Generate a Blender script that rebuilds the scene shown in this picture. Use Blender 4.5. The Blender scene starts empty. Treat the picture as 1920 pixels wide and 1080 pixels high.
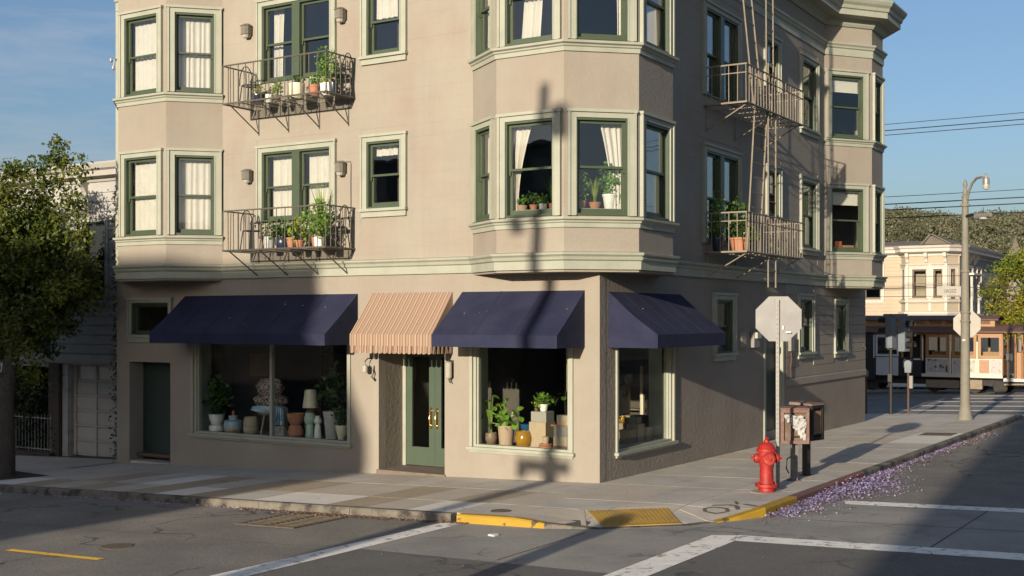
import bpy, bmesh, math, random
import numpy as np
from mathutils import Vector, Matrix
R = math.radians
random.seed(7); rng = np.random.default_rng(7)
S = bpy.context.scene
COL = S.collection

# ------------------------------------------------------------------ camera, sky, sun
SUN_TRAVEL = Vector((-0.10, 1.0, -0.208)).normalized()
cam_d = bpy.data.cameras.new("camera"); cam = bpy.data.objects.new("camera", cam_d); COL.objects.link(cam)
cam.location = (9.40, -18.05, 2.80); cam.rotation_euler = (R(90), 0, math.atan2(.525, .851))
cam_d.sensor_width = 36; cam_d.lens = 36 * 2255 / 1920; cam_d.shift_y = 55 / 1920
cam_d.clip_start = .1; cam_d.clip_end = 6000
S.camera = cam
sun_el = math.asin(-SUN_TRAVEL.z)
W = bpy.data.worlds.new("World"); S.world = W; W.use_nodes = True
nt = W.node_tree; nt.nodes.clear()
wo = nt.nodes.new("ShaderNodeOutputWorld"); bg = nt.nodes.new("ShaderNodeBackground")
sky = nt.nodes.new("ShaderNodeTexSky"); sky.sky_type = 'NISHITA'; sky.sun_disc = False
sky.sun_elevation = sun_el; sky.sun_rotation = math.atan2(-SUN_TRAVEL.x, -SUN_TRAVEL.y)
sky.altitude = 0; sky.air_density = 1.0; sky.dust_density = 2.2; sky.ozone_density = 3.0
tc = nt.nodes.new("ShaderNodeTexCoord"); mp = nt.nodes.new("ShaderNodeMapping"); mp.inputs['Scale'].default_value = (1.2, 1.2, 9)
mp.inputs['Rotation'].default_value = (0, R(4), 0)
nz = nt.nodes.new("ShaderNodeTexNoise"); nz.inputs['Scale'].default_value = 2.3; nz.inputs['Detail'].default_value = 7; nz.inputs['Roughness'].default_value = .62; nz.inputs['Distortion'].default_value = .5
cr = nt.nodes.new("ShaderNodeValToRGB"); cr.color_ramp.elements[0].position = .53; cr.color_ramp.elements[1].position = .82
cr.color_ramp.elements[0].color = (0, 0, 0, 1); cr.color_ramp.elements[1].color = (.50, .50, .50, 1)
mx = nt.nodes.new("ShaderNodeMix"); mx.data_type = 'RGBA'; mx.inputs['B'].default_value = (3.6, 3.6, 3.9, 1)
nt.links.new(tc.outputs['Generated'], mp.inputs['Vector']); nt.links.new(mp.outputs['Vector'], nz.inputs['Vector'])
nt.links.new(nz.outputs['Fac'], cr.inputs['Fac']); nt.links.new(cr.outputs['Color'], mx.inputs['Factor'])
tn = nt.nodes.new("ShaderNodeMix"); tn.data_type = 'RGBA'; tn.blend_type = 'MULTIPLY'; tn.inputs['Factor'].default_value = 1; tn.inputs['B'].default_value = (.94, .91, .94, 1)
nt.links.new(sky.outputs['Color'], tn.inputs['A']); nt.links.new(tn.outputs['Result'], mx.inputs['A']); nt.links.new(mx.outputs['Result'], bg.inputs['Color'])
bg.inputs['Strength'].default_value = .108
nt.links.new(bg.outputs['Background'], wo.inputs['Surface'])
sl = bpy.data.lights.new("sun", 'SUN'); sun = bpy.data.objects.new("sun", sl); COL.objects.link(sun)
sl.energy = 5.0; sl.angle = R(.5); sl.color = (1.0, .88, .71)
sun.rotation_euler = SUN_TRAVEL.to_track_quat('-Z', 'Y').to_euler(); sun.location = (10, -60, 30)
S.view_settings.view_transform = 'Standard'; S.view_settings.look = 'None'
S.view_settings.exposure = .52; S.view_settings.gamma = 1; S.view_settings.use_curve_mapping = False
S.cycles.max_bounces = 8; S.cycles.transparent_max_bounces = 24

# ------------------------------------------------------------------ materials
GROUND = ('asphalt', 'asphalt_patch', 'road_concrete', 'pavement_concrete', 'pale_pavement_concrete', 'tan_pavement_concrete', 'warm_pavement_concrete', 'road_white', 'road_yellow', 'joint_dirt')
CER = ('white_glaze', 'cream_glaze', 'grey_ceramic', 'blue_grey_glaze', 'tan_clay', 'mint_glaze', 'terracotta', 'patterned_cloth', 'pale_blue_cloth', 'blue_striped_cloth', 'cream_house_siding', 'white_house_trim', 'varnished_wood', 'cream_panel_paint', 'pale_grey_panel_paint')
CER2 = ('cream_house_siding', 'white_house_trim', 'varnished_wood', 'cream_panel_paint', 'pale_grey_panel_paint', 'terracotta')
KEEP = ('brass', 'curtain_cloth', 'blind_cloth', 'black_rubber', 'wire_black', 'purple_petal', 'pale_petal', 'dry_petal')
def mat(name, col, rough=.7, var=.0, vscale=3., bump=0., bscale=40., metal=0., col2=None, c2scale=1.5, c2lo=.45, c2hi=.65,
        fine=0., fscale=120., spec=.5, stretch=(1, 1, 1), streak=0., cracks=0.):
    k_ = 1.45 if name in GROUND else 1.0 if name in KEEP else .80 if name in CER2 else 1.0 if name in CER else .60
    col = tuple(c * k_ for c in col); col2 = tuple(c * k_ for c in col2) if col2 else None
    m = bpy.data.materials.new(name); m.use_nodes = True; n = m.node_tree.nodes; l = m.node_tree.links
    p = n["Principled BSDF"]; p.inputs['Roughness'].default_value = rough; p.inputs['Metallic'].default_value = metal
    p.inputs['Specular IOR Level'].default_value = spec
    p.inputs['Base Color'].default_value = (*col, 1)
    g = n.new("ShaderNodeNewGeometry"); mpn = n.new("ShaderNodeMapping"); mpn.inputs['Scale'].default_value = stretch
    l.new(g.outputs['Position'], mpn.inputs['Vector']); vec = mpn.outputs['Vector']
    cur = None
    def noise(sc, det=4, rough_=.6):
        x = n.new("ShaderNodeTexNoise"); x.inputs['Scale'].default_value = sc; x.inputs['Detail'].default_value = det; x.inputs['Roughness'].default_value = rough_
        l.new(vec, x.inputs['Vector']); return x.outputs['Fac']
    if col2:
        r = n.new("ShaderNodeMapRange"); r.inputs['From Min'].default_value = c2lo; r.inputs['From Max'].default_value = c2hi
        l.new(noise(c2scale, 6), r.inputs['Value'])
        q = n.new("ShaderNodeMix"); q.data_type = 'RGBA'; q.inputs['A'].default_value = (*col, 1); q.inputs['B'].default_value = (*col2, 1)
        l.new(r.outputs['Result'], q.inputs['Factor']); cur = q.outputs['Result']
    def modulate(cur, fac, amt):
        r = n.new("ShaderNodeMapRange"); r.inputs['From Min'].default_value = .3; r.inputs['From Max'].default_value = .7
        r.inputs['To Min'].default_value = 1 - amt; r.inputs['To Max'].default_value = 1 + amt
        l.new(fac, r.inputs['Value'])
        q = n.new("ShaderNodeMix"); q.data_type = 'RGBA'; q.blend_type = 'MULTIPLY'; q.inputs['Factor'].default_value = 1
        if cur: l.new(cur, q.inputs['A'])
        else: q.inputs['A'].default_value = (*col, 1)
        cc = n.new("ShaderNodeCombineColor")
        for k in range(3): l.new(r.outputs['Result'], cc.inputs[k])
        l.new(cc.outputs['Color'], q.inputs['B']); return q.outputs['Result']
    if var: cur = modulate(cur, noise(vscale, 5), var)
    if fine: cur = modulate(cur, noise(fscale, 2), fine)
    if streak:
        m2 = n.new("ShaderNodeMapping"); m2.inputs['Scale'].default_value = (5, 5, .35); l.new(g.outputs['Position'], m2.inputs['Vector'])
        x = n.new("ShaderNodeTexNoise"); x.inputs['Scale'].default_value = 1.3; x.inputs['Detail'].default_value = 6; x.inputs['Roughness'].default_value = .7; l.new(m2.outputs['Vector'], x.inputs['Vector'])
        cur = modulate(cur, x.outputs['Fac'], streak)
    if cracks:
        dn = n.new("ShaderNodeTexNoise"); dn.inputs['Scale'].default_value = 1.7; dn.inputs['Detail'].default_value = 5; l.new(vec, dn.inputs['Vector'])
        av = n.new("ShaderNodeVectorMath"); av.operation = 'MULTIPLY_ADD'; av.inputs[1].default_value = (.9, .9, .9); l.new(dn.outputs['Color'], av.inputs[0]); l.new(vec, av.inputs[2])
        vo = n.new("ShaderNodeTexVoronoi"); vo.feature = 'DISTANCE_TO_EDGE'; vo.inputs['Scale'].default_value = .42; l.new(av.outputs[0], vo.inputs['Vector'])
        r = n.new("ShaderNodeMapRange"); r.inputs['From Min'].default_value = .003; r.inputs['From Max'].default_value = .017; r.inputs['To Min'].default_value = 1 - cracks; r.inputs['To Max'].default_value = 1
        l.new(vo.outputs['Distance'], r.inputs['Value'])
        q = n.new("ShaderNodeMix"); q.data_type = 'RGBA'; q.blend_type = 'MULTIPLY'
        km = n.new("ShaderNodeMapRange"); km.inputs['From Min'].default_value = .47; km.inputs['From Max'].default_value = .56; l.new(noise(.35, 3), km.inputs['Value'])
        l.new(km.outputs['Result'], q.inputs['Factor']); l.new(cur, q.inputs['A'])
        cc = n.new("ShaderNodeCombineColor"); [l.new(r.outputs['Result'], cc.inputs[k]) for k in range(3)]; l.new(cc.outputs['Color'], q.inputs['B']); cur = q.outputs['Result']
    if cur: l.new(cur, p.inputs['Base Color'])
    if bump:
        b = n.new("ShaderNodeBump"); b.inputs['Strength'].default_value = bump; b.inputs['Distance'].default_value = .02
        l.new(noise(bscale, 5, .65), b.inputs['Height']); l.new(b.outputs['Normal'], p.inputs['Normal'])
    m['cur'] = 1
    return m

def leafmat(name, c1, c2, scale=1.2, rough=.5):
    kk = 1.0 if 'plant' in name or 'yellow' in name else 1.1
    c1 = tuple(c * kk for c in c1); c2 = tuple(c * kk for c in c2)
    m = bpy.data.materials.new(name); m.use_nodes = True; n = m.node_tree.nodes; l = m.node_tree.links
    p = n["Principled BSDF"]; p.inputs['Roughness'].default_value = rough; p.inputs['Specular IOR Level'].default_value = .35
    tr = n.new("ShaderNodeBsdfTranslucent"); mixs = n.new("ShaderNodeMixShader"); mixs.inputs['Fac'].default_value = .3
    g = n.new("ShaderNodeNewGeometry"); x = n.new("ShaderNodeTexNoise"); x.inputs['Scale'].default_value = scale; x.inputs['Detail'].default_value = 3
    l.new(g.outputs['Position'], x.inputs['Vector'])
    x2 = n.new("ShaderNodeTexNoise"); x2.inputs['Scale'].default_value = 9; l.new(g.outputs['Position'], x2.inputs['Vector'])
    ad = n.new("ShaderNodeMath"); ad.operation = 'ADD'; l.new(x.outputs['Fac'], ad.inputs[0]); l.new(x2.outputs['Fac'], ad.inputs[1])
    r = n.new("ShaderNodeMapRange"); r.inputs['From Min'].default_value = .8; r.inputs['From Max'].default_value = 1.22; l.new(ad.outputs[0], r.inputs['Value'])
    q = n.new("ShaderNodeMix"); q.data_type = 'RGBA'; q.inputs['A'].default_value = (*c1, 1); q.inputs['B'].default_value = (*c2, 1)
    l.new(r.outputs['Result'], q.inputs['Factor']); l.new(q.outputs['Result'], p.inputs['Base Color']); l.new(q.outputs['Result'], tr.inputs['Color'])
    o = n["Material Output"]; l.new(p.outputs[0], mixs.inputs[1]); l.new(tr.outputs[0], mixs.inputs[2]); l.new(mixs.outputs[0], o.inputs['Surface'])
    return m

def glassmat(name, refl=1.0, tint=(.9, .95, .93)):
    m = bpy.data.materials.new(name); m.use_nodes = True; n = m.node_tree.nodes; l = m.node_tree.links
    n.remove(n["Principled BSDF"]); o = n["Material Output"]
    t = n.new("ShaderNodeBsdfTransparent"); t.inputs['Color'].default_value = (*tint, 1)
    g = n.new("ShaderNodeBsdfGlossy"); g.inputs['Roughness'].default_value = .012
    nzz = n.new("ShaderNodeTexNoise"); nzz.inputs['Scale'].default_value = 1.6; ge = n.new("ShaderNodeNewGeometry"); l.new(ge.outputs['Position'], nzz.inputs['Vector'])
    b = n.new("ShaderNodeBump"); b.inputs['Strength'].default_value = .03; b.inputs['Distance'].default_value = .05
    l.new(nzz.outputs['Fac'], b.inputs['Height']); l.new(b.outputs['Normal'], g.inputs['Normal'])
    f = n.new("ShaderNodeFresnel"); io = n.new("ShaderNodeMapRange"); io.inputs['To Min'].default_value = 1.5; io.inputs['To Max'].default_value = 1 / 1.5
    l.new(ge.outputs['Backfacing'], io.inputs['Value']); l.new(io.outputs['Result'], f.inputs['IOR'])   # the pane's rear face reflects like its front
    k = n.new("ShaderNodeMath"); k.operation = 'MULTIPLY'; k.inputs[1].default_value = refl; k.use_clamp = True
    l.new(f.outputs[0], k.inputs[0]); x = n.new("ShaderNodeMixShader")
    l.new(k.outputs[0], x.inputs['Fac']); l.new(t.outputs[0], x.inputs[1]); l.new(g.outputs[0], x.inputs[2]); l.new(x.outputs[0], o.inputs['Surface'])
    return m

def stripes(name, c1, c2, c3, freq):
    c1, c2, c3 = [tuple(c * .6 for c in q) for q in (c1, c2, c3)]
    m = mat(name, c1, .85, fine=.06, fscale=200); n = m.node_tree.nodes; l = m.node_tree.links
    g = n.new("ShaderNodeNewGeometry"); sx = n.new("ShaderNodeSeparateXYZ"); l.new(g.outputs['Position'], sx.inputs[0])
    a = n.new("ShaderNodeMath"); a.operation = 'MULTIPLY'; a.inputs[1].default_value = freq; l.new(sx.outputs['X'], a.inputs[0])
    yy = n.new("ShaderNodeMath"); yy.operation = 'MULTIPLY'; yy.inputs[1].default_value = freq * .0; l.new(sx.outputs['Y'], yy.inputs[0])
    s_ = n.new("ShaderNodeMath"); s_.operation = 'ADD'; l.new(a.outputs[0], s_.inputs[0]); l.new(yy.outputs[0], s_.inputs[1])
    fr = n.new("ShaderNodeMath"); fr.operation = 'FRACT'; l.new(s_.outputs[0], fr.inputs[0])
    r = n.new("ShaderNodeValToRGB"); r.color_ramp.interpolation = 'CONSTANT'
    e = r.color_ramp.elements; e[0].position = 0; e[0].color = (*c1, 1); e[1].position = .30; e[1].color = (*c2, 1)
    for p_, c_ in ((.48, c1), (.58, c3), (.70, c1), (.82, c2), (.91, c3)):
        q = e.new(p_); q.color = (*c_, 1)
    l.new(fr.outputs[0], r.inputs['Fac']); l.new(r.outputs['Color'], n["Principled BSDF"].inputs['Base Color'])
    return m

M = {}
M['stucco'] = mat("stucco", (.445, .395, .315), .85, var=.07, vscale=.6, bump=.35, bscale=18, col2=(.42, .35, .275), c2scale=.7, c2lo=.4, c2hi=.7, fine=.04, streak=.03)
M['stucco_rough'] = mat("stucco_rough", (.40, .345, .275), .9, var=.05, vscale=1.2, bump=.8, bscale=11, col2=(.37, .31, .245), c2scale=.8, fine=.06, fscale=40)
M['siding'] = mat("siding_paint", (.445, .395, .315), .8, var=.07, vscale=.55, bump=.25, bscale=9, col2=(.43, .355, .28), c2scale=.9, fine=.02, streak=.035)
M['trim'] = mat("cream_green_trim", (.51, .515, .405), .6, var=.05, vscale=2, bump=.1, bscale=30, col2=(.46, .475, .37), c2scale=2.5, streak=.03)
M['sash'] = mat("sash_green", (.082, .115, .063), .45, var=.08, vscale=4, bump=.08, bscale=50)
M['doorgreen'] = mat("door_green", (.095, .135, .085), .45, var=.06, vscale=3, bump=.06, bscale=40)
M['darkgreen'] = mat("dark_green_door", (.035, .06, .05), .5, var=.1, vscale=3, bump=.05)
M['glass'] = glassmat("window_glass", 1.8, (.95, .96, .95))
M['shopglass'] = glassmat("shop_glass", .38, (.95, .97, .95))
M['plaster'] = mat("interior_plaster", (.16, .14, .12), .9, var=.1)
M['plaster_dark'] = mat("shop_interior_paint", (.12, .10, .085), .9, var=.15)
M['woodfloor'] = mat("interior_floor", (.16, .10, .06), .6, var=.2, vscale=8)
M['curtain'] = mat("curtain_cloth", (.60, .56, .49), .95, var=.05, vscale=6, bump=.1, bscale=80)
M['blind'] = mat("blind_cloth", (.62, .59, .50), .9, var=.03)
M['navy'] = mat("navy_canvas", (.026, .030, .074), .85, var=.14, vscale=1.6, bump=.6, bscale=4, fine=.14, fscale=90, spec=.3, col2=(.036, .040, .082), c2scale=1.6, c2lo=.4, c2hi=.7)
M['speck'] = mat("bird_dropping", (.7, .7, .68), .8)
M['stripe'] = stripes("striped_canvas", (.57, .41, .285), (.27, .145, .095), (.40, .25, .165), 8.0)
M['stripe'].name = 'striped_canvas'
M['iron'] = mat("painted_iron", (.16, .145, .11), .6, var=.2, vscale=9, bump=.2, bscale=60)
M['iron_tan'] = mat("tan_painted_iron", (.36, .30, .22), .65, var=.15, vscale=8, bump=.2, bscale=50)
M['darkiron'] = mat("dark_iron", (.03, .03, .03), .5, var=.2)
M['lamp'] = mat("aged_wall_lamp", (.30, .27, .21), .5, var=.15, vscale=20, metal=.3)
M['lampglass'] = mat("frosted_lamp_glass", (.62, .58, .48), .3, var=.1, vscale=20)
M['brass'] = mat("brass", (.75, .48, .18), .25, metal=1)
M['terracotta'] = mat("terracotta", (.48, .20, .11), .8, var=.12, vscale=12, bump=.1)
M['peach'] = mat("pale_clay", (.60, .42, .29), .8, var=.08, vscale=14, bump=.15, stretch=(1, 1, 4))
M['white'] = mat("white_glaze", (.72, .70, .64), .35, var=.05, vscale=10)
M['cream'] = mat("cream_glaze", (.66, .60, .44), .35, var=.05, vscale=10)
M['greypot'] = mat("grey_ceramic", (.38, .37, .35), .6, var=.12, vscale=14, bump=.3, bscale=30)
M['bluegrey'] = mat("blue_grey_glaze", (.30, .38, .45), .35, var=.06, vscale=10)
M['tanclay'] = mat("tan_clay", (.42, .32, .22), .7, var=.08, vscale=14)
M['brownclay'] = mat("brown_clay", (.28, .18, .12), .5, var=.12, vscale=14)
M['mint'] = mat("mint_glaze", (.36, .48, .40), .35, var=.06, vscale=12)
M['amber'] = mat("amber_glaze", (.46, .23, .025), .15, var=.15, vscale=9, bump=.15, bscale=9)
M['bluebowl'] = mat("blue_glaze", (.03, .11, .24), .2, var=.1)
M['bluepot'] = mat("dark_blue_glaze", (.03, .045, .09), .3, var=.1)
M['pedestal'] = mat("pale_wood_box", (.58, .43, .28), .6, var=.08, vscale=5, stretch=(6, 6, 1))
M['cardboard'] = mat("kraft_card", (.42, .31, .20), .85, var=.08, vscale=7)
M['greybox'] = mat("grey_card", (.44, .40, .35), .8, var=.06, vscale=6)
M['soil'] = mat("potting_soil", (.05, .035, .025), .95, var=.3, vscale=60)
M['patterncloth'] = mat("patterned_cloth", (.42, .34, .27), .9, col2=(.07, .05, .045), c2scale=26, c2lo=.46, c2hi=.54)
M['lightcloth'] = mat("pale_blue_cloth", (.38, .50, .62), .9, var=.1, vscale=8)
M['stripecloth'] = mat("blue_striped_cloth", (.07, .20, .32), .9, col2=(.70, .70, .66), c2scale=17, c2lo=.49, c2hi=.53, stretch=(1.4, 1.4, .05))
M['picture'] = mat("print_paper", (.62, .58, .50), .7, col2=(.08, .08, .08), c2scale=6, c2lo=.58, c2hi=.62)
M['candle'] = mat("amber_candle", (.7, .25, .06), .5)
M['leaf'] = leafmat("house_plant_leaf", (.10, .20, .025), (.20, .34, .05), 5, .35)
M['leafdark'] = leafmat("dark_house_plant_leaf", (.035, .075, .02), (.085, .15, .03), 5, .4)
M['leafyel'] = leafmat("yellow_green_leaf", (.17, .26, .03), (.30, .36, .05), 6, .4)
M['treeleaf'] = leafmat("street_tree_leaf", (.030, .056, .010), (.13, .145, .018), 1.1)
M['treeleaf2'] = leafmat("autumn_tree_leaf", (.07, .13, .014), (.27, .23, .02), .45)
M['hillleaf'] = leafmat("hill_tree_leaf", (.06, .075, .036), (.165, .15, .09), .09)  # slight haze is mixed into these lightened leaf colours
M['ivyleaf'] = leafmat("ivy_leaf", (.06, .055, .03), (.10, .08, .045), 3)
M['hedgeleaf'] = leafmat("hedge_leaf", (.015, .025, .01), (.035, .05, .018), 2)
M['bark'] = mat("bark", (.095, .075, .058), .95, var=.3, vscale=9, bump=.9, bscale=14, stretch=(2, 2, .5))
M['asphalt'] = mat("asphalt", (.138, .125, .104), .88, var=.2, vscale=.55, bump=.5, bscale=70, fine=.40, fscale=48, col2=(.105, .096, .083), c2scale=.5, c2lo=.42, c2hi=.62, cracks=.75)
M['asphalt_dark'] = mat("asphalt_patch", (.088, .082, .073), .88, var=.12, vscale=1.1, bump=.4, bscale=100, fine=.34, fscale=50, cracks=.5)
M['concrete_road'] = mat("road_concrete", (.205, .19, .165), .85, var=.10, vscale=.9, bump=.25, bscale=80, fine=.2, fscale=55, col2=(.165, .155, .135), c2scale=.7, c2lo=.42, c2hi=.62, cracks=.4)
M['concrete'] = mat("pavement_concrete", (.33, .30, .25), .85, var=.08, vscale=1.1, bump=.2, bscale=60, fine=.14, fscale=60, col2=(.27, .245, .21), c2scale=.9, c2lo=.42, c2hi=.62)
M['concrete_light'] = mat("pale_pavement_concrete", (.44, .41, .36), .85, var=.06, vscale=1.3, bump=.2, bscale=60, fine=.08, fscale=100)
M['concrete_tan'] = mat("tan_pavement_concrete", (.235, .19, .13), .9, var=.10, vscale=1.6, bump=.35, bscale=90, fine=.2, fscale=110)
M['concrete_warm'] = mat("warm_pavement_concrete", (.31, .265, .21), .88, var=.1, vscale=1.2, bump=.25, bscale=60, fine=.12, fscale=100)
M['doorstep'] = mat("worn_step_stone", (.26, .20, .15), .9, var=.2, vscale=4, bump=.3)
M['joint'] = mat("joint_dirt", (.05, .044, .036), .95, var=.2)
M['kerb'] = mat("kerb_concrete", (.27, .235, .185), .9, var=.15, vscale=2.5, bump=.5, bscale=30, col2=(.07, .06, .045), c2scale=3.2, c2lo=.46, c2hi=.62, fine=.2, fscale=60)
M['kerbyel'] = mat("yellow_kerb_paint", (.62, .37, .025), .7, var=.1, vscale=3, bump=.3, bscale=30, col2=(.12, .09, .05), c2scale=6, c2lo=.58, c2hi=.64)
M['kerbred'] = mat("faded_red_kerb_paint", (.30, .10, .075), .85, var=.15, vscale=4, bump=.3, bscale=30, col2=(.20, .16, .13), c2scale=5, c2lo=.45, c2hi=.6)
M['dome'] = mat("tactile_yellow", (.58, .35, .055), .75, var=.12, vscale=4, fine=.1, col2=(.42, .27, .08), c2scale=3)
M['whiteline'] = mat("road_white", (.56, .53, .47), .8, var=.1, vscale=4, fine=.12, col2=(.24, .22, .19), c2scale=7, c2lo=.55, c2hi=.64)
M['yellowline'] = mat("road_yellow", (.60, .34, .03), .8, var=.1, vscale=5, col2=(.2, .13, .04), c2scale=10, c2lo=.58, c2hi=.68)
M['darkpaint'] = mat("dark_paint_mark", (.17, .14, .11), .9, var=.3, vscale=20)
M['grate'] = mat("cast_iron", (.19, .15, .10), .75, var=.3, vscale=12, metal=.2, bump=.3)
M['petal'] = mat("purple_petal", (.22, .175, .31), .7, var=.35, vscale=25)
M['petalpale'] = mat("pale_petal", (.34, .28, .36), .7, var=.3, vscale=25)
M['drypetal'] = mat("dry_petal", (.17, .105, .075), .8, var=.4, vscale=30)
M['red'] = mat("hydrant_red", (.50, .025, .016), .56, var=.25, vscale=7, bump=.3, bscale=25, col2=(.34, .20, .16), c2scale=16, c2lo=.63, c2hi=.67, streak=.12)
M['rust'] = mat("rust", (.16, .09, .055), .9, var=.3, vscale=20)
M['galv'] = mat("galvanised_steel", (.42, .40, .36), .5, var=.10, vscale=7, metal=.35)
M['alum'] = mat("bare_aluminium_sign_back", (.30, .29, .275), .55, var=.08, vscale=5, metal=.1, col2=(.345, .33, .30), c2scale=3)
M['signwhite'] = mat("pale_sign_back", (.62, .57, .48), .6, var=.05, vscale=4)
M['poleconc'] = mat("pole_paint", (.30, .275, .215), .75, var=.1, vscale=5, bump=.15, bscale=40)
M['newsbrown'] = mat("faded_newsbox_red", (.25, .135, .10), .75, var=.15, vscale=8, col2=(.33, .215, .17), c2scale=6)
M['newsblack'] = mat("newsbox_black", (.025, .022, .02), .5, var=.2)
M['newspaper'] = mat("crumpled_newspaper", (.62, .60, .56), .9, col2=(.22, .21, .20), c2scale=18, c2lo=.52, c2hi=.6, bump=.6, bscale=10)
M['postgrey'] = mat("worn_post", (.20, .18, .16), .8, var=.3, vscale=15)
M['postblack'] = mat("black_post", (.035, .03, .028), .6, var=.3, vscale=15)
M['whiteside'] = mat("white_neighbour_siding", (.56, .54, .50), .8, var=.10, vscale=2, col2=(.38, .35, .31), c2scale=2.2, c2lo=.52, c2hi=.7)
M['greyside'] = mat("neighbour_cornice_paint", (.55, .51, .45), .8, var=.08, vscale=3)
M['garage'] = mat("garage_door_paint", (.62, .57, .50), .6, var=.06, vscale=3)
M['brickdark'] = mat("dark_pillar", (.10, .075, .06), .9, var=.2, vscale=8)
M['house'] = mat("cream_house_siding", (.47, .385, .27), .8, var=.06, vscale=.8)
M['housetrim'] = mat("white_house_trim", (.58, .53, .45), .7, var=.06, vscale=3)
M['houseside'] = mat("grey_house_siding", (.40, .38, .34), .8, var=.08, vscale=1)
M['sashbrown'] = mat("brown_house_sash", (.20, .14, .09), .6)
M['roof'] = mat("shingle_roof", (.20, .17, .14), .95, var=.2, vscale=2, bump=.5, bscale=8)
M['ccwood'] = mat("varnished_wood", (.34, .165, .06), .4, var=.15, vscale=4, stretch=(6, 6, 1))
M['ccmaroon'] = mat("maroon_roof_paint", (.19, .10, .07), .7, var=.15, vscale=2)
M['ccwhite'] = mat("cream_panel_paint", (.60, .55, .46), .55, var=.06, vscale=3)
M['ccblue'] = mat("pale_grey_panel_paint", (.50, .50, .49), .5, var=.04, vscale=3)
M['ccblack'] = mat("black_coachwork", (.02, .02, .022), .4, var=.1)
M['ccunder'] = mat("dusty_underframe", (.05, .045, .04), .85, var=.3, vscale=6)
M['ccmotor'] = mat("tan_dusty_box", (.36, .28, .19), .85, var=.15, vscale=6)
M['postera'] = mat("poster_dark", (.55, .50, .46), .6, col2=(.05, .05, .07), c2scale=5, c2lo=.52, c2hi=.58)
M['posterb'] = mat("poster_floral", (.62, .58, .50), .6, col2=(.20, .35, .12), c2scale=5, c2lo=.5, c2hi=.62)
M['posterc'] = mat("poster_orange", (.55, .30, .18), .6, var=.25, vscale=9, stretch=(1, 1, 4))
M['posterd'] = mat("poster_pale_print", (.60, .56, .52), .6, col2=(.35, .10, .10), c2scale=7, c2lo=.6, c2hi=.66)
M['signal'] = mat("traffic_signal_grey", (.24, .27, .31), .5, var=.1)
M['black'] = mat("black_rubber", (.015, .015, .016), .6)
M['wire'] = mat("wire_black", (.03, .03, .035), .6)
M['hill'] = mat("hill_ground", (.075, .075, .04), .95, var=.25, vscale=.05)
M['farstucco'] = mat("far_building_paint", (.34, .31, .27), .9, var=.08, vscale=.5)
M['farcream'] = mat("far_cream_paint", (.55, .48, .38), .9, var=.08, vscale=.5)
M['ground'] = mat("ground_earth", (.14, .13, .11), .95, var=.2, vscale=.1)
M['orange'] = mat("orange_box", (.55, .16, .05), .6)
M['paper'] = mat("notice_paper", (.75, .75, .72), .7)
M['plasticgrey'] = mat("grey_meter_plastic", (.33, .31, .28), .5, var=.08, vscale=10)

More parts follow.
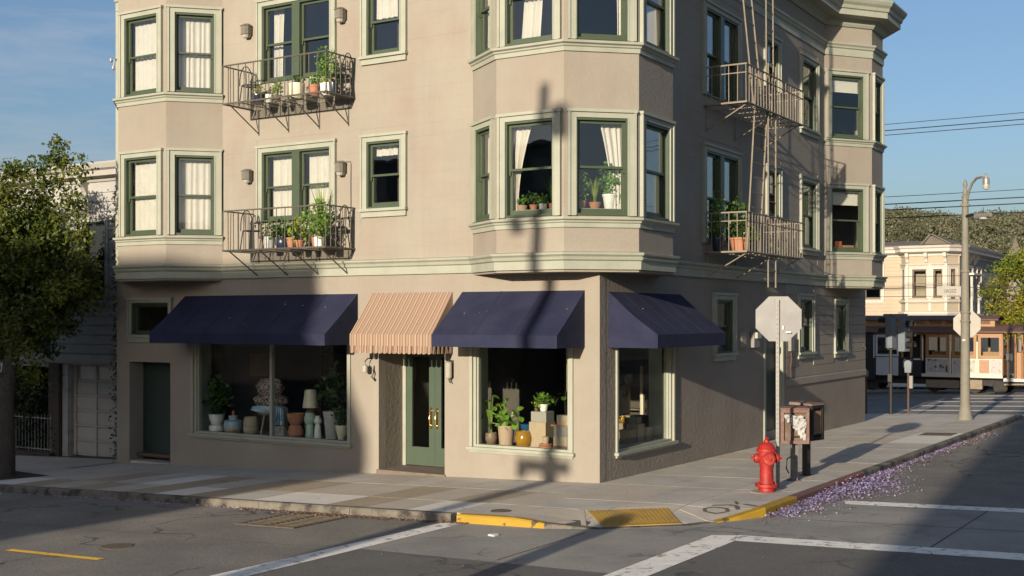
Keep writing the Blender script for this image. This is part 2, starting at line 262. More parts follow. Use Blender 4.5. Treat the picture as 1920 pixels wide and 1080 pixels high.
# ------------------------------------------------------------------ helpers
ORG = {}
def G(x, y):
    return .0333 * max(-45, min(20, x)) - .0095 * max(-25, min(60, y))
class Facet:
    def __init__(s, a, b):
        s.a = Vector((a[0], a[1])); d = Vector((b[0], b[1])) - s.a; s.L = d.length; s.t = d / s.L; s.n = Vector((s.t.y, -s.t.x))
    def P(s, u, o, z):
        q = s.a + s.t * u + s.n * o; return (q.x, q.y, z)
class MB:
    def __init__(s): s.v = []; s.f = []
    def add(s, vs, fs):
        k = len(s.v); s.v += [tuple(v) for v in vs]; s.f += [tuple(i + k for i in f) for f in fs]; return s
    def hexa(s, p):
        return s.add(p, [(0, 3, 2, 1), (4, 5, 6, 7), (0, 1, 5, 4), (1, 2, 6, 5), (2, 3, 7, 6), (3, 0, 4, 7)])
    def box(s, x0, y0, z0, x1, y1, z1):
        return s.hexa([(x0, y0, z0), (x1, y0, z0), (x1, y1, z0), (x0, y1, z0), (x0, y0, z1), (x1, y0, z1), (x1, y1, z1), (x0, y1, z1)])
    def fbox(s, F, u0, u1, o0, o1, z0, z1):
        return s.hexa([F.P(u0, o1, z0), F.P(u1, o1, z0), F.P(u1, o0, z0), F.P(u0, o0, z0), F.P(u0, o1, z1), F.P(u1, o1, z1), F.P(u1, o0, z1), F.P(u0, o0, z1)])
    def prism(s, pts, z0, z1):
        n = len(pts); vs = [(p[0], p[1], z0) for p in pts] + [(p[0], p[1], z1) for p in pts]
        return s.add(vs, [tuple(range(n))[::-1], tuple(range(n, 2 * n))] + [(i, (i + 1) % n, n + (i + 1) % n, n + i) for i in range(n)])
    def hull(s, bot, top):
        n = len(bot)
        return s.add(list(bot) + list(top), [tuple(range(n))[::-1], tuple(range(n, 2 * n))] + [(i, (i + 1) % n, n + (i + 1) % n, n + i) for i in range(n)])
    def tube(s, pts, r, n=6, r1=None):
        pts = [Vector(p) for p in pts]; m = len(pts); vs = []; fs = []
        up = Vector((0, 0, 1)); d0 = (pts[1] - pts[0]).normalized()
        if abs(d0.z) > .9: up = Vector((1, 0, 0))
        for i, p in enumerate(pts):
            d = (pts[min(i + 1, m - 1)] - pts[max(i - 1, 0)])
            d = d.normalized() if d.length > 1e-9 else d0
            a = d.cross(up)
            if a.length < 1e-4: a = d.cross(Vector((0, 1, 0)))
            a.normalize(); b = a.cross(d).normalized()
            rr = r if r1 is None else r + (r1 - r) * i / (m - 1)
            for k in range(n):
                t = 2 * math.pi * k / n; vs.append(p + a * math.cos(t) * rr + b * math.sin(t) * rr)
        for i in range(m - 1):
            for k in range(n): fs.append((i * n + k, i * n + (k + 1) % n, (i + 1) * n + (k + 1) % n, (i + 1) * n + k))
        fs.append(tuple(range(n))[::-1]); fs.append(tuple(range((m - 1) * n, m * n)))
        return s.add(vs, fs)
    def lathe(s, c, prof, n=16, axis='z', sq=0):
        vs = []; fs = []
        for r, z in prof:
            for k in range(n):
                t = 2 * math.pi * k / n; q = (r * math.cos(t), r * math.sin(t), z)
                if axis == 'x': q = (q[2], q[0], q[1])
                if axis == 'y': q = (q[0], q[2], q[1])
                vs.append((c[0] + q[0], c[1] + q[1], c[2] + q[2]))
        for i in range(len(prof) - 1):
            for k in range(n): fs.append((i * n + k, i * n + (k + 1) % n, (i + 1) * n + (k + 1) % n, (i + 1) * n + k))
        fs.append(tuple(range(n))[::-1]); fs.append(tuple(range((len(prof) - 1) * n, len(prof) * n)))
        return s.add(vs, fs)
    def path(s, path, prof):
        """sweep a closed profile [(out, z)] along a plan polyline with mitred corners"""
        P = [Vector(p) for p in path]; m = len(P); k = len(prof); vs = []; fs = []
        for i in range(m):
            ns = []
            if i > 0: t = (P[i] - P[i - 1]).normalized(); ns.append(Vector((t.y, -t.x)))
            if i < m - 1: t = (P[i + 1] - P[i]).normalized(); ns.append(Vector((t.y, -t.x)))
            if len(ns) == 2: q = (ns[0] + ns[1]); q = q / (1 + ns[0].dot(ns[1]))
            else: q = ns[0]
            for o, z in prof: vs.append((P[i].x + q.x * o, P[i].y + q.y * o, z))
        for i in range(m - 1):
            for j in range(k): fs.append((i * k + j, (i + 1) * k + j, (i + 1) * k + (j + 1) % k, i * k + (j + 1) % k))
        fs.append(tuple(range(k))); fs.append(tuple(range((m - 1) * k, m * k))[::-1])
        return s.add(vs, fs)
    def build(s, name, m, parent=None, smooth=False, kind=None, label=None):
        org = ORG.get(parent.name, Vector((0, 0, 0))) if parent else Vector((0, 0, 0))
        me = bpy.data.meshes.new(name)
        me.from_pydata([(v[0] - org.x, v[1] - org.y, v[2] - org.z) for v in s.v], [], s.f)
        bm = bmesh.new(); bm.from_mesh(me); bmesh.ops.recalc_face_normals(bm, faces=bm.faces[:]); bm.to_mesh(me); bm.free()
        me.materials.append(M[m] if isinstance(m, str) else m)
        o = bpy.data.objects.new(name, me); COL.objects.link(o)
        if smooth:
            for p in me.polygons: p.use_smooth = True
            try: me.set_sharp_from_angle(angle=R(40))
            except Exception: pass
        if parent: o.parent = parent; ORG[o.name] = org
        if kind: o['kind'] = kind
        if label: o['label'] = label
        return o
def tag(o, label, cat, group=None, kind=None):
    o['label'] = label; o['category'] = cat
    if group: o['group'] = group
    if kind: o['kind'] = kind
    return o
def thing(name, label, cat, loc=(0, 0, 0), group=None):
    o = bpy.data.objects.new(name, None); COL.objects.link(o); o.location = loc; o.empty_display_size = .1
    ORG[o.name] = Vector(loc); return tag(o, label, cat, group)
def struct(o, label=None):
    o['kind'] = 'structure'
    return o
def kids(o): return [c for c in bpy.data.objects if c.parent == o]
def copy_tree(o, parent=None, label=None):
    c = o.copy(); COL.objects.link(c)
    if parent: c.parent = parent
    if label: c['label'] = label
    for ch in list(o.children): copy_tree(ch, c)
    return c
UNIT = {}
def unit_box(matname):
    if matname not in UNIT:
        me = bpy.data.meshes.new("unit_" + matname); b = MB().box(0, 0, 0, 1, 1, 1); me.from_pydata(b.v, [], b.f)
        bm = bmesh.new(); bm.from_mesh(me); bmesh.ops.recalc_face_normals(bm, faces=bm.faces[:]); bm.to_mesh(me); bm.free()
        me.materials.append(M[matname]); UNIT[matname] = me
    return UNIT[matname]
def piece(name, matname, parent, F, u0, u1, o0, o1, z0, z1):
    """a cheap box piece on a facet: shared mesh, own object"""
    o = bpy.data.objects.new(name, unit_box(matname)); COL.objects.link(o)
    org = ORG.get(parent.name, Vector((0, 0, 0)))
    p = F.P(u0, o0, z0); o.location = (p[0] - org.x, p[1] - org.y, p[2] - org.z)
    o.rotation_euler = (0, 0, math.atan2(F.t.y, F.t.x)); o.scale = (u1 - u0, -(o1 - o0), z1 - z0)
    o.parent = parent; return o
def wall_slab(F, u0, u1, z0, z1, thick, openings):
    us = sorted({u0, u1} | {max(u0, min(u1, v)) for q in openings for v in q[:2]}); zs = sorted({z0, z1} | {max(z0, min(z1, v)) for q in openings for v in q[2:4]})
    nu, nz = len(us) - 1, len(zs) - 1
    solid = [[not any(q[0] <= (us[i] + us[i + 1]) / 2 <= q[1] and q[2] <= (zs[j] + zs[j + 1]) / 2 <= q[3] for q in openings) for j in range(nz)] for i in range(nu)]
    b = MB(); idx = {}
    def V(i, j, k):
        if (i, j, k) not in idx: idx[(i, j, k)] = len(b.v); b.v.append(F.P(us[i], -thick * k, zs[j]))
        return idx[(i, j, k)]
    for i in range(nu):
        for j in range(nz):
            if not solid[i][j]: continue
            b.f.append((V(i, j, 0), V(i + 1, j, 0), V(i + 1, j + 1, 0), V(i, j + 1, 0)))
            b.f.append((V(i, j, 1), V(i, j + 1, 1), V(i + 1, j + 1, 1), V(i + 1, j, 1)))
            for (di, dj, e) in ((-1, 0, ((i, j), (i, j + 1))), (1, 0, ((i + 1, j), (i + 1, j + 1))), (0, -1, ((i, j), (i + 1, j))), (0, 1, ((i, j + 1), (i + 1, j + 1)))):
                a, c = i + di, j + dj
                if not (0 <= a < nu and 0 <= c < nz and solid[a][c]):
                    (p, q) = e; b.f.append((V(*p, 0), V(*q, 0), V(*q, 1), V(*p, 1)))
    return b
def siding(parent, F, u0, u1, z0, z1, h, openings, matname, o1=.008, gap=.0028, cut_u=()):
    n = max(1, round((z1 - z0) / h)); h = (z1 - z0) / n
    for k in range(n):
        a, c = z0 + k * h, z0 + (k + 1) * h - gap
        segs = [(u0, u1)]
        for q in openings:
            if q[2] < c and q[3] > a:
                nxt = []
                for s0, s1 in segs:
                    if q[1] <= s0 or q[0] >= s1: nxt.append((s0, s1)); continue
                    if q[0] > s0 + .02: nxt.append((s0, q[0]))
                    if q[1] < s1 - .02: nxt.append((q[1], s1))
                segs = nxt
        for s0, s1 in segs: piece("siding_board", matname, parent, F, s0, s1, -.004, o1 + random.uniform(-.001, .0015), a, c)

def leaf_quads(centers, size, rnd, aspect=.55, droop=0):
    """one folded diamond per centre"""
    n = len(centers); c = np.asarray(centers)
    d = rnd.normal(size=(n, 3)); d[:, 2] -= droop; d /= np.linalg.norm(d, axis=1)[:, None]
    e = rnd.normal(size=(n, 3)); s = np.cross(d, e); s /= np.linalg.norm(s, axis=1)[:, None]
    nn = np.cross(d, s); L = (size[0] + (size[1] - size[0]) * rnd.random(n))[:, None]
    v = np.stack([c, c + d * L * .5 + s * L * aspect * .5 + nn * L * .08, c + d * L, c + d * L * .5 - s * L * aspect * .5 + nn * L * .08], 1).reshape(-1, 3)
    f = np.arange(4 * n).reshape(n, 4)
    return v, f
def np_mesh(name, v, f, m, parent=None, kind=None):
    org = ORG.get(parent.name, Vector((0, 0, 0))) if parent else Vector((0, 0, 0))
    v = np.asarray(v, dtype=np.float32) - np.array(org, dtype=np.float32); f = np.asarray(f, dtype=np.int32)
    me = bpy.data.meshes.new(name); me.vertices.add(len(v)); me.vertices.foreach_set("co", v.ravel())
    k = f.shape[1]; me.loops.add(f.size); me.loops.foreach_set("vertex_index", f.ravel())
    me.polygons.add(len(f)); me.polygons.foreach_set("loop_start", np.arange(0, f.size, k, dtype=np.int32))
    me.polygons.foreach_set("loop_total", np.full(len(f), k, dtype=np.int32))
    me.update(calc_edges=True); me.validate(); me.materials.append(M[m])
    o = bpy.data.objects.new(name, me); COL.objects.link(o)
    if parent: o.parent = parent; ORG[o.name] = org
    if kind: o['kind'] = kind
    return o

# ------------------------------------------------------------------ ground, road, pavement
KERB = .12
def sheet(name, poly, lift, m, cell=1.0, parent=None):
    """flat polygon draped on the sloping street, cut into cells"""
    xs = [p[0] for p in poly]; ys = [p[1] for p in poly]
    bm = bmesh.new(); bm.faces.new([bm.verts.new((p[0], p[1], 0)) for p in poly])
    for ax, lo, hi in ((0, min(xs), max(xs)), (1, min(ys), max(ys))):
        for k in range(1, int((hi - lo) / cell) + 1):
            co = [0, 0, 0]; no = [0, 0, 0]; co[ax] = lo + k * cell; no[ax] = 1
            bmesh.ops.bisect_plane(bm, geom=bm.faces[:] + bm.edges[:] + bm.verts[:], plane_co=co, plane_no=no)
    for v in bm.verts: v.co.z = G(v.co.x, v.co.y) + lift(v.co.x, v.co.y) if callable(lift) else G(v.co.x, v.co.y) + lift
    bmesh.ops.recalc_face_normals(bm, faces=bm.faces[:])
    if sum(f.normal.z for f in bm.faces) < 0: bmesh.ops.reverse_faces(bm, faces=bm.faces[:])
    me = bpy.data.meshes.new(name); bm.to_mesh(me); bm.free(); me.materials.append(M[m])
    o = bpy.data.objects.new(name, me); COL.objects.link(o)
    if parent: o.parent = parent
    return o
gr = MB().add([(-3000, -3000, -3.2), (3000, -3000, -3.2), (3000, 3000, -3.2), (-3000, 3000, -3.2)], [(0, 1, 2, 3)]).build("ground", 'ground'); struct(gr)
road = struct(sheet("road", [(-62, -60), (45, -60), (45, 62), (-62, 62)], -KERB, 'asphalt', 2.0))
# concrete crossing strips and the darker asphalt patches, each a sheet just above the road
struct(sheet("crossing_concrete", [(.02, -6.4), (3.75, -6.58), (3.98, -4.05), (12, -4.05), (12, .05), (3.45, .05), (3.45, -1.5), (2.5, -3.2), (.02, -4.05)], -KERB + .004, 'concrete_road', 1.0))
struct(sheet("asphalt_patch", [(4.0, -12), (14, -12), (14, -4.05), (4.0, -4.05)], -KERB + .004, 'asphalt_dark', 2.0))
struct(sheet("crossing_asphalt", [(.02, -13), (3.75, -13), (3.75, -6.58), (.02, -6.4)], -KERB + .004, 'asphalt_dark', 2.0))
marks = []
def mark(name, poly, m='whiteline', lift=.008, label=None):
    o = sheet(name, poly, -KERB + lift, m, 1.0); struct(o); return o
mark("crossing_line", [(-.45, -13), (.02, -13), (.02, -4.15), (-.30, -4.15)])
mark("crossing_line", [(3.55, -13), (3.98, -13), (3.98, -4.05), (3.86, -3.65), (3.55, -3.75)])
mark("crossing_line", [(3.9, -4.05), (14, -4.05), (14, -3.62), (3.86, -3.62)])
mark("crossing_line", [(4.25, -.28), (14, -.28), (14, .12), (4.1, .12)])
mark("lane_line", [(-4.15, -8.40), (-2.42, -8.38), (-2.42, -8.26), (-4.15, -8.28)], 'yellowline')
for yy in (21.4, 23.6, 26.4, 29.4, 32.0, 34.2):
    mark("crosswalk_bar", [(-.9 if yy > 22 else -4.0, yy), (6.5, yy), (6.5, yy + .55), (-.9 if yy > 22 else -4.0, yy + .55)])
# thin saw joints in the crossing concrete
for a, b in (((6.2, -3.6), (6.24, .05)), ((2.0, -6.4), (1.98, -4.2)), ((4.0, -2.0), (12, -1.95))):
    d = Vector((b[0] - a[0], b[1] - a[1])).normalized(); q = Vector((-d.y, d.x)) * .012
    mark("saw_joint", [(a[0] - q.x, a[1] - q.y), (b[0] - q.x, b[1] - q.y), (b[0] + q.x, b[1] + q.y), (a[0] + q.x, a[1] + q.y)], 'joint', .0065)
for a, b in (((-12, -6.9), (-1.0, -6.55)), ((4.4, 5.0), (9, 5.2))):
    mark("asphalt_seam", [(a[0], a[1]), (b[0], b[1]), (b[0], b[1] + .03), (a[0], a[1] + .03)], 'asphalt_dark', .003)
# pavement
CORNER = [(1.3, -4.1), (2.0, -3.86), (2.95, -3.15), (3.4, -2.4), (3.6, -1.9)]
ramp_mid = Vector((2.5, -3.5))
def drop(x, y):
    # kerb ramp: distance to the chamfer edge, only between the two flares
    a, b = Vector((1.75, -4.0)), Vector((3.25, -2.75)); d = b - a; L = d.length; d /= L
    q = Vector((x, y)) - a; u = q.dot(d); w = abs(q.x * d.y - q.y * d.x)
    k = max(0, 1 - w / 1.25); e = 1 if 0 <= u <= L else max(0, 1 - (-u if u < 0 else u - L) / .75)
    return -(KERB - .006) * min(1, k * 1.15) * e
pave = sheet("pavement", [(-45, -4.0), (1.3, -4.0), (2.0, -3.76), (2.85, -3.1), (3.3, -2.35), (3.5, -1.9), (3.5, 19.9), (-20, 19.9), (-20, .5), (-45, .5)], lambda x, y: drop(x, y) - .022, 'joint', 1.0)
struct(pave)
planes = [((CORNER[i][0], CORNER[i][1]), (CORNER[i + 1][0], CORNER[i + 1][1])) for i in range(len(CORNER) - 1)] + [((-20, -4.1), (1.3, -4.1)), ((3.6, -1.9), (3.6, 30))]
def slab(x0, y0, x1, y1, m, cut=False):
    g = .006
    x0 += g; y0 += g; x1 -= g; y1 -= g
    bm = bmesh.new(); bm.faces.new([bm.verts.new(p) for p in ((x0, y0, 0), (x1, y0, 0), (x1, y1, 0), (x0, y1, 0))])
    if cut:
        for (a, b) in planes:
            d = Vector((b[0] - a[0], b[1] - a[1], 0)).normalized(); no = Vector((d.y, -d.x, 0)); co = Vector((a[0], a[1], 0)) - no * .16
            bmesh.ops.bisect_plane(bm, geom=bm.faces[:] + bm.edges[:] + bm.verts[:], plane_co=co, plane_no=no, clear_outer=True)
            if not bm.faces: bm.free(); return
        for ax, lo, hi in ((0, x0, x1), (1, y0, y1)):
            for k in range(1, int((hi - lo) / .3) + 1):
                co = [0, 0, 0]; no = [0, 0, 0]; co[ax] = lo + k * .3; no[ax] = 1
                bmesh.ops.bisect_plane(bm, geom=bm.faces[:] + bm.edges[:] + bm.verts[:], plane_co=co, plane_no=no)
    lift = random.uniform(-.0005, .0005)
    for v in bm.verts: v.co.z = G(v.co.x, v.co.y) + (drop(v.co.x, v.co.y) if cut else 0) + lift
    bmesh.ops.recalc_face_normals(bm, faces=bm.faces[:])
    if sum(f.normal.z for f in bm.faces) < 0: bmesh.ops.reverse_faces(bm, faces=bm.faces[:])
    r = bmesh.ops.extrude_edge_only(bm, edges=[e for e in bm.edges if e.is_boundary])
    for v in r['geom']:
        if isinstance(v, bmesh.types.BMVert): v.co.z -= .03
    me = bpy.data.meshes.new("paving_slab"); bm.to_mesh(me); bm.free(); me.materials.append(M[m])
    o = bpy.data.objects.new("paving_slab", me); COL.objects.link(o); o.parent = pave
# front pavement: columns .76 m wide, rows -3.95..-2.9..-1.38..-.3..0
rows = (-3.95, -2.9, -1.38, 0.0)
tan = {(-2.64, 0), (-2.64, 1), (-1.12, 1), (-5.68, 0), (-4.92, 1), (-7.2, 0), (-7.2, 1), (-8.72, 0), (-9.48, 1), (-10.24, 0), (-5.68, 1)}
light = {(-1.12, 0), (-6.44, 0), (-7.96, 1), (-11.0, 0), (-3.4, 0), (-4.16, 0)}
x = -1.12 - .76 * 19
while x < -.1:
    for j in range(3):
        k = (round(x, 2), j)
        m_ = 'concrete_tan' if k in tan else 'concrete_light' if k in light else random.choice(['concrete', 'concrete', 'concrete', 'concrete_warm'])
        if j == 2 and x < -11.9: continue
        slab(x, rows[j], x + .76, rows[j + 1] + (.0 if j < 2 or x > -12 else 0), m_)
    x = round(x + .76, 2)
x0_ = x
for nx in range(9): slab(-12.0 - 1.5 * (nx + 1), -1.38, -12.0 - 1.5 * nx, .45, 'concrete')
# corner and side pavement: large slabs
gx = [x0_, .1, 1.0, 1.6, 2.42, 3.6]; gx = [x0_, .1, 1.58, 2.42, 3.75]
for i in range(len(gx) - 1):
    for (ya, yb) in ((-4.15, -2.95), (-2.95, -1.95), (-1.95, 0.0)):
        slab(gx[i], ya, gx[i + 1] if i < len(gx) - 2 else 3.47, yb, 'concrete' if (i + int(ya)) % 3 else 'concrete_warm', True)
y = 0.0; k = 0
while y < 19.8:
    h = 1.55
    for i, (xa, xb) in enumerate(((0, 1.2), (1.2, 2.4), (2.4, 3.47))):
        mm = 'concrete'
        if i == 2 and 9.0 < y < 12: mm = 'concrete_light'
        elif (k * 3 + i * 5) % 7 == 2: mm = 'concrete_warm'
        slab(xa, y, xb, min(19.85, y + h), mm)
    y += h; k += 1
for xx in range(8): slab(-1.6 * (xx + 1), 16.5, -1.6 * xx, 19.85, 'concrete')
# kerbs: the top follows the pavement, drops at the ramp
def kerb(path, m, name="kerb", w=.15):
    b = MB(); pts = [Vector(p) for p in path]; vs = []; fs = []
    for i, p in enumerate(pts):
        ns = []
        if i: t = (p - pts[i - 1]).normalized(); ns.append(Vector((t.y, -t.x)))
        if i < len(pts) - 1: t = (pts[i + 1] - p).normalized(); ns.append(Vector((t.y, -t.x)))
        n = sum(ns, Vector((0, 0))); n = n / len(ns); n /= max(.6, n.length ** 2)
        dz = drop(p.x, p.y); zt = G(p.x, p.y) + dz + .003; zb = G(p.x, p.y) - KERB - .05
        q = p - n * w
        zt2 = G(q.x, q.y) + drop(q.x, q.y) + .003
        c = min(.02, max(.002, (zt - zb - .05) * .2)); r1 = p - n * c
        vs += [(p.x, p.y, zb), (p.x, p.y, zt - c), (r1.x, r1.y, zt), (q.x, q.y, zt2), (q.x, q.y, zb)]
    for i in range(len(pts) - 1):
        for j in range(5): fs.append((i * 5 + j, (i + 1) * 5 + j, (i + 1) * 5 + (j + 1) % 5, i * 5 + (j + 1) % 5))
    fs.append((0, 1, 2, 3, 4)); e = (len(pts) - 1) * 5; fs.append((e + 4, e + 3, e + 2, e + 1, e))
    o = b.add(vs, fs).build(name, m, pave); return o
def seg(a, b, n): return [(a[0] + (b[0] - a[0]) * i / n, a[1] + (b[1] - a[1]) * i / n) for i in range(n + 1)]
xx = -24.0
while xx < -.25:
    e = min(-.12, xx + 1.83); kerb(seg((xx, -4.1), (e - .008, -4.1), 3), 'kerb', "kerb_stone"); xx = e
kerb(seg((-.12, -4.1), (1.3, -4.1), 6) , 'kerbyel', "yellow_kerb")
kerb([(1.3, -4.1), (2.0, -3.86), (2.48, -3.51), (2.95, -3.15), (3.2, -2.73)], 'kerb', "ramp_kerb")
kerb([(3.2, -2.73), (3.4, -2.4), (3.6, -1.9)] + seg((3.6, -1.9), (3.6, -.55), 4)[1:], 'kerbyel', "yellow_kerb")
kerb(seg((3.6, -.55), (3.6, 3.0), 5), 'kerbred', "red_kerb")
yy = 3.0
while yy < 19.5:
    kerb(seg((3.6, yy), (3.6, min(19.95, yy + 1.83) - .008), 3), 'kerb', "kerb_stone"); yy += 1.83
kerb([(3.6, 19.95)] + seg((3.4, 20.0), (-20, 20.0), 12), 'kerb', "kerb_stone")
# far pavement across the cross street
far = sheet("pavement", [(-30, 41.5), (12, 41.5), (12, 62), (-30, 62)], .0, 'concrete', 3.0); struct(far)
MB().hexa([(-30, 41.3, -1.9), (12, 41.3, -1.2), (12, 41.5, -1.2), (-30, 41.5, -1.9), (-30, 41.3, G(-30, 41.5)), (12, 41.3, G(12, 41.5)), (12, 41.5, G(12, 41.5)), (-30, 41.5, G(-30, 41.5))]).build("kerb", 'kerb', far)

# ------------------------------------------------------------------ the corner building
B = thing("apartment_building", "three storey beige stucco corner building with cream green trim and bay windows over a shop", "building")
Ffront = Facet((-12.01, 0), (0, 0)); Fside = Facet((0, 0), (0, 16.29))
lb0, lb1, lb2, lb3 = (-11.81, 0), (-11.01, -.8), (-9.57, -.8), (-8.77, 0)
cb = [(-2.55, 0), (-1.68, -.6), (-.35, -.6), (.6, .28), (.6, 1.67), (0, 2.45)]
rb = [(0, 12.45), (.9, 13.65), (.9, 14.72), (0, 15.92)]
Fl0, Fl1, Fl2 = Facet(lb0, lb1), Facet(lb1, lb2), Facet(lb2, lb3)
FA, FB, FC, FD, FE = [Facet(cb[i], cb[i + 1]) for i in range(5)]
FR1, FR2, FR3 = [Facet(rb[i], rb[i + 1]) for i in range(3)]
ZT = 10.55
# openings: (u0,u1,z0,z1)
op_g = [(2.40, 6.58, .37, 2.75), (.50, 1.68, 2.42, 3.12), (.41, 1.69, -2, 1.83), (7.31, 8.83, -2, 2.75), (9.45, 11.45, .48, 2.75)]
op_gs = [(.66, 3.0, .46, 2.75), (5.10, 6.04, 2.06, 3.17), (7.97, 9.30, -2, 2.75), (10.45, 11.40, 1.95, 3.24), (13.40, 14.30, 1.90, 3.14)]
op_f = [(4.36, 6.15, 4.72, 6.12), (4.36, 6.15, 7.52, 9.07), (7.04, 7.85, 4.86, 6.13), (7.04, 7.85, 7.76, 9.07)]
op_s = [(4.56, 6.35, 4.30, 6.17), (4.56, 6.35, 7.28, 9.05), (8.22, 8.95, 5.13, 6.15), (8.10, 8.90, 8.02, 9.10), (10.62, 11.75, 4.5, 6.15), (10.62, 11.75, 7.45, 9.10)]
ZM = 3.6
wall_slab(Ffront, 0, 12.01, -2, ZM, .22, op_g).build("wall", 'stucco', B)
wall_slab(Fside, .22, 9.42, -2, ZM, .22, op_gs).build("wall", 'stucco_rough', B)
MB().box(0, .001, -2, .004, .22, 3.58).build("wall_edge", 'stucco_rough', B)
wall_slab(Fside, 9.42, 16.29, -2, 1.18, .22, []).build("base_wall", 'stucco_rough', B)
wall_slab(Fside, 9.42, 16.29, 1.18, ZM, .22, op_gs).build("wall", 'siding', B)
siding(B, Fside, 9.46, 16.27, 1.36, ZM, .262, [(q[0] - .16, q[1] + .16, q[2] - .16, q[3] + .14) for q in op_gs], 'siding', .016, .012)
MB().path([(0, 9.42), (0, 16.29)], [(-.01, 1.17), (.035, 1.17), (.035, 1.32), (.015, 1.35), (-.01, 1.35)]).build("base_trim", 'siding', B)
bay_holes = lambda a, b: [(a, b, 3.77, 6.74), (a, b, 6.86, 10.15)]
wall_slab(Ffront, 0, 12.01, ZM, ZT, .2, op_f + bay_holes(.35, 3.1) + bay_holes(9.6, 12.01)).build("wall", 'siding', B)
wall_slab(Fside, 0, 16.29, ZM, ZT, .2, op_s + bay_holes(.0, 2.3) + bay_holes(12.6, 15.8)).build("wall", 'siding', B)
MB().box(-12.01, 16.1, -2, -.22, 16.29, ZT).box(-12.01, .22, -2, -11.8, 16.1, ZT).build("wall", 'siding', B)
# tidy: siding boards on the flat upper walls
grow = lambda ops: [(q[0] - .15, q[1] + .15, q[2] - .17, q[3] + .15) for q in ops]
siding(B, Ffront, 12.01 - 8.77, 12.01 - 2.55, 3.9, 10.0, .228, grow(op_f), 'siding', .004, .0007)
siding(B, Fside, 2.45, 12.45, 3.9, 9.6, .228, grow(op_s), 'siding', .006, .002)
def bay_panel(F, ops, name="bay_wall"):
    return wall_slab(F, 0, F.L, 3.62, ZT, .09, ops).build(name, 'stucco', B)
Zl, Zh, Zl2, Zh2 = 4.5, 6.13, 7.43, 9.06
two = lambda a, b: [(a, b, Zl, Zh), (a, b, Zl2, Zh2)]
bays = [(Fl0, []), (Fl1, two(.23, 1.22)), (Fl2, two(.16, .97)), (FA, two(.15, .88)), (FB, two(.19, 1.15)), (FC, two(.19, 1.10)), (FD, two(.17, 1.20)), (FE, []), (FR1, two(.20, 1.22)), (FR2, two(.17, .90)), (FR3, [])]
for F, ops in bays: bay_panel(F, ops)
# soffits under the bays
for P_ in ([lb0, lb1, lb2, lb3], cb + [(0, 0)], rb):
    MB().prism(P_, 3.56, 3.63).build("bay_soffit", 'stucco', B)
# trim swept round the building
plan = [(-12.01, 0), lb0, lb1, lb2, lb3] + cb + rb + [(0, 16.29)]
belt = [(-.02, 3.60), (.05, 3.60), (.055, 3.74), (.09, 3.76), (.10, 3.79), (.075, 3.81), (.12, 3.845), (.125, 3.88), (.0, 3.90), (-.02, 3.90)]
MB().path(plan, belt).build("belt_course", 'trim', B)
sillp = lambda z: [(-.01, z - .17), (.03, z - .17), (.035, z - .10), (.06, z - .085), (.065, z - .06), (.11, z - .04), (.115, z), (-.01, z + .01)]
for pl in ([lb0, lb1, lb2, lb3], cb, rb):
    for z in (4.47, 7.40): MB().path(pl, sillp(z)).build("bay_sill", 'trim', B)
arch = [(-.02, 9.56), (.03, 9.56), (.035, 9.74), (.07, 9.76), (.08, 9.80), (.12, 9.84), (.125, 9.88), (-.02, 9.90)]
MB().path(plan, arch).build("architrave", 'trim', B)
corn = [(-.05, 10.32), (.04, 10.32), (.08, 10.38), (.10, 10.44), (.16, 10.50), (.44, 10.52), (.44, 10.66), (.48, 10.68), (.50, 10.76), (.56, 10.82), (.60, 10.90), (.60, 10.94), (-.05, 10.96)]
MB().path(plan, corn).build("cornice", 'trim', B)
MB().prism([(-12, .05), (-.05, .05), (-.05, 16.25), (-12, 16.25)], 10.56, 10.7).build("roof_deck", 'roof', B)
for P_ in ([lb0, lb1, lb2, lb3], cb + [(0, 0)], rb): MB().prism(P_, 10.55, 10.69).build("roof_deck", 'roof', B)
# interior: floors, ceilings, partitions
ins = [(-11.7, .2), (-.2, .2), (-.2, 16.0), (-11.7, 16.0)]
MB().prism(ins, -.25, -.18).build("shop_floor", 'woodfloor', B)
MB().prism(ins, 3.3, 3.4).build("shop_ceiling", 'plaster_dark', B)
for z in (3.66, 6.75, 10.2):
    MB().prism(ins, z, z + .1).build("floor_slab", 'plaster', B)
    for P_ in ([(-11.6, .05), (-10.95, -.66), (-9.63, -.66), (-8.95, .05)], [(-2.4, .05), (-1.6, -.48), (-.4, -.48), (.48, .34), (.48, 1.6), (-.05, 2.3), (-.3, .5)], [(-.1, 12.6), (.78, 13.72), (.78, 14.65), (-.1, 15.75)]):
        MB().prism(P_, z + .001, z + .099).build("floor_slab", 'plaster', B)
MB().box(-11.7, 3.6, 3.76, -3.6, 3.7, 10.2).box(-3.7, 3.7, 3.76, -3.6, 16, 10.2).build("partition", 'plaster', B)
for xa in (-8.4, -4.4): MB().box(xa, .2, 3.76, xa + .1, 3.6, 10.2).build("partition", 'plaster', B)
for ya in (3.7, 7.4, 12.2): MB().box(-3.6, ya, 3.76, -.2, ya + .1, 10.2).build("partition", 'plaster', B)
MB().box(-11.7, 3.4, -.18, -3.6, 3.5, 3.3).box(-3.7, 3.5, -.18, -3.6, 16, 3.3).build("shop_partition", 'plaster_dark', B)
MB().box(-3.6, 5.2, -.18, -.22, 5.3, 3.3).build("shop_partition", 'plaster_dark', B)

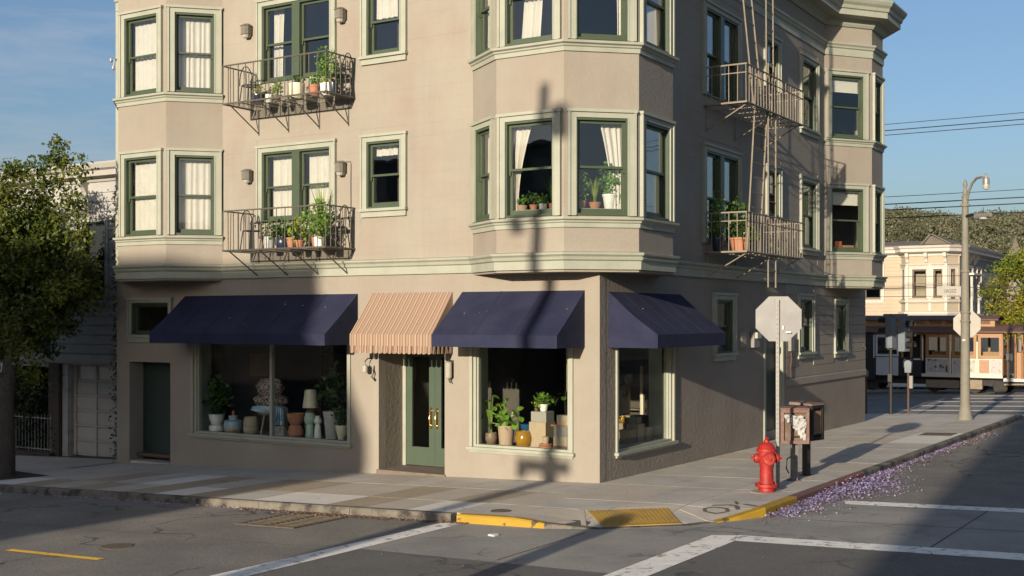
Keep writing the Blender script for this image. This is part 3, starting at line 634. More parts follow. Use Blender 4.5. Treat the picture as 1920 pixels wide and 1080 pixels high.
# ------------------------------------------------------------------ windows
def window(F, u0, u1, z0, z1, cas=.125, top=.12, units=1, sill=True, mull=.2, rail=.5, o=0., double=True, parent=B, sashm='sash', trimm='trim', gl='glass', light=False):
    """window casing > frame, sashes, panes, sill"""
    b = MB(); t = .045; e = .0
    b.fbox(F, u0 - cas, u0, o, o + t, z0 - .005, z1).fbox(F, u1, u1 + cas, o, o + t, z0 - .005, z1).fbox(F, u0 - cas, u1 + cas, o, o + t, z1, z1 + top)
    b.fbox(F, u0 - cas - .012, u0 - cas + .03, o, o + t + .022, z0 - .005, z1 + top - .03).fbox(F, u1 + cas - .03, u1 + cas + .012, o, o + t + .022, z0 - .005, z1 + top - .03)
    b.fbox(F, u0 - cas - .03, u1 + cas + .03, o, o + t + .035, z1 + top - .03, z1 + top + .02)
    b.fbox(F, u0 - .012, u0 + .012, o - .02, o + t + .008, z0, z1 - .003).fbox(F, u1 - .012, u1 + .012, o - .02, o + t + .008, z0, z1 - .003)
    w = b.build("window", trimm, parent)
    if sill:
        MB().fbox(F, u0 - cas - .03, u1 + cas + .03, o - .02, o + .10, z0 - .055, z0 - .002).fbox(F, u0 - cas, u1 + cas, o, o + .05, z0 - .16, z0 - .055).build("sill", trimm, w)
    fr = MB(); k = .04
    fr.fbox(F, u0 + .012, u0 + k, o - .13, o + .025, z0, z1).fbox(F, u1 - k, u1 - .012, o - .13, o + .025, z0, z1).fbox(F, u0 + k, u1 - k, o - .13, o + .025, z1 - k, z1 - .001).fbox(F, u0 + k, u1 - k, o - .13, o + .03, z0, z0 + .035)
    wu = (u1 - u0 - 2 * k - (units - 1) * mull) / units
    for i in range(units - 1):
        a = u0 + k + wu * (i + 1) + mull * i; fr.fbox(F, a, a + mull, o - .13, o + .03, z0 + .035, z1 - k)
    fr.build("frame", sashm, w)
    zb, zt = z0 + .035, z1 - k; zm = zb + (zt - zb) * rail
    for i in range(units):
        a = u0 + k + (wu + mull) * i; c = a + wu; st = .048
        for nm, za, zc, oo, bot, tp in ((("upper_sash", zm - .02, zt, -.045, .04, .05), ("lower_sash", zb, zm + .02, -.085, .085, .04)) if double else (("sash", zb, zt, -.06, .06, .05),)):
            s = MB(); oa, ob = o + oo - .036, o + oo
            s.fbox(F, a, a + st, oa, ob, za, zc).fbox(F, c - st, c, oa, ob, za, zc).fbox(F, a + st, c - st, oa, ob, za, za + bot).fbox(F, a + st, c - st, oa, ob, zc - tp, zc)
            if nm == "upper_sash": s.fbox(F, a, a + .03, oa, ob, za - .07, za).fbox(F, c - .03, c, oa, ob, za - .07, za)
            so = s.build('sash', sashm, w)
            MB().fbox(F, a + st - .006, c - st + .006, oa + .014, oa + .020, za + bot - .006, zc - tp + .006).build("pane", gl, w)
    return w
def win2(F, ops, **k):
    for q in ops: window(F, *q, **k)
for F, ops in bays:
    win2(F, ops, sill=False, cas=.105 if F in (FA, FR2) else .125)
win2(Ffront, op_f[:2], units=2, sill=False, mull=.20); win2(Ffront, op_f[2:])
win2(Fside, op_s[:2], units=2, sill=False, mull=.2); win2(Fside, op_s[2:4], cas=.13, sill=False); win2(Fside, op_s[4:])
win2(Fside, [op_gs[1]] + op_gs[3:], cas=.13)
window(Ffront, *op_g[1], cas=.085, top=.085, double=False)
# shop windows
def shopwin(F, u0, u1, z0, z1, mulls=(), dep=.09):
    b = MB(); b.fbox(F, u0 - .06, u0, 0, .035, z0, z1).fbox(F, u1, u1 + .06, 0, .035, z0, z1).fbox(F, u0 - .06, u1 + .06, 0, .035, z1, z1 + .06)
    w = b.build("shop_window", 'trim', B)
    MB().fbox(F, u0 - .10, u1 + .10, -.01, .08, z0 - .055, z0 - .002).fbox(F, u0 - .06, u1 + .06, 0, .035, z0 - .10, z0 - .055).build("sill", 'trim', w)
    f = MB(); f.fbox(F, u0, u0 + .055, -dep - .07, -.012, z0, z1).fbox(F, u1 - .055, u1, -dep - .07, -.012, z0, z1).fbox(F, u0 + .055, u1 - .055, -dep - .07, -.012, z0, z0 + .04).fbox(F, u0 + .055, u1 - .055, -dep - .07, -.012, z1 - .05, z1)
    f.fbox(F, u0 + .055, u0 + .085, -dep - .05, -.05, z0 + .04, z1 - .05).fbox(F, u1 - .085, u1 - .055, -dep - .05, -.05, z0 + .04, z1 - .05)
    for m in mulls: f.fbox(F, m - .028, m + .028, -dep - .05, -.05, z0 + .04, z1 - .05)
    f.build("frame", 'trim', w)
    xs = [u0 + .085] + [x for m in mulls for x in (m - .028, m + .028)] + [u1 - .085]
    for i in range(0, len(xs), 2): MB().fbox(F, xs[i] - .005, xs[i + 1] + .005, -dep - .006, -dep, z0 + .035, z1 - .045).build("pane", 'shopglass', w)
    # reveal lining and display ledge inside
    MB().fbox(F, u0 - .02, u0, -.5, -dep - .075, z0, z1).fbox(F, u1, u1 + .02, -.5, -dep - .075, z0, z1).build("reveal_board", 'trim', w)
    MB().fbox(F, u0 - .25, u1 + .25 if F is Ffront and u1 < 11 else u1 + (.2 if F is Ffront else 1.6), -1.5 if F is Fside else -1.0, -.225, z0 - .06, z0 + .001).build("display_ledge", 'trim', w)
    return w
shopwin(Ffront, *op_g[0], mulls=(4.52,)); shopwin(Ffront, *op_g[4]); shopwin(Fside, *op_gs[0])
# side door recess (front, left) and entrance
def recess(F, u0, u1, dep, ztop, m, zb):
    MB().fbox(F, u0 - .12, u0 - .001, -dep - .1, -.221, -2, ztop).fbox(F, u1 + .001, u1 + .12, -dep - .1, -.221, -2, ztop).build("recess_wall", m, B)
    MB().fbox(F, u0 - .12, u1 + .12, -dep - .1, -.221, ztop + .001, ztop + .12).build("recess_ceiling", m, B)
recess(Ffront, .41, 1.69, .42, 1.83, 'stucco', -.4)
d = MB().fbox(Ffront, .42, 1.68, -.47, -.41, -.33, 1.825).build("door", 'darkgreen', B)
MB().fbox(Ffront, .41, .455, -.41, -.385, -.33, 1.82).fbox(Ffront, 1.645, 1.69, -.41, -.385, -.33, 1.82).build("door_frame", 'darkgreen', d)
MB().fbox(Ffront, 1.52, 1.56, -.41, -.37, .60, .72).build("handle", 'darkiron', d)
MB().fbox(Ffront, .40, 1.70, -.6, -.02, -.8, -.335).build("door_step", 'concrete', B)
recess(Ffront, 7.31, 8.83, .78, 2.75, 'stucco_rough', -.16)
MB().fbox(Ffront, 7.28, 8.86, -.95, .035, -.8, -.075).build("door_step", 'doorstep', B)
ew = MB().fbox(Ffront, 7.31, 7.385, -.84, -.75, -.07, 2.75).fbox(Ffront, 8.755, 8.83, -.84, -.75, -.07, 2.75).fbox(Ffront, 7.385, 8.755, -.84, -.75, 2.2, 2.75).build("entrance_frame", 'trim', B)
for (a, c, hx) in ((7.387, 8.068, 7.985), (8.072, 8.753, 8.125)):
    d = MB(); oa, ob = -.815, -.77; z0, z1 = -.055, 2.195
    d.fbox(Ffront, a, a + .14, oa, ob, z0, z1).fbox(Ffront, c - .14, c, oa, ob, z0, z1).fbox(Ffront, a + .14, c - .14, oa, ob, z0, .30).fbox(Ffront, a + .14, c - .14, oa, ob, z1 - .16, z1)
    d = d.build("door", 'doorgreen', B)
    MB().fbox(Ffront, a + .135, c - .135, -.797, -.791, .295, z1 - .155).build("pane", 'shopglass', d)
    h = MB().tube([Ffront.P(hx, -.77, .72), Ffront.P(hx, -.71, .74), Ffront.P(hx, -.70, .86), Ffront.P(hx, -.71, .99), Ffront.P(hx, -.77, 1.01)], .011, 8)
    h.fbox(Ffront, hx - .022, hx + .022, -.769, -.762, .66, 1.07).build("handle", 'brass', d)
# side street door
sd = MB().fbox(Fside, 7.97, 9.30, -.20, -.15, -.2, 2.70).build("door", 'darkgreen', B)
MB().fbox(Fside, 7.97, 8.06, -.15, .03, -.2, 2.75).fbox(Fside, 9.21, 9.30, -.15, .03, -.2, 2.75).fbox(Fside, 7.9, 9.37, .001, .04, 2.75, 2.87).build("door_frame", 'trim', sd)
MB().fbox(Fside, 8.1, 9.17, -.148, -.12, -.05, .18).build("kick_plate", 'greybox', sd)
MB().tube([Fside.P(9.05, -.15, .98), Fside.P(9.05, -.09, .98)], .03, 8).build("handle", 'brass', sd)
MB().box(0, 7.85, -.5, .12, 9.4, -.02).build("door_step", 'concrete', B)
# a small drip edge at the left corner
MB().box(-12.03, -.012, 3.9, -11.85, .05, 10.3).build("corner_board", 'trim', B)

# ------------------------------------------------------------------ awnings
def awning(name, label, F, u0, u1, p, zt, zf, zb, m, seams=0, fringe=False, group="awnings over the shopfront"):
    t = thing(name, label, "awning", F.P((u0 + u1) / 2, 0, zb), group)
    th = .012
    b = MB(); n = 10
    # sloping canvas with a slight sag, as a thin solid
    for k in range(n):
        f0, f1 = k / n, (k + 1) / n
        sag = lambda f: -.018 * math.sin(math.pi * f)
        o0, o1 = .003 + p * f0, .003 + p * f1; z0, z1 = zt + (zf - zt) * f0 + sag(f0), zt + (zf - zt) * f1 + sag(f1)
        b.hexa([F.P(u0, o0, z0 - th), F.P(u1, o0, z0 - th), F.P(u1, o1, z1 - th), F.P(u0, o1, z1 - th), F.P(u0, o0, z0), F.P(u1, o0, z0), F.P(u1, o1, z1), F.P(u0, o1, z1)])
    b.build("canvas_top", m, t)
    MB().fbox(F, u0, u1, p - th, p + .004, zb, zf - .002).build("valance", m, t)
    for u, s in ((u0, 1), (u1, -1)):
        a, c = (u, u + th) if s > 0 else (u - th, u)
        A = [F.P(a, .004, zt - .02), F.P(a, p - .014, zf - .004), F.P(a, p - .014, zb + .002), F.P(a, .004, zb + .002)]
        C = [F.P(c, .004, zt - .02), F.P(c, p - .014, zf - .004), F.P(c, p - .014, zb + .002), F.P(c, .004, zb + .002)]
        if not fringe: MB().hull(A, C).build("side_panel", m, t)
        else: MB().hull(A, C).build("side_panel", m, t)
    MB().tube([F.P(u0 + .03, .02, zt - .04), F.P(u1 - .03, .02, zt - .04)], .014).tube([F.P(u0 + .03, p - .04, zf - .04), F.P(u1 - .03, p - .04, zf - .04)], .014).tube([F.P(u0 + .03, .02, zb + .03), F.P(u0 + .03, p - .04, zb + .03)], .014).tube([F.P(u1 - .03, .02, zb + .03), F.P(u1 - .03, p - .04, zb + .03)], .014).build("awning_frame", 'galv', t)
    for i in range(seams):
        u = u0 + (u1 - u0) * (i + 1) / (seams + 1); q = MB()
        for k in range(n):
            f0, f1 = k / n, (k + 1) / n
            o0, o1 = .006 + p * f0, .006 + p * f1; z0, z1 = zt + (zf - zt) * f0 - .018 * math.sin(math.pi * f0), zt + (zf - zt) * f1 - .018 * math.sin(math.pi * f1)
            q.hexa([F.P(u - .012, o0, z0), F.P(u + .012, o0, z0), F.P(u + .012, o1, z1), F.P(u - .012, o1, z1), F.P(u - .012, o0, z0 + .004), F.P(u + .012, o0, z0 + .004), F.P(u + .012, o1, z1 + .004), F.P(u - .012, o1, z1 + .004)])
        q.build("seam", m, t)
    if fringe:
        w = .107; k = 0
        def scal(FF, a, c, off, zz):
            q = MB(); st = 6; vs = []; fs = []
            for i in range(st + 1):
                f = i / st; u = a + (c - a) * f; o = off + .028 * math.sin(f * math.pi) + random.uniform(-.003, .003)
                drop_ = .125 + .02 * math.sin(f * math.pi)
                for (oo, z) in ((o - .004, zz), (o + .004, zz), (o + .004 + .01 * math.sin(f * 9), zz - drop_), (o - .004 + .01 * math.sin(f * 9), zz - drop_)): vs.append(FF.P(u, oo, z))
            for i in range(st):
                for j in range(4): fs.append((i * 4 + j, (i + 1) * 4 + j, (i + 1) * 4 + (j + 1) % 4, i * 4 + (j + 1) % 4))
            fs += [(0, 1, 2, 3), (st * 4 + 3, st * 4 + 2, st * 4 + 1, st * 4)]
            q.add(vs, fs).build("fringe_scallop", m, t)
        n_ = int((u1 - u0) / w); w = (u1 - u0) / n_
        for i in range(n_): scal(F, u0 + i * w + .004, u0 + (i + 1) * w - .004, p - .012, zb + .004)
        Fs = Facet(F.P(u1 - .012, p - .02, 0)[:2], F.P(u1 - .012, 0, 0)[:2]); n2 = int(Fs.L / .107)
        for i in range(n2): scal(Fs, i * Fs.L / n2 + .004, (i + 1) * Fs.L / n2 - .004, -.012, zb + .004)
    return t
U = lambda x: x + 12.01
aw1 = awning("shop_awning", "long navy canvas awning over the wide shop window, mostly in shade", Ffront, U(-9.87), U(-5.20), .97, 3.25, 2.49, 2.28, 'navy', 5)
aw2 = awning("striped_awning", "tan and brown striped canvas awning with scalloped fringe over the shop entrance", Ffront, U(-4.86), U(-3.0), .66, 3.26, 2.49, 2.28, 'stripe', 0, True)
aw3 = awning("shop_awning", "navy canvas awning beside the striped one, crossed by a pole shadow", Ffront, U(-2.79), U(-.28), .96, 3.26, 2.50, 2.29, 'navy', 2)
aw4 = awning("shop_awning", "navy canvas awning on the side street wall round the corner", Fside, .33, 3.36, .92, 3.24, 2.51, 2.28, 'navy', 5)
for t, F, p, ua, ub, n in ((aw1, Ffront, .97, U(-9.3), U(-5.4), 6), (aw3, Ffront, .96, U(-2.6), U(-.4), 9), (aw4, Fside, .92, .7, 3.0, 2)):
    q = MB()
    for i in range(n):
        u = random.uniform(ua, ub); f = random.uniform(.1, .85); z = 3.25 - .76 * f - .018 * math.sin(math.pi * f); r = random.uniform(.006, .014)
        q.lathe(F.P(u, .003 + p * f, z), [(r * .4, -.01), (r, .0), (r * .6, .008)], 6)
    q.build("droppings", 'speck', t)

# ------------------------------------------------------------------ wall lamps
def sconce(label, x, y, z, s=1.0):
    t = thing("wall_lamp", label, "wall lamp", (x, y, z), "weathered wall lamps on the upper front wall")
    MB().box(x - .07 * s, y - .03, z - .10 * s, x + .07 * s, y + .01, z + .10 * s).build("back_plate", 'lamp', t)
    b = MB(); A = [(-.10, .0), (-.10, -.10), (-.055, -.15), (.055, -.15), (.10, -.10), (.10, .0)]
    b.hull([(x + q[0] * s, y - .03 + q[1] * s, z - .08 * s) for q in A], [(x + q[0] * s, y - .03 + q[1] * s, z + .09 * s) for q in A])
    b.hull([(x + q[0] * s * 1.12, y - .03 + q[1] * s * 1.1, z + .09 * s) for q in A], [(x + q[0] * s * .6, y - .03 + q[1] * s * .6, z + .14 * s) for q in A])
    b.build("lamp_shade", 'lamp', t)
    MB().hull([(x + q[0] * s * .6, y - .03 + q[1] * s * .7, z - .14 * s) for q in A], [(x + q[0] * s * .85, y - .03 + q[1] * s * .85, z - .08 * s) for q in A]).build("diffuser", 'lampglass', t)
    return t
yw = -.012
sconce("weathered wall lamp left of the top floor balcony window", -8.02, yw, 8.62); sconce("weathered wall lamp right of the top floor balcony window", -5.56, yw, 8.62)
sconce("weathered wall lamp left of the lower balcony window", -8.0, yw, 5.67)
lr = sconce("weathered wall lamp with a conduit loop right of the lower balcony window", -5.56, yw, 5.67)
MB().tube([(-5.5, -.03, 5.80), (-5.38, -.03, 5.80), (-5.36, -.03, 5.74), (-5.36, -.03, 4.9)], .010, 5).build("conduit", 'siding', lr)
e1 = thing("entrance_lantern", "small white lantern on a curled iron bracket left of the shop entrance", "lantern", (-4.83, -.005, 1.8), "lanterns beside the shop entrance")
MB().tube([(-4.87, -.0, 2.02), (-4.87, -.12, 2.02), (-4.90, -.16, 1.97), (-4.90, -.16, 1.90)], .012, 6).tube([(-4.80, -.0, 1.88), (-4.80, -.03, 1.80), (-4.77, -.06, 1.74), (-4.80, -.09, 1.68), (-4.76, -.06, 1.62), (-4.77, -.03, 1.60)], .014, 6).build("bracket", 'darkiron', e1)
MB().lathe((-4.90, -.16, 1.75), [(.02, 0), (.05, .01), (.058, .06), (.058, .13), (.03, .15), (.012, .17)], 10).build("lantern_glass", 'lampglass', e1, True)
e2 = thing("entrance_lantern", "tall cylindrical white lantern right of the shop entrance", "lantern", (-3.03, -.005, 1.8), "lanterns beside the shop entrance")
MB().box(-3.08, -.02, 1.70, -2.98, .005, 2.02).tube([(-3.03, -.02, 2.0), (-3.03, -.09, 2.02)], .012).tube([(-3.03, -.09, 1.70), (-3.02, -.09, 1.66), (-3.0, -.07, 1.61)], .013).build("bracket", 'darkiron', e2)
MB().lathe((-3.03, -.09, 1.70), [(.02, -.02), (.05, .0), (.062, .02), (.062, .27), (.066, .28), (.03, .30)], 14).build("lantern_glass", 'lampglass', e2, True)

# ------------------------------------------------------------------ iron balconies
def balcony_parts(t, F, u0, u1, p, z, zr, matn, nb, ns, brk, mid=False, wall_o=.0):
    r = .012
    b = MB()
    for (za, rr) in (((z, .02), (zr, .016)) if not mid else ((z, .02), (zr, .016), (zr - .17, .011))):
        b.tube([F.P(u0, wall_o, za), F.P(u0, p, za), F.P(u1, p, za), F.P(u1, wall_o, za)], rr, 6)
    b.build("rail", matn, t)
    me = None
    def bal(u, o):
        nonlocal me
        if me is None:
            q = MB().tube([(0, 0, 0), (0, 0, zr - z)], .0095, 5); me = bpy.data.meshes.new("baluster"); me.from_pydata(q.v, [], q.f); me.materials.append(M[matn])
        ob = bpy.data.objects.new("baluster", me); COL.objects.link(ob); ob.parent = t; ob.location = Vector(F.P(u, o, z)) - ORG[t.name]; ob.rotation_euler = (R(random.uniform(-.5, .5)), R(random.uniform(-.5, .5)), 0)
    for i in range(nb + 1): bal(u0 + (u1 - u0) * i / nb, p)
    for i in range(1, ns): bal(u0, p * i / ns); bal(u1, p * i / ns)
    n = 11
    for i in range(n):
        o = .03 + (p - .06) * i / (n - 1)
        piece("floor_slat", matn, t, F, u0 + .01, u1 - .01, o - .012, o + .012, z - .009, z - .005)
    for i in range(7):
        u = u0 + .06 + (u1 - u0 - .12) * i / 6; piece("cross_bar", matn, t, F, u - .012, u + .012, .0, p, z - .022, z - .0095)
    for u in brk:
        MB().tube([F.P(u, p - .03, z - .02), F.P(u, .03, z - .48)], .013, 6).tube([F.P(u, .02, z - .02), F.P(u, .02, z - .52)], .010, 5).build("bracket", matn, t)
for (za, zr, lab) in ((4.11, 4.89, "iron balcony with dense potted plants below the first floor double window"), (7.00, 7.75, "top floor iron balcony with potted plants, its grating casting a slatted shadow")):
    t = thing("iron_balcony", lab, "balcony", (-6.58, -.0, za), "iron balconies on the front wall")
    balcony_parts(t, Ffront, U(-7.9), U(-5.27), .86, za, zr, 'iron', 13, 6, [U(-7.75), U(-6.95), U(-6.15), U(-5.42)])
    # curled brace at each wall end
    for x in (-7.85, -5.32):
        s = 1 if x < -6 else -1
        MB().tube([(x, -.02, zr - .02), (x + s * .0, -.10, zr - .08), (x, -.16, zr - .2), (x, -.08, zr - .26), (x, -.01, zr - .22)], .012, 6).build("scroll", 'iron', t)
fe = thing("fire_escape", "tan painted iron fire escape with two railed landings and ladders on the side street wall", "fire escape", (.4, 6.1, 4.1))
balcony_parts(fe, Fside, 4.5, 7.95, .90, 4.10, 4.88, 'iron_tan', 21, 5, [4.62, 6.2, 7.8], True)
balcony_parts(fe, Fside, 4.5, 8.0, .90, 7.05, 7.80, 'iron_tan', 21, 5, [4.62, 6.2, 7.8], True)
def ladder(p0, p1, off, n, r=.018, rr=.010, top=None):
    off = Vector(off); p0 = Vector(p0); p1 = Vector(p1)
    for s in (-.5, .5): MB().tube([p0 + off * s, p1 + off * s], r, 6).build("ladder_rail", 'iron_tan', fe)
    for i in range(1, n): q = p0 + (p1 - p0) * i / n; MB().tube([q - off * .5, q + off * .5], rr, 5).build("rung", 'iron_tan', fe)
ladder((.78, 5.22, 4.12), (.80, 5.72, 7.75), (.0, .72, 0), 12)     # stair ladder between the landings
ladder((.86, 6.10, 3.42), (.86, 6.10, 8.05), (.0, .46, 0), 13, .017)  # drop ladder held up on the outer rail
ladder((.74, 5.62, 7.05), (.62, 4.75, 11.2), (.0, .50, 0), 12)     # ladder up to the roof
ladder((.80, 6.15, 7.05), (.78, 6.15, 11.3), (.0, .42, 0), 12, .016)
MB().tube([(.62, 4.5, 11.1), (.5, 4.5, 11.4), (.1, 4.5, 11.5), (-.3, 4.5, 11.2)], .018, 6).build("gooseneck", 'iron_tan', fe)

# ------------------------------------------------------------------ curtains and blinds
def curtain(label, F, u0, u1, z0, z1, o=-.20, waves=9, amp=.018, side=0, taper=0., m='curtain', lean=0.):
    n = waves * 6; rows_ = 8; vs = []; fs = []
    for j in range(rows_ + 1):
        f = j / rows_; z = z1 + (z0 - z1) * f
        a, c = u0, u1
        w = (u1 - u0) * (1 - taper * math.sin(min(1, f * 1.15) * math.pi / 2))
        if side < 0: c = u0 + w
        elif side > 0: a = u1 - w
        for i in range(n + 1):
            g = i / n; ph = g * waves * 2 * math.pi
            vs.append(F.P(a + (c - a) * g + .006 * math.sin(ph * .5 + f * 2) + lean * f, o + amp * math.sin(ph + .5 * math.sin(ph * .37 + f * 1.3)) * (.8 + .4 * f), z))
    for j in range(rows_):
        for i in range(n): k = j * (n + 1) + i; fs.append((k, k + 1, k + n + 2, k + n + 1))
    b = MB(); b.add(vs, fs); o_ = b.build("curtain", m, smooth=True); tag(o_, label, "curtain", "cloth curtains hanging behind the windows"); return o_
for (F, a, c, wh) in ((Fl1, .27, 1.18, "front pane"), (Fl2, .20, .93, "angled pane")):
    curtain(f"plain white curtain closed behind the first floor {wh} of the far end bay", F, a, c, 4.52, 6.11, waves=6, amp=.010)
    curtain(f"gathered white curtain closed behind the top floor {wh} of the far end bay", F, a, c, 7.45, 9.05, waves=7, amp=.012)
for k, (a, c) in enumerate(((4.42, 5.14), (5.38, 6.1))):
    curtain(f"cream gathered curtain behind the {'first' if k == 0 else 'second'} sash of the lower balcony window", Ffront, a, c, 4.74, 6.1, o=-.24, waves=8)
curtain("cream curtain drawn to one edge of the top floor balcony window", Ffront, 4.44, 4.72, 7.53, 9.05, o=-.24, waves=4, side=-1, taper=.2)
curtain("narrow cream curtain at the mullion of the top floor balcony window", Ffront, 5.02, 5.14, 7.53, 8.3, o=-.24, waves=2)
for z0, z1, fl in ((4.52, 6.11, "first"), (7.45, 9.05, "top")):
    curtain(f"sheer cream curtain in the narrow angled pane of the corner bay, {fl} floor", FA, .22, .86, z0, z1, waves=6)
curtain("cream drape tied back beside green pot plants in the corner bay front window", FB, .20, .60, 4.52, 6.11, o=-.2, waves=4, side=-1, taper=.72)
curtain("cream drape hanging by the angled window of the corner bay above a white bucket pot", FC, .66, 1.10, 4.52, 6.11, o=-.2, waves=4, side=1, taper=.45)
curtain("pale drape swept aside in the top floor front window of the corner bay", FB, .50, .86, 7.46, 9.05, o=-.2, waves=4, side=0, taper=.35, lean=-.12)
curtain("cream drape at the edge of the top floor front window of the corner bay", FB, .92, 1.12, 7.46, 9.05, o=-.25, waves=2, side=1, taper=.3)
curtain("thin cream drape beside the top floor angled window of the corner bay", FC, .92, 1.08, 7.46, 9.05, o=-.2, waves=2, side=1, taper=.3)
curtain("cream curtain in the shaded side window of the corner bay, first floor", FD, .24, 1.13, 4.52, 5.35, o=-.2, waves=7)
curtain("cream curtain edge in the shaded side window of the corner bay, top floor", FD, .24, .42, 7.46, 9.05, o=-.2, waves=2, side=-1)
curtain("white half curtain in the upper sash of the small top floor window", Ffront, 7.1, 7.8, 8.5, 9.05, o=-.2, waves=5)
curtain("white half curtain in the upper sash of the small first floor window", Ffront, 7.1, 7.8, 5.88, 6.12, o=-.2, waves=5)
for z1, fl in ((6.10, "first"), (9.03, "top")):
    o_ = MB().fbox(FR1, .26, 1.16, -.155, -.148, z1 - .36, z1).fbox(FR1, .26, 1.16, -.16, -.142, z1 - .385, z1 - .36).build("roller_blind", 'blind')
    tag(o_, f"white roller blind half drawn in the {fl} floor window of the far side bay", "blind", "roller blinds in the side bay")

# ------------------------------------------------------------------ pots and plants
def prof_pot(r, h, kind):
    if kind == 'taper': return [(r * .62, 0), (r * .70, .01), (r * .95, h * .86), (r * 1.04, h * .87), (r * 1.04, h), (r * .92, h), (r * .86, h * .9)]
    if kind == 'cyl': return [(r * .82, 0), (r * .88, .01), (r, h * .95), (r * 1.0, h), (r * .9, h), (r * .86, h * .9)]
    if kind == 'bowl': return [(r * .45, 0), (r * .7, h * .08), (r * .98, h * .5), (r * .95, h * .85), (r * .86, h), (r * .78, h), (r * .8, h * .9)]
    if kind == 'urn': return [(r * .5, 0), (r * .62, h * .04), (r * .98, h * .4), (r * .98, h * .6), (r * .8, h * .9), (r * .74, h), (r * .62, h), (r * .6, h * .9)]
    if kind == 'cone': return [(r * .30, 0), (r * .5, h * .1), (r * .8, h * .5), (r, h * .9), (r * 1.0, h), (r * .88, h), (r * .84, h * .9)]
def foliage(t, c, r, n, size, m, kind, rnd=rng):
    if kind == 'bush':
        p = rnd.normal(size=(n, 3)); p /= np.linalg.norm(p, axis=1)[:, None]; p *= (rnd.random(n) ** .45)[:, None]
        p = p * np.array(r) + np.array(c); v, f = leaf_quads(p, size, rnd, .6)
    elif kind == 'spike':
        vs = []; fs = []
        for i in range(n):
            a = rnd.random() * 6.28; h = size[0] + (size[1] - size[0]) * rnd.random(); out = r[0] * (.3 + rnd.random()); w = .012 + .012 * rnd.random()
            sx, sy = -math.sin(a) * w, math.cos(a) * w; dx, dy = math.cos(a), math.sin(a); base = len(vs)
            for k in range(4):
                f = k / 3; q = (c[0] + dx * out * f ** 1.7, c[1] + dy * out * f ** 1.7, c[2] + h * f - .10 * h * f ** 3); ww = (1 - f * .9)
                vs += [(q[0] - sx * ww, q[1] - sy * ww, q[2]), (q[0] + sx * ww, q[1] + sy * ww, q[2])]
            for k in range(3): fs.append((base + 2 * k, base + 2 * k + 1, base + 2 * k + 3, base + 2 * k + 2))
        v, f = np.array(vs), np.array(fs)
    return np_mesh("foliage", v, f, m, t, 'stuff')
def potted(label, loc, r, h, potm, kind='taper', plant='bush', ph=.3, pr=.2, n=120, lm='leaf', ls=(.05, .09), group=None, name="potted_plant"):
    t = thing(name, label, "potted plant", loc, group); x, y, z = loc
    MB().lathe(loc, prof_pot(r, h, kind), 16).build("pot", potm, t, True)
    MB().lathe((x, y, z + h * .9), [(r * .84, -.005), (r * .84, .005)], 12).build("soil", 'soil', t)
    if plant == 'bush':
        foliage(t, (x, y, z + h + ph * .5), (pr, min(pr, .3), ph * .62), int(n * (1.7 if group == gb else 1)), ls, lm, 'bush')
        st = MB()
        for k in range(4): st.tube([(x + random.uniform(-.3, .3) * r, y, z + h * .9), (x + random.uniform(-.6, .6) * pr, y + random.uniform(-.4, .4) * pr, z + h + ph * .6)], .006, 4)
        st.build("stems", 'bark', t)
    elif plant == 'spike': foliage(t, (x, y, z + h * .9), (pr, pr, ph), n, (ph * .6, ph), lm, 'spike')
    return t
gb = "potted plants on the window sills of the corner bay"
def P3(F, u, o, z): return F.P(u, o, z)
zs_ = 4.634
# shelf inside each sill
for F, nm in ((FB, "front"), (FC, "angled")):
    o_ = MB().fbox(F, .14, 1.16, -.40, -.135, 4.54, 4.632).build("plant_shelf", 'trim'); tag(o_, f"narrow shelf of pot plants inside the {nm} window of the corner bay", "shelf")
potted("low wide clay trough of small green succulents in the corner bay front window", P3(FB, .36, -.26, zs_), .10, .09, 'peach', 'cyl', 'bush', .13, .11, 60, 'leaf', (.04, .07), gb)
potted("dark leafy round plant in the corner bay front window", P3(FB, .58, -.28, zs_), .08, .09, 'terracotta', 'taper', 'bush', .20, .12, 80, 'leafdark', (.05, .08), gb)
potted("little green plant in a white square pot among the front bay window plants", P3(FB, .78, -.26, zs_), .075, .10, 'white', 'cyl', 'bush', .14, .10, 60, 'leaf', (.05, .08), gb)
potted("tall spiky aloe in a small terracotta pot in the corner bay front window", P3(FB, .93, -.28, zs_), .05, .10, 'terracotta', 'taper', 'spike', .62, .17, 16, 'leaf', (.05, .09), gb)
potted("small leafy plant in a white pot at the end of the corner bay window", P3(FB, 1.06, -.27, zs_), .065, .12, 'white', 'cyl', 'bush', .16, .09, 60, 'leaf', (.05, .08), gb)
potted("leafy basil like plant in a terracotta pot in the angled corner bay window", P3(FC, .36, -.26, zs_), .095, .13, 'terracotta', 'taper', 'bush', .52, .12, 150, 'leaf', (.05, .09), gb)
potted("upright ferny plant in a wide terracotta pot in the angled corner bay window", P3(FC, .60, -.27, zs_), .105, .11, 'terracotta', 'taper', 'spike', .50, .16, 46, 'leafyel', (.05, .09), gb)
potted("tall green plant in a white bucket in the angled corner bay window", P3(FC, .86, -.27, zs_), .125, .25, 'white', 'taper', 'bush', .52, .17, 190, 'leaf', (.06, .10), gb)
potted("tiny plant in a white cup at the end of the angled corner bay window", P3(FC, 1.02, -.24, zs_), .05, .08, 'white', 'cyl', 'bush', .2, .06, 40, 'leaf', (.05, .07), gb)
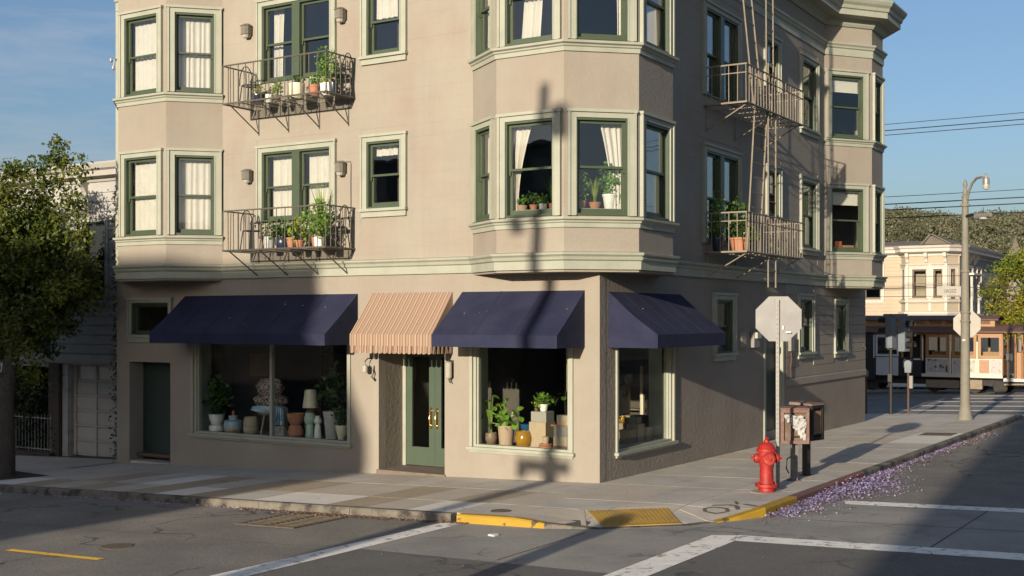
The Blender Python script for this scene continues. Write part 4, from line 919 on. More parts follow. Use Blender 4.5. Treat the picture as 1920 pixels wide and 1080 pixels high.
# balcony pots
gl_ = "pots standing on the iron balconies"
def FB_(x, o, z): return (x, -o, z + .002)
zb = 4.11
potted("tall grey square planter with a blue flowering plant on the lower balcony", FB_(-7.15, .35, zb), .11, .28, 'greypot', 'cyl', 'bush', .3, .2, 90, 'leafdark', (.05, .09), gl_)
potted("dark planter of sprawling leaves on the lower balcony", FB_(-6.70, .45, zb), .16, .22, 'bluepot', 'bowl', 'bush', .34, .36, 260, 'leafdark', (.06, .11), gl_)
potted("terracotta pot of dark foliage near the middle of the lower balcony", FB_(-6.38, .55, zb), .11, .22, 'terracotta', 'taper', 'bush', .3, .22, 120, 'leafdark', (.06, .10), gl_)
potted("small terracotta pot of pale green leaves on the lower balcony", FB_(-6.12, .62, zb), .09, .16, 'terracotta', 'taper', 'bush', .45, .24, 150, 'leafyel', (.06, .11), gl_)
potted("large bright leafy plant filling the corner of the lower balcony", FB_(-5.82, .45, zb), .13, .25, 'terracotta', 'taper', 'bush', .62, .30, 380, 'leaf', (.06, .10), gl_)
potted("tall feathery yellow green plant behind the leafy one on the lower balcony", FB_(-5.92, .22, zb), .12, .25, 'brownclay', 'taper', 'spike', 1.15, .22, 60, 'leafyel', (.05, .09), gl_)
potted("pale grey pot with a cascading plant at the front corner of the lower balcony", FB_(-5.58, .68, zb), .10, .20, 'white', 'cyl', 'bush', .36, .2, 130, 'leaf', (.05, .1), gl_)
zb = 7.0
potted("dark blue tapered tub of dry stems on the top floor balcony", FB_(-7.30, .5, zb), .14, .18, 'bluepot', 'taper', 'bush', .18, .12, 40, 'leafyel', (.04, .07), gl_)
potted("small white patterned pot on the top floor balcony", FB_(-7.02, .5, zb), .07, .16, 'white', 'cyl', 'bush', .1, .07, 30, 'leafdark', (.04, .06), gl_)
potted("bright small plant in a brown pot on the top floor balcony", FB_(-6.80, .5, zb), .07, .12, 'brownclay', 'taper', 'bush', .24, .12, 80, 'leaf', (.05, .08), gl_)
potted("big cream cylinder planter on the top floor balcony", FB_(-6.30, .5, zb), .16, .30, 'cream', 'cyl', 'bush', .12, .15, 60, 'leafdark', (.05, .08), gl_)
potted("terracotta pot of red green leaves on the top floor balcony", FB_(-5.86, .5, zb), .12, .22, 'terracotta', 'taper', 'bush', .2, .13, 80, 'leaf', (.05, .08), gl_)
potted("tall leafy yellow green plant in a white pot on the top floor balcony", FB_(-5.58, .45, zb), .14, .24, 'white', 'cyl', 'bush', .66, .24, 340, 'leaf', (.05, .09), gl_)
potted("dark planter at the end rail of the top floor balcony", FB_(-5.38, .5, zb), .09, .22, 'bluepot', 'cyl', 'bush', .12, .08, 40, 'leafdark', (.04, .07), gl_)
# fire escape landing pots
gf = "pots on the fire escape landing"
potted("big terracotta box of tall bright foliage on the fire escape landing", (.55, 5.05, 4.105), .20, .30, 'terracotta', 'taper', 'bush', .72, .27, 300, 'leafdark', (.07, .11), gf)
potted("small dark pot of green leaves on the fire escape landing", (.45, 5.75, 4.105), .13, .2, 'brownclay', 'taper', 'bush', .5, .24, 160, 'leaf', (.07, .12), gf)
potted("pot of yellow green sprays against the fire escape window", (.22, 4.7, 4.105), .13, .3, 'bluepot', 'taper', 'bush', .85, .22, 170, 'leaf', (.06, .10), gf)
ob = MB().fbox(FR1, .50, .70, -.36, -.20, 4.545, 4.78).build("storage_box", 'orange'); tag(ob, "orange box on the sill of the far side bay window", "box")
ob = MB().fbox(FR1, .74, 1.08, -.34, -.20, 4.545, 4.68).build("wooden_crate", 'posterc'); tag(ob, "low slatted orange crate beside the orange box in the far side bay", "crate")
ob = MB().fbox(FR1, .15, 1.2, -.45, -.135, 4.44, 4.54).build("plant_shelf", 'trim'); tag(ob, "window shelf under the orange box in the far side bay", "shelf")
ob = MB().fbox(FR1, .15, 1.2, -.45, -.135, 7.37, 7.475).build("plant_shelf", 'trim'); tag(ob, "window shelf in the top floor window of the far side bay", "shelf")
ob = MB().lathe(FR1.P(.82, -.28, 7.476), [(.10, 0), (.16, .02), (.14, .06), (.05, .08)], 12).build("fruit_bowl", 'tanclay', smooth=True); tag(ob, "tan dish in the top floor window of the far side bay", "dish")
# wire chairs
def wire_chair(label, loc, rz):
    t = thing("wire_chair", label, "chair", (0, 0, 0), "wire chairs on the iron balconies")
    for sx in (-1, 1):
        for sy in (-1, 1): MB().tube([(sx * .17, sy * .16, 0), (sx * .13, sy * .12, .40)], .011, 6).build("leg", 'darkiron', t)
    ring = [(.17 * math.cos(a), .17 * math.sin(a), .40) for a in [i * math.pi / 8 for i in range(17)]]
    q = MB().tube(ring, .010, 6)
    for k in range(-3, 4): w = math.sqrt(max(0, .17 ** 2 - (k * .045) ** 2)); q.tube([(k * .045, -w, .402), (k * .045, w, .402)], .005, 4)
    q.build("seat", 'darkiron', t)
    hoop = [(.16 * math.cos(a), .15 + .03 * math.sin(a), .40 + .42 * math.sin(a)) for a in [i * math.pi / 10 for i in range(11)]]
    q = MB().tube(hoop, .010, 6)
    for k in (-1, 0, 1): q.tube([(k * .05, .15, .40), (k * .06, .175, .40 + .40 * math.cos(k * .4))], .006, 4)
    q.build("backrest", 'darkiron', t)
    t.location = loc; t.rotation_euler = (0, 0, rz)
wire_chair("wire chair near the left end of the lower balcony", (-7.52, -.45, 4.112), R(80))
wire_chair("tall backed wire chair at the right end of the lower balcony", (-5.45, -.30, 4.112), R(-90))
wire_chair("wire chair at the right end of the top floor balcony", (-5.42, -.24, 7.002), R(-90))
wire_chair("wire chair near the left end of the top floor balcony", (-7.6, -.4, 7.002), R(75))

# ------------------------------------------------------------------ the shop display
zd = .372
def vessel(name, label, cat, x, y, z, prof, m, group=None, n=20):
    o_ = MB().lathe((x, y, z), prof, n).build(name, m, smooth=True); return tag(o_, label, cat, group)
gp = "ceramics in the wide shop window"
t = thing("stacked_planter", "white bowl planter with a tall dark plant, stacked on a shallow white bowl", "planter", (-9.28, .33, zd), gp)
MB().lathe((-9.28, .33, zd), [(.10, 0), (.155, .03), (.165, .09), (.15, .15), (.12, .155)], 20).build("bowl", 'white', t, True)
MB().lathe((-9.28, .33, zd + .157), [(.09, 0), (.12, .03), (.16, .14), (.17, .225), (.155, .225), (.15, .19)], 20).build("bowl", 'white', t, True)
foliage(t, (-9.28, .36, zd + .75), (.27, .22, .42), 230, (.10, .18), 'leafdark', 'bush'); foliage(t, (-9.28, .36, zd + .36), (.22, .2, .5), 16, (.5, .8), 'leafdark', 'spike')
t = thing("vase", "squat blue grey vase with a sand coloured base and a square neck", "vase", (-8.8, .33, zd), gp)
MB().lathe((-8.8, .33, zd), [(.12, 0), (.19, .06), (.20, .115)], 20).build("base", 'tanclay', t, True)
MB().lathe((-8.8, .33, zd + .115), [(.20, 0), (.205, .06), (.19, .14), (.15, .17), (.10, .172)], 20).build("body", 'bluegrey', t, True)
MB().lathe((-8.8, .33, zd + .285), [(.095, 0), (.095, .085), (.07, .09)], 16).build("neck", 'bluegrey', t, True)
vessel("candle", "small amber candle glass on the blue grey vase", "candle", -8.8, .33, zd + .378, [(.028, 0), (.03, .02), (.03, .09), (.02, .1)], 'candle')
t = thing("stacked_planter", "pair of tan clay bowls stacked rim to rim", "planter", (-8.3, .33, zd), gp)
MB().lathe((-8.3, .33, zd), [(.10, 0), (.15, .05), (.16, .13), (.15, .175)], 20).build("bowl", 'tanclay', t, True)
MB().lathe((-8.3, .33, zd + .18), [(.15, 0), (.155, .06), (.145, .15), (.12, .19), (.10, .19)], 20).build("bowl", 'tanclay', t, True)
# stool and textiles
t = thing("display_stool", "narrow brown stool under the pile of patterned blankets", "stool", (-7.95, .50, zd))
MB().lathe((-7.95, .50, zd + .42), [(.22, 0), (.22, .04)], 16).build("seat", 'brownclay', t)
for k in range(3): a = k * 2.1; MB().tube([(-7.95 + .18 * math.cos(a), .50 + .18 * math.sin(a), zd), (-7.95 + .1 * math.cos(a), .50 + .1 * math.sin(a), zd + .42)], .018, 6).build("leg", 'tanclay', t)
def cloth_lump(name, label, c, rx, ry, rz_, m, seed, flat=0):
    bm = bmesh.new(); bmesh.ops.create_icosphere(bm, subdivisions=4, radius=1)
    rr = random.Random(seed); ph = [rr.uniform(0, 6) for _ in range(6)]
    for v in bm.verts:
        a = math.atan2(v.co.y, v.co.x); k = 1 + .07 * math.sin(3 * a + ph[0]) + .06 * math.sin(9 * v.co.z + 3 * math.sin(2 * a + ph[1])) + .03 * math.sin(17 * v.co.z + 5 * a + ph[2])
        v.co = Vector((v.co.x * rx * k, v.co.y * ry * k, max(v.co.z, -.8) * rz_ * (1 + .05 * math.sin(5 * a + ph[3]))))
        v.co += Vector(c)
    me = bpy.data.meshes.new(name); bm.to_mesh(me); bm.free(); me.materials.append(M[m])
    for p in me.polygons: p.use_smooth = True
    o_ = bpy.data.objects.new(name, me); COL.objects.link(o_); return tag(o_, label, "blanket", "folded textiles in the wide shop window")
cloth_lump("folded_blanket", "pale blue blanket lowest in the textile pile", (-7.93, .48, zd + .53), .44, .25, .10, 'lightcloth', 3)
cloth_lump("folded_blanket", "brown patterned blanket folded in the middle of the textile pile", (-7.90, .48, zd + .72), .42, .24, .14, 'patterncloth', 1)
cloth_lump("folded_blanket", "brown patterned quilt rolled on top of the textile pile", (-7.92, .48, zd + .98), .33, .22, .20, 'patterncloth', 2)
t = thing("draped_cloth", "blue and white striped cloth hanging over a small pile of prints", "cloth", (-7.5, .34, zd))
vs = []; fs = []
for j in range(9):
    for i in range(19):
        f = j / 8; g = i / 18; vs.append((-7.5 + (g - .5) * (.22 + .10 * f), .30 - .05 * f + .022 * math.sin(g * 26 + f * 2), zd + .58 - .34 * f))
for j in range(8):
    for i in range(18): fs.append((j * 19 + i, j * 19 + i + 1, (j + 1) * 19 + i + 1, (j + 1) * 19 + i))
MB().add(vs, fs).build("cloth_fall", 'stripecloth', t, True)
MB().box(-7.62, .26, zd, -7.34, .48, zd + .11).box(-7.60, .28, zd + .112, -7.36, .46, zd + .21).build("print_stack", 'picture', t); MB().box(-7.60, .36, zd + .21, -7.40, .46, zd + .575).build("stand", 'greybox', t)
vessel("planter", "terracotta hourglass planter with a wide bowl top", "planter", -7.05, .31, zd, [(.10, 0), (.16, .06), (.165, .14), (.12, .24), (.105, .265), (.15, .33), (.18, .42), (.185, .49), (.165, .49), (.15, .46)], 'terracotta', gp)
t = thing("table_lamp", "table lamp with a cream cone shade behind the terracotta planter", "lamp", (-6.88, .56, zd))
MB().lathe((-6.88, .56, zd), [(.12, 0), (.12, .44), (.10, .45)], 14).build("plinth", 'brownclay', t)
MB().lathe((-6.88, .56, zd + .45), [(.08, 0), (.11, .04), (.08, .1), (.03, .14), (.015, .16), (.015, .2)], 14).build("base", 'brownclay', t, True)
MB().lathe((-6.88, .56, zd + .60), [(.16, 0), (.115, .36), (.113, .36), (.157, .0)], 20).build("lamp_shade", 'cream', t, True)
vessel("vase", "mint green footed vase with a round top", "vase", -6.72, .36, zd, [(.09, 0), (.095, .02), (.085, .2), (.075, .28), (.11, .33), (.125, .39), (.115, .45), (.10, .46), (.10, .50), (.085, .51)], 'mint', gp)
vessel("figurine", "slim white figure shaped vase", "vase", -6.50, .34, zd, [(.075, 0), (.08, .03), (.07, .12), (.06, .24), (.045, .30), (.075, .33), (.08, .38), (.05, .43), (.045, .46), (.03, .46)], 'white', gp)
potted("tall rough grey planter with dark leafy branches in the wide shop window", (-6.24, .46, zd), .17, .56, 'greypot', 'taper', 'bush', .85, .30, 190, 'leafdark', (.09, .17), gp)
potted("cream tapered pot with a small pale flowering plant at the window edge", (-5.86, .31, zd), .13, .31, 'cream', 'cone', 'bush', .42, .17, 110, 'leafdark', (.05, .1), gp)
# second window
zd = .482; gq = "pots and plinths in the sunlit shop window"
def bigleaf_mesh():
    vs = []; fs = []; n = 10
    vs.append((0, 0, 0))
    for k in range(n): a = 2 * math.pi * k / n; r = .5 * (1 - .12 * math.cos(a)); vs.append((.42 + r * math.cos(a) * .98, r * math.sin(a) * .86, -.07 * math.cos(a) - .12 * (r * math.cos(a)) ** 2 + .10 * abs(math.sin(a)) - .02))
    for k in range(n): fs.append((11, 1 + k, 1 + (k + 1) % n))
    vs.append((.42, 0, .0)); me = bpy.data.meshes.new("leaf"); me.from_pydata(vs, [], fs); me.materials.append(M['leaf'])
    for p in me.polygons: p.use_smooth = True
    return me
BL = bigleaf_mesh()
def bigleaf(t, tip, size, yaw, pitch, roll=0):
    o_ = bpy.data.objects.new("leaf", BL); COL.objects.link(o_); o_.parent = t; o_.location = Vector(tip) - ORG[t.name]
    o_.rotation_euler = (R(roll), R(pitch), yaw); o_.scale = (size, size, size)
def bigplant(t, base, specs):
    q = MB()
    for (dx, dy, dz, s, yaw, pitch) in specs:
        tip = (base[0] + dx, base[1] + dy, base[2] + dz)
        q.tube([base, (base[0] + dx * .35, base[1] + dy * .35, base[2] + dz * .6), tip], .008, 5)
        bigleaf(t, tip, s, yaw, pitch, random.uniform(-15, 15))
    q.build("stems", 'leafyel', t)
t = thing("potted_plant", "broad leaved plant in a tall ribbed clay pot in the sunlit shop window", "potted plant", (-2.08, .36, zd), gq)
pr = [(.12, 0)]
for k in range(9): pr += [(.122 + .028 * k / 9, .02 + .036 * k), (.128 + .028 * k / 9, .035 + .036 * k)]
MB().lathe((-2.08, .36, zd), pr + [(.155, .36), (.155, .37), (.14, .37), (.13, .34)], 20).build("pot", 'peach', t, True)
bs = (-2.08, .36, zd + .35); sp = []
for (dx, dz, s) in ((-.28, .28, .17), (-.36, .20, .13), (-.26, .06, .16), (-.10, .44, .17), (-.04, .5, .13), (-.16, .40, .12), (.05, .24, .17), (.10, .32, .15), (-.10, .22, .14), (.0, .12, .15), (.12, .10, .15), (.24, .30, .17), (.36, .36, .14), (.18, .06, .15), (-.18, .12, .12), (-.05, .3, .13), (.28, .18, .15), (.06, .42, .12), (-.30, .30, .12)):
    sp.append((dx, random.uniform(-.16, .10), dz, s, (0 if dx > 0 else math.pi) + random.uniform(-1.2, 1.2) - .6, random.uniform(15, 55)))
bigplant(t, bs, sp); foliage(t, (-2.08, .34, zd + .46), (.16, .13, .12), 60, (.10, .16), 'leaf', 'bush')
t = thing("potted_plant", "round brown bowl with tall stalked leaves at the edge of the sunlit window", "potted plant", (-2.41, .38, zd), gq)
MB().lathe((-2.41, .38, zd), prof_pot(.12, .22, 'bowl'), 18).build("pot", 'brownclay', t, True)
bigplant(t, (-2.41, .38, zd + .19), [(-.02, -.06, .62, .16, 2.6, 30), (.06, -.04, .70, .15, .4, 20), (-.03, -.10, .38, .17, 3.0, 40), (.08, -.06, .50, .12, -.5, 30)])
t = thing("jar", "rounded amber glazed jar holding a blue bowl in the sunlit shop window", "jar", (-1.70, .34, zd), gq)
MB().lathe((-1.70, .34, zd), [(.10, 0), (.135, .04), (.155, .13), (.155, .19), (.13, .27), (.115, .29), (.10, .29), (.10, .27)], 20).build("jar_body", 'amber', t, True)
vessel("bowl", "deep blue glazed bowl behind the amber jar", "bowl", -1.72, .58, zd, [(.08, 0), (.10, .22), (.16, .30), (.19, .40), (.17, .40)], 'bluebowl', gq)
o_ = MB().box(-1.60, .36, zd, -1.26, .70, zd + .455).build("plinth", 'pedestal'); tag(o_, "tall pale wooden plinth in the sunlit shop window", "plinth", gq)
o_ = MB().box(-1.57, .38, zd + .457, -1.26, .66, zd + .64).build("storage_box", 'greybox'); tag(o_, "grey box standing on the tall pale plinth", "box", gq)
potted("trailing green plant in a small white pot on the grey box", (-1.38, .5, zd + .642), .085, .13, 'white', 'taper', 'bush', .17, .19, 120, 'leaf', (.06, .1), gq)
o_ = potted("sprig in a little brown pot at the front of the grey box", (-1.50, .45, zd + .642), .04, .05, 'brownclay', 'taper', 'bush', .16, .09, 36, 'leafyel', (.05, .08), gq)
t = thing("clay_saucer_set", "small peach pot standing on two clay saucers in the sunlit shop window", "pot", (-1.22, .30, zd), gq)
MB().lathe((-1.22, .30, zd), [(.09, 0), (.125, .02), (.13, .055), (.10, .06)], 18).lathe((-1.22, .30, zd + .06), [(.09, 0), (.12, .01), (.12, .03), (.09, .035)], 18).build("saucer", 'terracotta', t, True)
MB().lathe((-1.22, .30, zd + .095), [(.05, 0), (.055, .01), (.065, .12), (.055, .12)], 16).build("pot", 'peach', t, True)
for k, (za, zb_, mm, lb) in enumerate(((0, .06, 'brownclay', "lowest flat brown board"), (.061, .22, 'tanclay', "lower tan block"), (.222, .40, 'greybox', "upper greyish block"))):
    o_ = MB().box(-1.10 + .01 * k, .34, zd + za, -.82, .62, zd + zb_).build("display_block", mm); tag(o_, f"{lb} in the stack under the brown pot", "block", gq)
t = thing("potted_plant", "single stemmed round leaf plant in a brown planter on the block stack", "potted plant", (-.92, .45, zd + .402), gq)
MB().box(-1.14, .34, zd + .402, -.78, .62, zd + .43).build("tray", 'terracotta', t)
MB().box(-1.03, .36, zd + .432, -.80, .58, zd + .60).build("pot", 'tanclay', t)
MB().tube([(-.90, .45, zd + .6), (-.91, .45, zd + .85), (-.90, .45, zd + 1.0)], .010, 6).build("stem", 'bark', t)
for (dx, dz, s, yw_, pt) in ((-.02, 1.0, .13, .3, -10), (-.05, .98, .12, 2.9, 10), (-.12, .90, .19, 3.4, 60), (-.02, .92, .12, -1.2, 30), (.10, .88, .10, -.4, 20)): bigleaf(t, (-.90 + dx, .42, zd + dz), s, yw_, pt)
o_ = MB().tube([(-.92, .52, zd + 1.0), (-.92, .52, 2.7)], .006, 5).build("hanging_cord", 'cream'); tag(o_, "thin pale cord hanging above the round leaf plant", "cord")
# third (side) window
zd = .462; gs = "boxes and frames in the side shop window"
for k, (x, y, a, b, h, mm, lb) in enumerate(((-.98, 2.85, .20, .26, .30, 'cardboard', "short kraft box nearest the corner in the side shop window"), (-.95, 3.25, .22, .30, .42, 'cardboard', "upright kraft box in the middle of the side shop window"), (-.92, 3.62, .22, .32, .20, 'greybox', "low grey box in the side shop window"), (-.92, 3.62, .20, .28, .19, 'cardboard', "kraft box set on the low grey box in the side shop window"), (-.86, 4.05, .22, .26, .36, 'cardboard', "kraft box at the far end of the side shop window"))):
    z0 = zd + (.202 if k == 3 else 0)
    o_ = MB().box(x - a / 2, y - b / 2, z0, x + a / 2, y + b / 2, z0 + h).box(x - a / 2 - .004, y - b / 2 - .004, z0 + h - .05, x + a / 2 + .004, y + b / 2 + .004, z0 + h + .003).build("cardboard_box", mm); tag(o_, lb, "box", gs)
for (x, y, a_, b_, h_, mm, lb) in ((-.48, 2.05, .22, .24, .26, 'cardboard', "low kraft box close behind the glass of the side shop window"), (-.50, 2.42, .24, .26, .34, 'pedestal', "pale wooden crate close behind the glass of the side shop window"), (-.50, 2.80, .22, .26, .24, 'tanclay', "tan box between the pale crate and the dark shrub"), (-.50, 2.42, .16, .18, .12, 'greybox', "little grey box on top of the pale crate")):
    z0 = zd + (.345 if h_ == .12 else 0); o_ = MB().box(x - a_ / 2, y - b_ / 2, z0, x + a_ / 2, y + b_ / 2, z0 + h_ - .04).box(x - a_ / 2 - .004, y - b_ / 2 - .004, z0 + h_ - .04, x + a_ / 2 + .004, y + b_ / 2 + .004, z0 + h_).build("display_box", mm); tag(o_, lb, "box", gs)
o_ = vessel("jar", "small amber jar on the short kraft box", "jar", -.98, 2.83, zd + .304, prof_pot(.08, .13, 'urn'), 'amber', gs)
t = thing("picture_frame", "orange edged framed print propped behind the kraft boxes in the side window", "picture", (-1.34, 3.6, zd), gs)
MB().box(-1.36, 3.35, zd + .38, -1.33, 3.90, zd + .42).box(-1.36, 3.35, zd + .94, -1.33, 3.90, zd + .98).box(-1.36, 3.35, zd + .42, -1.33, 3.39, zd + .94).box(-1.36, 3.86, zd + .42, -1.33, 3.90, zd + .94).build("frame", 'peach', t)
MB().box(-1.36, 3.39, zd + .42, -1.345, 3.86, zd + .94).build("print", 'picture', t); MB().box(-1.48, 3.35, zd - .0, -1.30, 3.90, zd + .378).build("stand", 'brownclay', t)
o_ = MB().box(-1.22, 4.12, zd, -1.15, 4.20, zd + 1.35).build("display_post", 'cream'); tag(o_, "tall cream post in the side shop window", "post")
potted("dark shrub in a brown pot at the far end of the side shop window", (-.36, 3.5, zd), .12, .30, 'brownclay', 'taper', 'bush', .6, .18, 130, 'leafdark', (.07, .12), gs)
# dim shop interior furniture
def shelf_unit(label, x0, x1, y, z0, z1, n):
    t = thing("shelf_unit", label, "shelf", ((x0 + x1) / 2, y, z0), "shelf units at the back of the shop")
    for xx in (x0, x1 - .03): MB().box(xx, y - .3, z0, xx + .03, y, z1).build("side_panel", 'brownclay', t)
    for k in range(n + 1): z = z0 + (z1 - z0 - .03) * k / n; MB().box(x0 + .03, y - .3, z, x1 - .03, y, z + .03).build("shelf", 'brownclay', t)
shelf_unit("dark shelf unit at the back of the shop behind the textile pile", -8.8, -6.9, 3.38, -.175, 2.5, 5)
shelf_unit("dark shelf unit at the back of the shop behind the sunlit window", -3.4, -1.4, 5.15, -.175, 2.4, 5)
for k, (x, z, mm) in enumerate(((-9.6, 1.5, 'brownclay'), (-9.3, .95, 'greybox'), (-5.6, 1.5, 'brownclay'))):
    o_ = MB().box(x, 1.65, z, x + .55, 1.68, z + .5).build("framed_print", mm); tag(o_, ("dim portrait print hung behind the tall dark plant", "grey print hung below the dim portrait", "dim print hung behind the branchy grey planter")[k], "picture")
o_ = MB().box(-10.2, 1.69, -.175, -9.0, 1.74, 2.6).build("display_screen", 'plaster_dark'); tag(o_, "dark partition screen behind the prints in the wide shop window", "screen")
for k, (x, y, z, r_, mm) in enumerate(((-8.5, 3.2, .92, .10, 'white'), (-8.0, 3.2, .92, .08, 'tanclay'), (-7.4, 3.2, 1.45, .11, 'bluegrey'), (-7.9, 3.2, 1.45, .09, 'terracotta'), (-3.0, 5.0, .88, .1, 'white'), (-2.4, 5.0, .88, .09, 'tanclay'), (-1.9, 5.0, 1.37, .1, 'greypot'))):
    vessel("shelf_vase", ("white vase on the middle shelf behind the textile pile", "tan vase on the middle shelf behind the textile pile", "blue grey vase on the upper shelf behind the textile pile", "terracotta vase on the upper shelf behind the textile pile", "white vase on the shelf behind the sunlit window plants", "tan vase on the shelf behind the sunlit window plants", "grey vase on the upper shelf behind the sunlit window plants")[k], "vase", x, y, z, prof_pot(r_, r_ * 2.2, 'urn'), mm, "vases on the back shelves")

# ------------------------------------------------------------------ trees
def tree(name, label, base, trunk, clumps, n, size, lm, group=None, r0=.22, cl_r=(.35, .6), seed=1, aspect=.5):
    rnd = np.random.default_rng(seed); t = thing(name, label, "tree", base, group)
    MB().tube(trunk, r0, 10, r0 * .55).build("trunk", 'bark', t, True)
    top = Vector(trunk[-1]); mid = Vector(trunk[len(trunk) // 2])
    for k, c in enumerate(clumps):
        if k % max(1, len(clumps) // 12) == 0:
            c_ = Vector(c); m_ = top.lerp(c_, .5) + Vector((0, 0, .15))
            MB().tube([top, m_, c_], r0 * .38, 6, r0 * .09).build("branch", 'bark', t, True)
    P_ = []
    for c in clumps:
        r = rnd.uniform(*cl_r); m_ = int(n * rnd.uniform(.6, 1.3))
        p = rnd.normal(size=(m_, 3)); p /= np.linalg.norm(p, axis=1)[:, None]; p *= (r * rnd.random(m_) ** .5)[:, None]; p[:, 2] *= .8
        P_.append(p + np.array(c))
    v, f = leaf_quads(np.concatenate(P_), size, rnd, aspect)
    np_mesh("crown", v, f, lm, t, 'stuff'); return t
rt = np.random.default_rng(11)
cl = []
while len(cl) < 330:
    p = rt.uniform(-1, 1, 3); z = p[2]
    w = 1.0 if z < 0 else (1 - z * .72)
    if (p[0] / w) ** 2 + (p[1] / w) ** 2 + min(0, z + .2) ** 2 * 1.3 > 1: continue
    q = (-14.0 + p[0] * 2.45, -1.55 + p[1] * 1.6, 4.05 + z * 2.0)
    if q[0] > -11.6 and q[2] < 3.0 or q[2] < 2.4 and q[0] > -12.6: continue
    cl.append(q)
for q in ((-11.75, -1.7, 6.40), (-12.0, -1.6, 6.1), (-11.6, -1.5, 5.9), (-12.1, -1.8, 5.65), (-11.7, -1.7, 5.55), (-11.4, -1.6, 5.2), (-11.35, -1.7, 4.75), (-11.4, -1.5, 4.05), (-11.5, -1.6, 3.5), (-12.6, -1.6, 6.0), (-13.4, -1.7, 5.9), (-11.3, -1.5, 4.5), (-11.4, -1.6, 5.0), (-12.9, -2.5, 2.3), (-12.5, -2.6, 2.6), (-12.1, -2.7, 2.5), (-12.3, -2.8, 3.0), (-11.8, -2.6, 2.9), (-11.9, -2.5, 2.2), (-13.2, -2.4, 2.7), (-12.7, -2.6, 3.1), (-11.5, -2.3, 3.2), (-11.2, -2.2, 3.3), (-12.4, -2.9, 2.0), (-13.0, -2.6, 2.0)): cl.append(q)
tree("street_tree", "dense street tree with a sunlit top, in front of the white clapboard house", (-11.75, -3.0, G(-11.75, -3.0)),
     [(-11.75, -3.0, G(-11.75, -3) - .1), (-11.78, -2.95, .4), (-12.0, -2.8, 1.2), (-12.3, -2.4, 2.1), (-12.8, -1.8, 3.4)], cl, 200, (.075, .135), 'treeleaf', None, .21, (.26, .56), 5)
MB().prism([(-12.6, -3.95), (-11.0, -3.95), (-10.6, -2.6), (-12.6, -2.4)], G(-11.7, -3.2) - .2, G(-11.7, -3.2) + .02).build("tree_pit_soil", 'soil', bpy.data.objects["street_tree"])
# low sprouts on the trunk
sh = bpy.data.objects['street_tree']
v_ = rt.normal(size=(420, 3)) * np.array((.20, .2, .20)) + np.array((-11.85, -2.35, 1.62)); v_, f_ = leaf_quads(v_, (.06, .11), rt, .5); np_mesh("trunk_sprouts", v_, f_, 'treeleaf', sh, 'stuff')

# ------------------------------------------------------------------ neighbour on the left
N = thing("white_house", "weathered white clapboard house with a panelled garage door, beside the street tree", "house", (-16, .9, -.6))
FN = Facet((-22.0, .9), (-12.03, .9)); UN = lambda x: x + 22.0
gop = [(UN(-14.72), UN(-13.16), -2, 1.66), (UN(-14.25), UN(-13.42), 3.2, 5.05), (UN(-17.2), UN(-15.15), -2, 1.60)]
wall_slab(FN, 0, FN.L, -2, 6.1, .2, gop).build("wall", 'whiteside', N)
siding(N, FN, .05, FN.L - .12, 1.95, 5.95, .222, [(q[0] - .1, q[1] + .1, q[2] - .1, q[3] + .1) for q in gop], 'whiteside', .035, .018)
MB().box(-22, 1.1, -2, -21.8, 12, 6.1).box(-12.23, 1.1, -2, -12.03, 12, 6.1).box(-21.8, 11.8, -2, -12.23, 12, 6.1).build("wall", 'whiteside', N)
MB().prism([(-22, .9), (-12.03, .9), (-12.03, 12), (-22, 12)], 6.1, 6.16).build("roof", 'roof', N)
MB().path([(-22, .9), (-12.35, .9), (-12.35, 1.4)], [(-.02, 5.98), (.05, 5.98), (.08, 6.05), (.30, 6.08), (.30, 6.20), (.38, 6.24), (.42, 6.34), (.42, 6.38), (-.02, 6.40)]).build("cornice", 'greyside', N)
for x in (-12.65, -14.1, -15.6, -17.1): 
    MB().path([(x - .07, .9), (x + .07, .9)], [(0, 5.6), (.06, 5.62), (.10, 5.75), (.16, 5.85), (.26, 5.95), (.27, 6.06), (0, 6.06)]).build("bracket", 'greyside', N)
MB().path([(-22, .9), (-12.05, .9)], [(0, 1.70), (.10, 1.70), (.14, 1.78), (.14, 1.86), (.06, 1.92), (0, 1.92)]).build("band", 'greyside', N)
window(FN, gop[1][0], gop[1][1], 3.2, 5.05, .1, .1, parent=N, sashm='darkgreen', trimm='whiteside')
zg = -.50
gd = MB().fbox(FN, gop[0][0], gop[0][1], -.18, -.15, zg, 1.66).build("garage_door", 'garage', N)
a, c = gop[0][0] + .05, gop[0][1] - .05; wd = (c - a) / 2; hh = (1.64 - zg) / 6
for i in range(2):
    for j in range(6):
        z0 = zg + .02 + j * hh
        if j < 5:
            piece("panel", 'garage', gd, FN, a + i * wd + .05, a + (i + 1) * wd - .05, -.155, -.128, z0 + .05, z0 + hh - .05)
        else: piece("pane", 'glass', gd, FN, a + i * wd + .05, a + (i + 1) * wd - .05, -.155, -.14, z0 + .03, z0 + hh - .03)
for j in range(1, 6): piece("section_rail", 'garage', gd, FN, a, c, -.155, -.10, zg + j * hh - .006, zg + j * hh + .03)
for i in range(3): piece("stile", 'garage', gd, FN, a + i * wd - .045, a + i * wd + .045, -.155, -.098, zg + .02, 1.63)
MB().fbox(FN, gop[0][0] - .22, gop[0][0] - .02, .0, .05, -.6, 1.68).build("door_trim", 'whiteside', N)
MB().fbox(FN, gop[0][0] - .62, gop[0][0] - .24, .0, .14, -.7, 1.69).build("pillar", 'brickdark', N)
